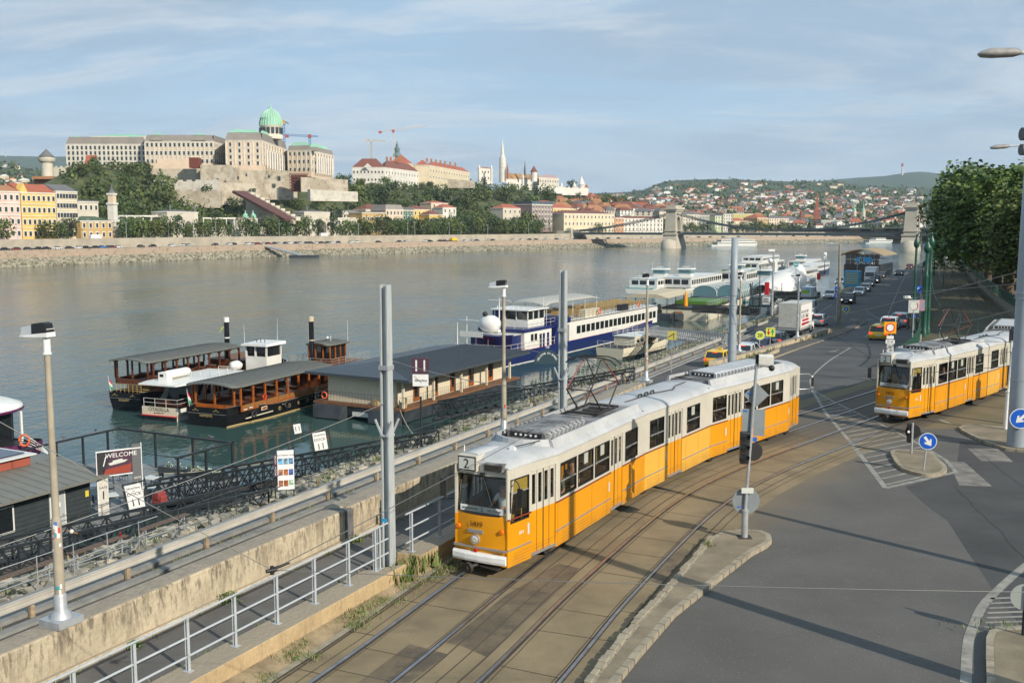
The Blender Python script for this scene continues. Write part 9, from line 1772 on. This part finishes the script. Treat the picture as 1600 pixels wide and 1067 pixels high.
# cranes
def crane(label,px,Y,yb,yt,l,rgt,ytl,ytr,c1,c2):
 z=zat(yb,Y); r=T('tower_crane',label,'crane',(*XY(px,Y),z)); k=Y/F; h=zat(yt,Y)-z; m=MB(); n=int(h/3); w=.8
 for i in range(n):
  for a,b in(((-w,0),(w,1)),((w,0),(-w,1))): m.beam((a[0],0,h*(i+a[1]*0)/n),(b[0],0,h*(i+1)/n),.22,.22,0)
 for s in(-w,w): m.bx(s-.2,s+.2,-.2,.2,0,h,0)
 m.build('mast',[c1],r); m=MB(); a=Vector(((l-px)*k,0,zat(ytl,Y)-z));b=Vector(((rgt-px)*k,0,zat(ytr,Y)-z)); m.beam(a,b,.5,.5,0); m.beam(a+Vector((0,0,1.6)),b+Vector((0,0,.8)),.35,.35,0); n=14; [m.beam(a.lerp(b,i/n),a.lerp(b,(i+.5)/n)+Vector((0,0,1.3)),.25,.25,1 if i%2 else 0) for i in range(n)]; m.box(a+Vector((1.,0,-.3)),(3.5,1.5,2.4),1); m.box((0,0,h),(2.6,2.2,3.0),1); m.build('jib',[c1,c2],r)
cw=mt('crane_white',(.5,.48,.46),.6); cr=mt('crane_red',(.38,.08,.07),.6); cy_=mt('crane_tan',(.42,.33,.17),.6); cb=mt('crane_blue',(.05,.18,.40),.6)
crane('tan tower crane, the shorter one behind the white palace',582,1130,262,220,572,605,220,221.5,cy_,cw); crane('red and white tower crane with a long rising jib behind the red roofs',616.5,1130,262,205,595,669,206.5,197.5,cw,cr); crane('blue tower crane with a yellow cab just right of the palace dome',447.5,880,225,192,443,455,189,194,cb,mt('crane_yellow',(.5,.32,.08),.6)); crane('tower crane with a level jib between the dome and the right palace wing',487,900,240,213,450,500,212.5,214,cb,cr)
TW('slender white television tower on the far blue ridge',1406,6300,274,[(1.6,260,cw,'taper'),(2,256,cr,'box'),(.5,251,cr,'cone')],'television_tower','tower',8)
TW('slim red transmitter mast on the far ridge at the left',15,6000,246,[(.6,240,cw,'box'),(.7,236,cr,'cone')],'transmitter_mast','mast',8)
r=TW('tall red brick church spire beyond the river, left of the green twin towers',1275.5,1230,362,[(4.2,330,brick,'box'),(4.6,328,brick,'box'),(3.4,322,brick,'taper'),(2.6,299,brick,'cone')],'brick_spire','spire'); mini('dark red roofed brick church body at the foot of the brick spire',1255,1273,1225,350,363,brick,rb_,343,0,0,'gable','brick_church','church'); TW('conical red brown roof of a round market hall left of the brick spire',1251,1300,352,[(7,343,brick,'box'),(8,340,rb_,'taper'),(4,327,rb_,'cone')],'cone_roof_hall','hall',12)
for px in(1334,1348): TW('green capped church tower, %s of the pair by the right bridge tower'%('left' if px<1340 else 'right'),px,1400,345,[(3.2,330,gst,'box'),(2.6,325,rgn,'dome'),(1.,315,rgn,'cone')],'church_tower','tower',8)
# ---- chain bridge
bA=Vector((134,830,0)); bB=Vector((297,744,0)); u=(bB-bA).normalized(); pv=Vector((-u.y,u.x,0)); ironm=mt('bridge_iron',(.045,.065,.072),.6); stoneb=pal('bridge_stone',(.42,.385,.31)); zD=4.4
rb=T('chain_bridge','long suspension bridge with two stone arch towers and dark iron chains','bridge',bA); o=Vector(bA)
def rel(p): return tuple(Vector(p)-o)
m=MB(); P0=bA-u*88; P1=bB+u*60; m.ext([(-7,-1.6),(7,-1.6),(7,.3),(-7,.3)],rel(P0+Vector((0,0,zD))),rel(P1+Vector((0,0,zD))),0)
m.build('deck',[ironm],rb); m=MB()
for s in(-7.1,7.1):
 L=(P1-P0).length; [m.beam(rel(P0+u*(L*k/110)+pv*s+Vector((0,0,zD+.3))),rel(P0+u*(L*k/110)+pv*s+Vector((0,0,zD+1.5))),.12,.12,0) for k in range(111)]; m.beam(rel(P0+pv*s+Vector((0,0,zD+1.5))),rel(P1+pv*s+Vector((0,0,zD+1.5))),.2,.2,0);
m.build('parapet',[ironm],rb)
zt=zat(333,830)
for b in(bA,bB):
 K_=Matrix(((u.x,pv.x,0,b.x-o.x),(u.y,pv.y,0,b.y-o.y),(0,0,1,0),(0,0,0,1))); m=MB(K_); zc=zat(321,830)
 m.loft([[(-7,-13,WZ-.5),(7,-13,WZ-.5),(7,13,WZ-.5),(-7,13,WZ-.5)],[(-6.6,-12,-4),(6.6,-12,-4),(6.6,12,-4),(-6.6,12,-4)],[(-5.6,-10,zD-1.6),(5.6,-10,zD-1.6),(5.6,10,zD-1.6),(-5.6,10,zD-1.6)]],0); m.lathe([(7,WZ-.5),(6,-2),(.5,-.5)],(0,-12,0),10,0); m.build('pier',[stoneb],rb)
 m=MB(K_); m.bx(-6.3,6.3,-11,11,zD-1.6,zD-.4,0);
 for s in(-1,1): m.loft([[(-4.8,s*4.2,zD-.4),(4.8,s*4.2,zD-.4),(4.8,s*9.5,zD-.4),(-4.8,s*9.5,zD-.4)][::s],[(-4.1,s*4.2,zc-5),(4.1,s*4.2,zc-5),(4.1,s*8.2,zc-5),(-4.1,s*8.2,zc-5)][::s]],0)
 m.bx(-4.1,4.1,-4.3,4.3,zD+13.5,zc-5,0);
 for j in range(8):
  a0,a1=math.pi*j/8,math.pi*(j+1)/8; m.add([(x,4.2*math.cos(a),zD+9.3+4.2*math.sin(a)) for x in(-4.1,4.1) for a in(a0,a1)]+[(x,4.2*math.cos(a),zD+13.6) for x in(-4.1,4.1) for a in(a0,a1)],[(0,1,5,4),(2,6,7,3),(0,2,3,1)],0)
 m.bx(-5.0,5.0,-9.2,9.2,zc-5,zc-3.6,0); m.bx(-5.8,5.8,-10,10,zc-3.6,zc-2.8,0); m.bx(-4,4,-8,8,zc-2.8,zc,0); m.bx(-5.4,5.4,-10.2,10.2,zD+1.5,zD+2.1,0); m.build('tower',[stoneb],rb)
def chain(a,b,sag,nm='chain',n=24):
 for s in(-5.5,5.5):
  for dz in(0,.9):
   m=MB(); pts=[a.lerp(b,t/n)+pv*s-Vector((0,0,sag*4*(t/n)*(1-t/n)-dz)) for t in range(n+1)]; [m.beam(rel(p),rel(q),.35,.55,0) for p,q in zip(pts,pts[1:])]; m.build(nm,[ironm],rb)
  m=MB(); [m.beam(rel(p),rel((p.x,p.y,zD)),.14,.14,0) for p in pts[1:-1] if p.z>zD+.6]; m.build('hanger',[ironm],rb)
tA=Vector((bA.x,bA.y,zt)); tB=Vector((bB.x,bB.y,zt)); chain(tA,tB,zt-zD-1.8,n=40); chain(P0+Vector((0,0,zD+1)),tA,2.2); chain(tB,P1+Vector((0,0,zD+6)),2.)
m=MB(Matrix(((u.x,pv.x,0,P0.x-o.x),(u.y,pv.y,0,P0.y-o.y),(0,0,1,0),(0,0,0,1)))); m.bx(-14,0,-11,-8,-3,zD+1.5,0); m.bx(-14,0,8,11,-3,zD+1.5,0); m.bx(-30,-.2,-7,7,-2,zD-1,0); m.bx(-4,0,-12,-7.5,zD+1.5,zD+4,0); m.build('abutment',[stoneb],rb)
for px0,px1,yb,label,L,dk,Y in((1108,1182,385,'white two-deck ferry with a pale blue upper roof moored beyond the bridge',42,2,0),(1348,1392,381,'gray green retired warship moored far upstream near the right bridge tower',48,1,0)):
 p=G(px0,yb,WZ); q=G(px1,yb-1,WZ); h=math.degrees(math.atan2(q[0]-p[0],q[1]-p[1])); LL=math.hypot(q[0]-p[0],q[1]-p[1]); r=exc(label,p,h,LL,8,hullw if dk==2 else pal('warship_gray',(.40,.46,.43)),[(LL*.12,LL*.95,2.3)]+([(LL*.2,LL*.9,2.3)] if dk==2 else [(LL*.35,LL*.7,2.)]),None,False,None,None,'moored_ship')
 if dk==2: MB().bx(-3.5,3.5,LL*.3,LL*.75,7.2,7.5,0).build('roof_sheet',[mt('pale_blue_sheet',(.25,.45,.55),.5)],r)
r=T('landing_ramp','gray landing ramp with a small pontoon at the far water edge below the bazaar','ramp',G(470,402,WZ)); a=Vector(GY(412,384,YB(412,12))); b=Vector(r.location)+Vector((0,0,1.2)); m=MB(); m.ext([(-2,-.3),(2,-.3),(2,.3),(-2,.3)],a-r.location,b-Vector(r.location),0); m.build('ramp',[galv],r); m=MB(); m.bx(-6,10,-4,4,-.3,1.2,0); m.build('pontoon',[dkpont],r)
# ---- far cars
cm=MB(); cm.loft([[(x,-2.1,.3),(x,-2.15,.85),(x,-.9,.95),(x,1.1,.95),(x,2.0,.75),(x,2.15,.3)] for x in(-.88,.88)],0); cm.loft([[(-.8,-1.7,.93),(.8,-1.7,.93),(.8,1.0,.93),(-.8,1.0,.93)],[(-.65,-1.2,1.42),(.65,-1.2,1.42),(.65,.3,1.42),(-.65,.3,1.42)]],1); cm.bx(-.62,.62,-1.15,.25,1.42,1.46,0); [cm.tube((s*.7,y,.33),(s*.9,y,.33),.33,None,8,2) for s in(-1,1) for y in(-1.35,1.35)]
FP=[paint(n_,c) for n_,c in(('white',(.62,.64,.64)),('black',(.012,.012,.014)),('silver',(.42,.44,.46)),('dark_gray',(.05,.05,.055)),('dark_red',(.16,.02,.03)),('navy_far',(.02,.04,.12)),('bright_blue_far',(.03,.15,.5)))]
base_=cm.build('parked_car',[FP[0],carglass,tyre]); first=True; g=random.Random(21)
cars=[(6,1),(23,4),(42,3),(57,1),(71,1),(87,0),(107,3),(120,0),(133,1),(146,1),(158,6),(167,3),(174,4),(182,0),(219,3),(237,1),(267,0),(285,0),(294,2),(335,3),(357,0),(364,1)]+[(386+k*8.3,g.choice((0,0,1,2,3,4,5))) for k in range(18)]+[(x,g.choice((0,1,1,2,3,5))) for x in(548,557,591,623,634,665,672,687,695,703,727,737,745,763,770,800,815,827,838,852,870,883,899,913,934,950,967,990,1004,1019,1075,1092,1110,1130,1154,1190,1215,1240,1262,1290,1320,1350)]
lane=[13,17.5]
for i,(px,ci) in enumerate(cars):
 o=base_ if first else base_.copy();
 if not first: COL.objects.link(o)
 first=False; p=BK(px,lane[i%2] if px>190 else 13.5,-1.25); o.location=p; q=BK(px+3,14); q0=BK(px,14); o.rotation_euler=(0,0,-math.atan2(q[0]-q0[0],q[1]-q0[1])+(math.pi if i%2 else 0)); o.material_slots[0].link='OBJECT'; o.material_slots[0].material=FP[ci]; tag(o,'small %s car on the far lower quay road'%['white','black','silver','dark gray','dark red','navy blue','bright blue'][ci],'car','cars on the far lower quay road')
p=BK(709,15,-1.25); r=T('yellow_truck','small yellow truck on the far lower quay road','truck',p,-R(38)); MB().bx(-1.2,1.2,-3,1,.6,2.6,0).build('box',[MATS['car_paint_taxi_yellow']],r); MB().bx(-1.1,1.1,1.1,2.8,.5,2.3,0).build('cab',[MATS['car_paint_taxi_yellow']],r); MB().bx(-1.15,1.15,-3,2.6,.1,.6,0).build('chassis',[tyre],r)
for px,lb in((148,'white delivery van parked on the far upper street before the green roofed hall'),(1012/1.0*0+505,'white delivery van on the far upper street by the right gate pavilion')): tag(MB().bx(-1.1,1.1,-3,3,.4,2.7,0).bx(-1.12,1.12,1.6,2.6,1.6,2.3,1).bx(-1.0,1.0,-2.5,2.5,0,.4,2).build('delivery_van',[whitep,carglass,tyre],None,BK(px,27,2.7),-R(35),bevel=.2),lb,'van')
# ---- trees
leafm=[mt('tree_leaves_%d'%i,c,.65,alt=a,sc=s,rndv=.16,th=(.4,.6)) for i,(c,a,s) in enumerate((((.036,.062,.014),(.075,.11,.025),.35),((.050,.078,.016),(.11,.145,.03),.35),((.024,.044,.014),(.05,.08,.022),.35),((.12,.15,.022),(.19,.21,.04),.4),((.034,.070,.008),(.10,.15,.018),.5)))]; trunkm=mt('bark',(.085,.065,.045),.9,var=.2,sc=2)
def treemesh(seed,h,r,n,s,lobes=9,trunk=.28,mi=0,low=.25):
 g=random.Random(seed); m=MB(); t=MB(); t.tube((0,0,-1),(0,0,h*.45),h*trunk*.06,h*.02,7,0)
 L=[]
 for k in range(lobes):
  a=k*2.4+g.uniform(-.3,.3); z=lerp(h*low,h*.88,(k+.5)/lobes); rad=r*(1-.65*abs((z-h*.5)/(h*.55))**1.6)*g.uniform(.35,.7); c=Vector((math.cos(a)*rad,math.sin(a)*rad,z)); L.append((c,r*(g.uniform(.28,.58) if lobes<20 else g.uniform(.16,.36)))); t.tube((0,0,h*.3),tuple(c),h*.012,h*.004,5,0)
 L.append((Vector((0,0,h*.62)),r*.62))
 for _ in range(n):
  c,q=g.choice(L); d=Vector((g.gauss(0,1),g.gauss(0,1),g.gauss(0,.8))).normalized(); p=c+d*q*g.uniform(.55,1.08); nrm=(d+Vector((g.gauss(0,.6),g.gauss(0,.6),g.gauss(0,.6)))).normalized(); a=nrm.orthogonal().normalized(); a=Matrix.Rotation(g.uniform(0,6.28),3,nrm)@a; b=nrm.cross(a); w=s*g.uniform(.5,1.25)
  m.add([p-a*w,p-b*w*.7,p+a*w,p+b*w*.7],[(0,1,2,3)],0)
 return m,t
PROT=[]
for i,(h,r,n,s,lo,mi) in enumerate(((11,5.2,520,.62,10,0),(12,5.8,560,.66,11,1),(14,4.6,520,.62,10,2),(10,5.6,520,.6,9,3),(13,6.6,620,.7,12,0),(15,3.2,420,.6,9,2))):
 m,t=treemesh(50+i,h,r,n,s,lo,mi=mi,low=.22); a=m.build('crown',[leafm[mi]]); b=t.build('trunk',[trunkm]); PROT.append((a.data,b.data)); bpy.data.objects.remove(a); bpy.data.objects.remove(b)
KN=['round mid-green','broad fresh green','dark green','yellow green','wide dark-shaded','slender dark']
def tree(k,p,s,label,group,withtrunk=True):
 r=bpy.data.objects.new('broadleaf_tree',None); COL.objects.link(r); r.location=p; r.scale=(s,s,s*rnd.uniform(.9,1.12)); r.rotation_euler=(0,0,rnd.uniform(0,6.28)); tag(r,label,'tree',group)
 a=bpy.data.objects.new('crown',PROT[k][0]); COL.objects.link(a); a.parent=r
 if withtrunk: b=bpy.data.objects.new('trunk',PROT[k][1]); COL.objects.link(b); b.parent=r
g=random.Random(77); cnt=0
for px in [3,71,92,110,196,207,219,230,241,252,262,276,292,312,326,341,357,385,398,421,433,447,463,476,497,520,532,545,556,568,577,588,598]+[606+k*8.6 for k in range(28)]+[1070+k*9 for k in range(20) if k not in(5,6,7)]:
 k=g.choice((0,1,1,4,0,2)); s=g.uniform(.82,1.12) if px<600 else g.uniform(.95,1.2); tree(k,BK(px,g.uniform(26,31),2.5),s*(1 if px<1000 else .9),KN[k]+' street tree in the row along the far upper street','street trees along the far upper street'); cnt+=1
for px in range(612,860,10): k=g.choice((2,4,0)); tree(k,BK(px+g.uniform(-3,3),g.uniform(38,55),2.5),g.uniform(1.0,1.25),KN[k]+' tree in the park behind the far street row','park trees behind the far street row'); cnt+=1
for px,off,k,s,lb in((825,44,1,1.75,'very big fresh green tree beside the grid office block'),(812,52,1,1.3,'big green tree leaning left of the very big one'),(258,120,1,1.7,'tall lone light green tree before the crenellated white rampart'),(262,110,4,1.2,'wide tree at the foot of the tall lone one before the rampart'),(322,112,2,1.4,'dark tree before the right half of the white rampart'),(368,100,2,1.2,'dark tree just left of the brown escalator roof'),(392,96,5,1.7,'dark pointed tree crossing the brown escalator roof'),(440,130,2,1.5,'very dark tree under the right rampart end'),(455,120,4,1.1,'reddish green tree before the scaffolding'),(936,36,4,.9,'brown green tree before the cream palace by the bridge'),(236,150,5,1.1,'small dark conifer against the upper rampart'),(362,168,5,.9,'small dark tree in the rampart corner'),(605,208,1,1.2,'round tree before the white palace'),(893,216,2,1.5,'dark tree clump behind the white bastion')):
 p=BK(px,off,0); tree(k,(p[0],p[1],TZ(px,off)-1),s,lb,None)
nf=0
while cnt+nf<292:
 px=g.uniform(104,1010); off=g.uniform(58,206)
 if px<225 and off<75 or (px<246 and off>196): continue
 if 236<px<545 and off>104:
  if not (455<px and off<170 and g.random()<.5): continue
 z=TZ(px,off); k=g.choice((0,0,1,2,2,4,4,3 if g.random()<.3 else 0)); p=BK(px,off,z-1.5); yy=off
 tree(k,p,g.uniform(.9,1.35)*((1.2 if off<150 else .72) if px>540 else (.72 if off<170 else .5) if px<246 else 1),KN[k]+' tree on the wooded castle hillside','trees on the castle hillside'); nf+=1
# the rest of the wood as one mass
def mass(name,label,n,fn,s,cr,mats,q=26):
 m=MB()
 for _ in range(n):
  p,sc=fn(); c=Vector(p)
  for _k in range(q):
   d=Vector((g.gauss(0,1),g.gauss(0,1),g.gauss(0,.8))).normalized(); pp=c+Vector((0,0,sc*.6))+d*sc*g.uniform(.6,1); nr=(d+Vector((g.gauss(0,.5),g.gauss(0,.5),g.gauss(0,.5)))).normalized(); a=nr.orthogonal().normalized(); b=nr.cross(a); w=s*sc*g.uniform(.5,1.1); m.add([pp-a*w,pp-b*w,pp+a*w,pp+b*w],[(0,1,2,3)],g.randrange(len(mats)) if cr else 0)
 tag(m.build(name,mats),label,None,None,'stuff')
def f1():
 while 1:
  px=g.uniform(104,1060); off=g.uniform(56,210)
  if px<225 and off<75 or (px<246 and off>198): continue
  if 236<px<548 and off>104 and (off>150 or g.random()>.25): continue
  if 1000<px and off>160: continue
  return BK(px,off,TZ(px,off)-1),g.uniform(4.5,8)*(.7 if off>150 else 1)
mass('wood','dense green wood covering the castle hillside',620,f1,.20,1,leafm[:3]+[leafm[1]],60)
# hillside villas and town roofs
hm=[wht,crm_,pal('bright_white_wall',(.66,.65,.60)),gst,pch]; hr=[rr_,rb_,rb_,rg_,ror]
HP=[]
for wi in range(5):
 m=MB(); m.bx(-6,6,-5,5,-4,5.5,0); m.add([(-6.6,-5.6,5.4),(6.6,-5.6,5.4),(6.6,5.6,5.4),(-6.6,5.6,5.4),(-3.5,0,9.2),(3.5,0,9.2)],[(0,1,5,4),(1,2,5),(2,3,4,5),(3,0,4)],1); [m.bx(x-.7,x+.7,-5.1,-5.0,z,z+1.6,2) for x in(-3.8,0,3.8) for z in(.6,3.2)]; o_=m.build('villa',[hm[wi],hr[wi],fwin]); HP.append(o_.data); bpy.data.objects.remove(o_)
WN=['white','cream','bright white','beige','peach']; RN=['red','brown','brown','gray','orange']
def villa(px,py,Y,s,lab,grp):
 i=g.randrange(5); o=bpy.data.objects.new('villa',HP[i]); COL.objects.link(o); o.location=GY(px,py,Y); o.scale=(s*g.uniform(.8,1.5),s,s*g.uniform(.7,1.2)); o.rotation_euler=(0,0,g.uniform(-.9,.5)); tag(o,'%s walled villa with a %s roof %s'%(WN[i],RN[i],lab),'house',grp)
def hy(px,t): return lerp(357,interp(px,R1),t**.85)
for _ in range(150):
 px=g.uniform(845,1045); t=g.random(); top=interp(px,[(845,318),(900,312),(930,312),(980,318),(1045,330)]); Y=lerp(YB(px,75),YB(px,75)+190,t); villa(px,lerp(337,top+4,t),Y,g.uniform(.7,1.1),'in the old town below the castle hill','old town houses below the hill')
n=0
while n<148:
 px=g.uniform(1005,1432); t=g.random()**1.3*.9
 if noise.noise(Vector((px*.03,t*5,5)))<-.25: continue
 villa(px,hy(px,t)+1,lerp(1150,3300,t)-8,g.uniform(.8,1.2),'on the hills beyond the bridge','villas on the hills beyond the bridge'); n+=1
# smaller ones as one spread of roofs, and tree clumps between
m=MB();
for _ in range(1500):
 left=g.random()<.06; px=g.uniform(-10,88) if left else g.uniform(940,1440); t=g.random()*.92 if not left else g.uniform(.45,.93)
 if noise.noise(Vector((px*.045,t*7,2)))<(-.12 if not left else -.3) or (t>.72 and noise.noise(Vector((px*.06,t*9,8)))<.12): continue
 if left: Y=lerp(1300,2600,t); py=lerp(340,interp(px,[(0,255),(20,258),(45,263),(80,272),(140,285)]),t**.85)
 else: Y=lerp(1150,3300,t); py=hy(px,t)
 p=GY(px,py+.6,Y); s=g.uniform(.6,1.1)*lerp(.8,1.5,t); a=g.uniform(-.9,.6); w,d_,h_=6*s*g.uniform(.7,1.5),5*s,5.5*s*g.uniform(.6,1.1); wm_=g.randrange(3); m.box((p[0],p[1],p[2]+h_/2-1),(2*w,2*d_,h_+2),wm_,rz=a); Q=Matrix.Rotation(a,3,'Z'); rv=[Q@Vector(v)+Vector(p) for v in((-w,-d_,h_),(w,-d_,h_),(w,d_,h_),(-w,d_,h_),(-w*.5,0,h_+3*s),(w*.5,0,h_+3*s))]; m.add(rv,[(0,1,5,4),(1,2,5),(2,3,4,5),(3,0,4)],g.choice((3,4,4,5,5,0)))
tag(m.build('hillside_suburb',[wht,pal('bright_white_wall',(.66,.65,.60)),crm_,rr_,rb_,rg_]),'countless small pale houses scattered over the far hills',None,None,'stuff')
def f2():
 px=g.uniform(930,1440) if g.random()<.9 else g.uniform(-10,150); t=g.random()
 if px<200: return GY(px,lerp(340,interp(px,[(0,255),(20,258),(45,263),(80,272),(140,285),(200,296)]),t**.85),lerp(1300,2600,t)),g.uniform(7,12)
 return GY(px,hy(px,t)+lerp(0,3,t),lerp(1150,3300,t)),g.uniform(4,7)*lerp(.8,1.5,t)
mass('hillside_trees','scattered green tree clumps over the far hills',2600,f2,.45,1,[leafm[0],leafm[2],leafm[1]],9)
# white lamp standards on the far street
for px in(26,138,197,263,302,337,436,455,486,560,637,648,702,720,762,826,1054):
 p=BK(px,24.5,2.7); r=T('street_lamp','thin pale lamp standard on the far upper street','street lamp',p,0,'lamp standards on the far upper street'); h_=g.uniform(8,11); MB().tube((0,0,0),(0,0,h_),.16,.10,6,0).build('pole',[ltgray],r); MB().box((0,0,h_),(1.6,.3,.2),0).build('lamp_head',[ltgray],r)
# ---------------- plane trees along the promenade (near, right) ----------------
PT=[]
for i in range(3):
 m,t=treemesh(900+i,17,8.4,12500,.28,40,.5,low=.26); a=m.build('crown',[leafm[4]]); b=t.build('trunk',[trunkm]); PT.append((a.data,b.data)); bpy.data.objects.remove(a); bpy.data.objects.remove(b)
i=0
for Y,o_,s in((86,14,1.0),(92,23,1.1),(99,11.5,.8),(112,18,1.1),(116,10,.95),(132,8,1.2),(140,18,1.3),(152,8,1.28),(172,8,1.35),(184,18,1.4),(195,8,1.35),(220,8,1.35),(246,9,1.35),(275,10,1.3),(305,10,1.2),(335,9,1.1)):
 k=min(range(len(TC)),key=lambda q:abs(TC[q].y-Y)); p=offs(TC,o_)[k]; r=T('plane_tree',('biggest plane tree, its crown filling the right edge of the picture' if i==0 else 'plane tree standing back from the rails behind the biggest crown' if i==1 else 'leafy green plane tree in the dense row shading the promenade right of the tracks'),'tree',(p.x,p.y,.75),rnd.uniform(0,6.28),'plane trees along the promenade'); r.scale=(s*1.17,s*1.17,s*.84); c=bpy.data.objects.new('crown',PT[i%3][0]); COL.objects.link(c); c.parent=r; c=bpy.data.objects.new('trunk',PT[i%3][1]); COL.objects.link(c); c.parent=r; i+=1
# ---------------- air ----------------
m=bpy.data.materials.new('haze'); m.use_nodes=True; t=m.node_tree; t.nodes.remove(t.nodes['Principled BSDF']); v=nd(t,'ShaderNodeVolumePrincipled'); v.inputs['Density'].default_value=5.2e-5; v.inputs['Color'].default_value=(.68,.84,1,1); v.inputs['Anisotropy'].default_value=0; t.links.new(v.outputs[0],t.nodes['Material Output'].inputs['Volume'])
tag(MB().bx(-14500,16500,-3500,16500,-11,900,0).build('haze',[m]),'thin blue haze over the far hills',None,None,'stuff')
# unseen near-bank houses behind and right, added to darken the tram window reflections
for k,(x,y,w_,wl,rf,lb) in enumerate(((62,-78,30,gst,rr_,'unseen gray beige apartment house of the near bank, farthest behind the viewer'),(66,-44,30,och,rb_,'unseen ochre apartment house of the near bank, right behind the viewer'),(71,-10,28,pch,rg_,'unseen peach apartment house of the near bank, right of the viewer'),(78,22,30,crm_,rb_,'unseen cream apartment house of the near bank beside the promenade'))):
 e=Vector((.22,.975)); q=Vector((.975,-.22)); a=Vector((x,y)); b=a+e*w_; r=T('unseen_apartment_house',lb,'building',(x,y,0)); block(r,[tuple(b),tuple(a),tuple(a+q*16),tuple(b+q*16)],0,20,wl,rf,'hip',5,[(0,5,8,3,17.5,0)],ws=(1.4,2.4))
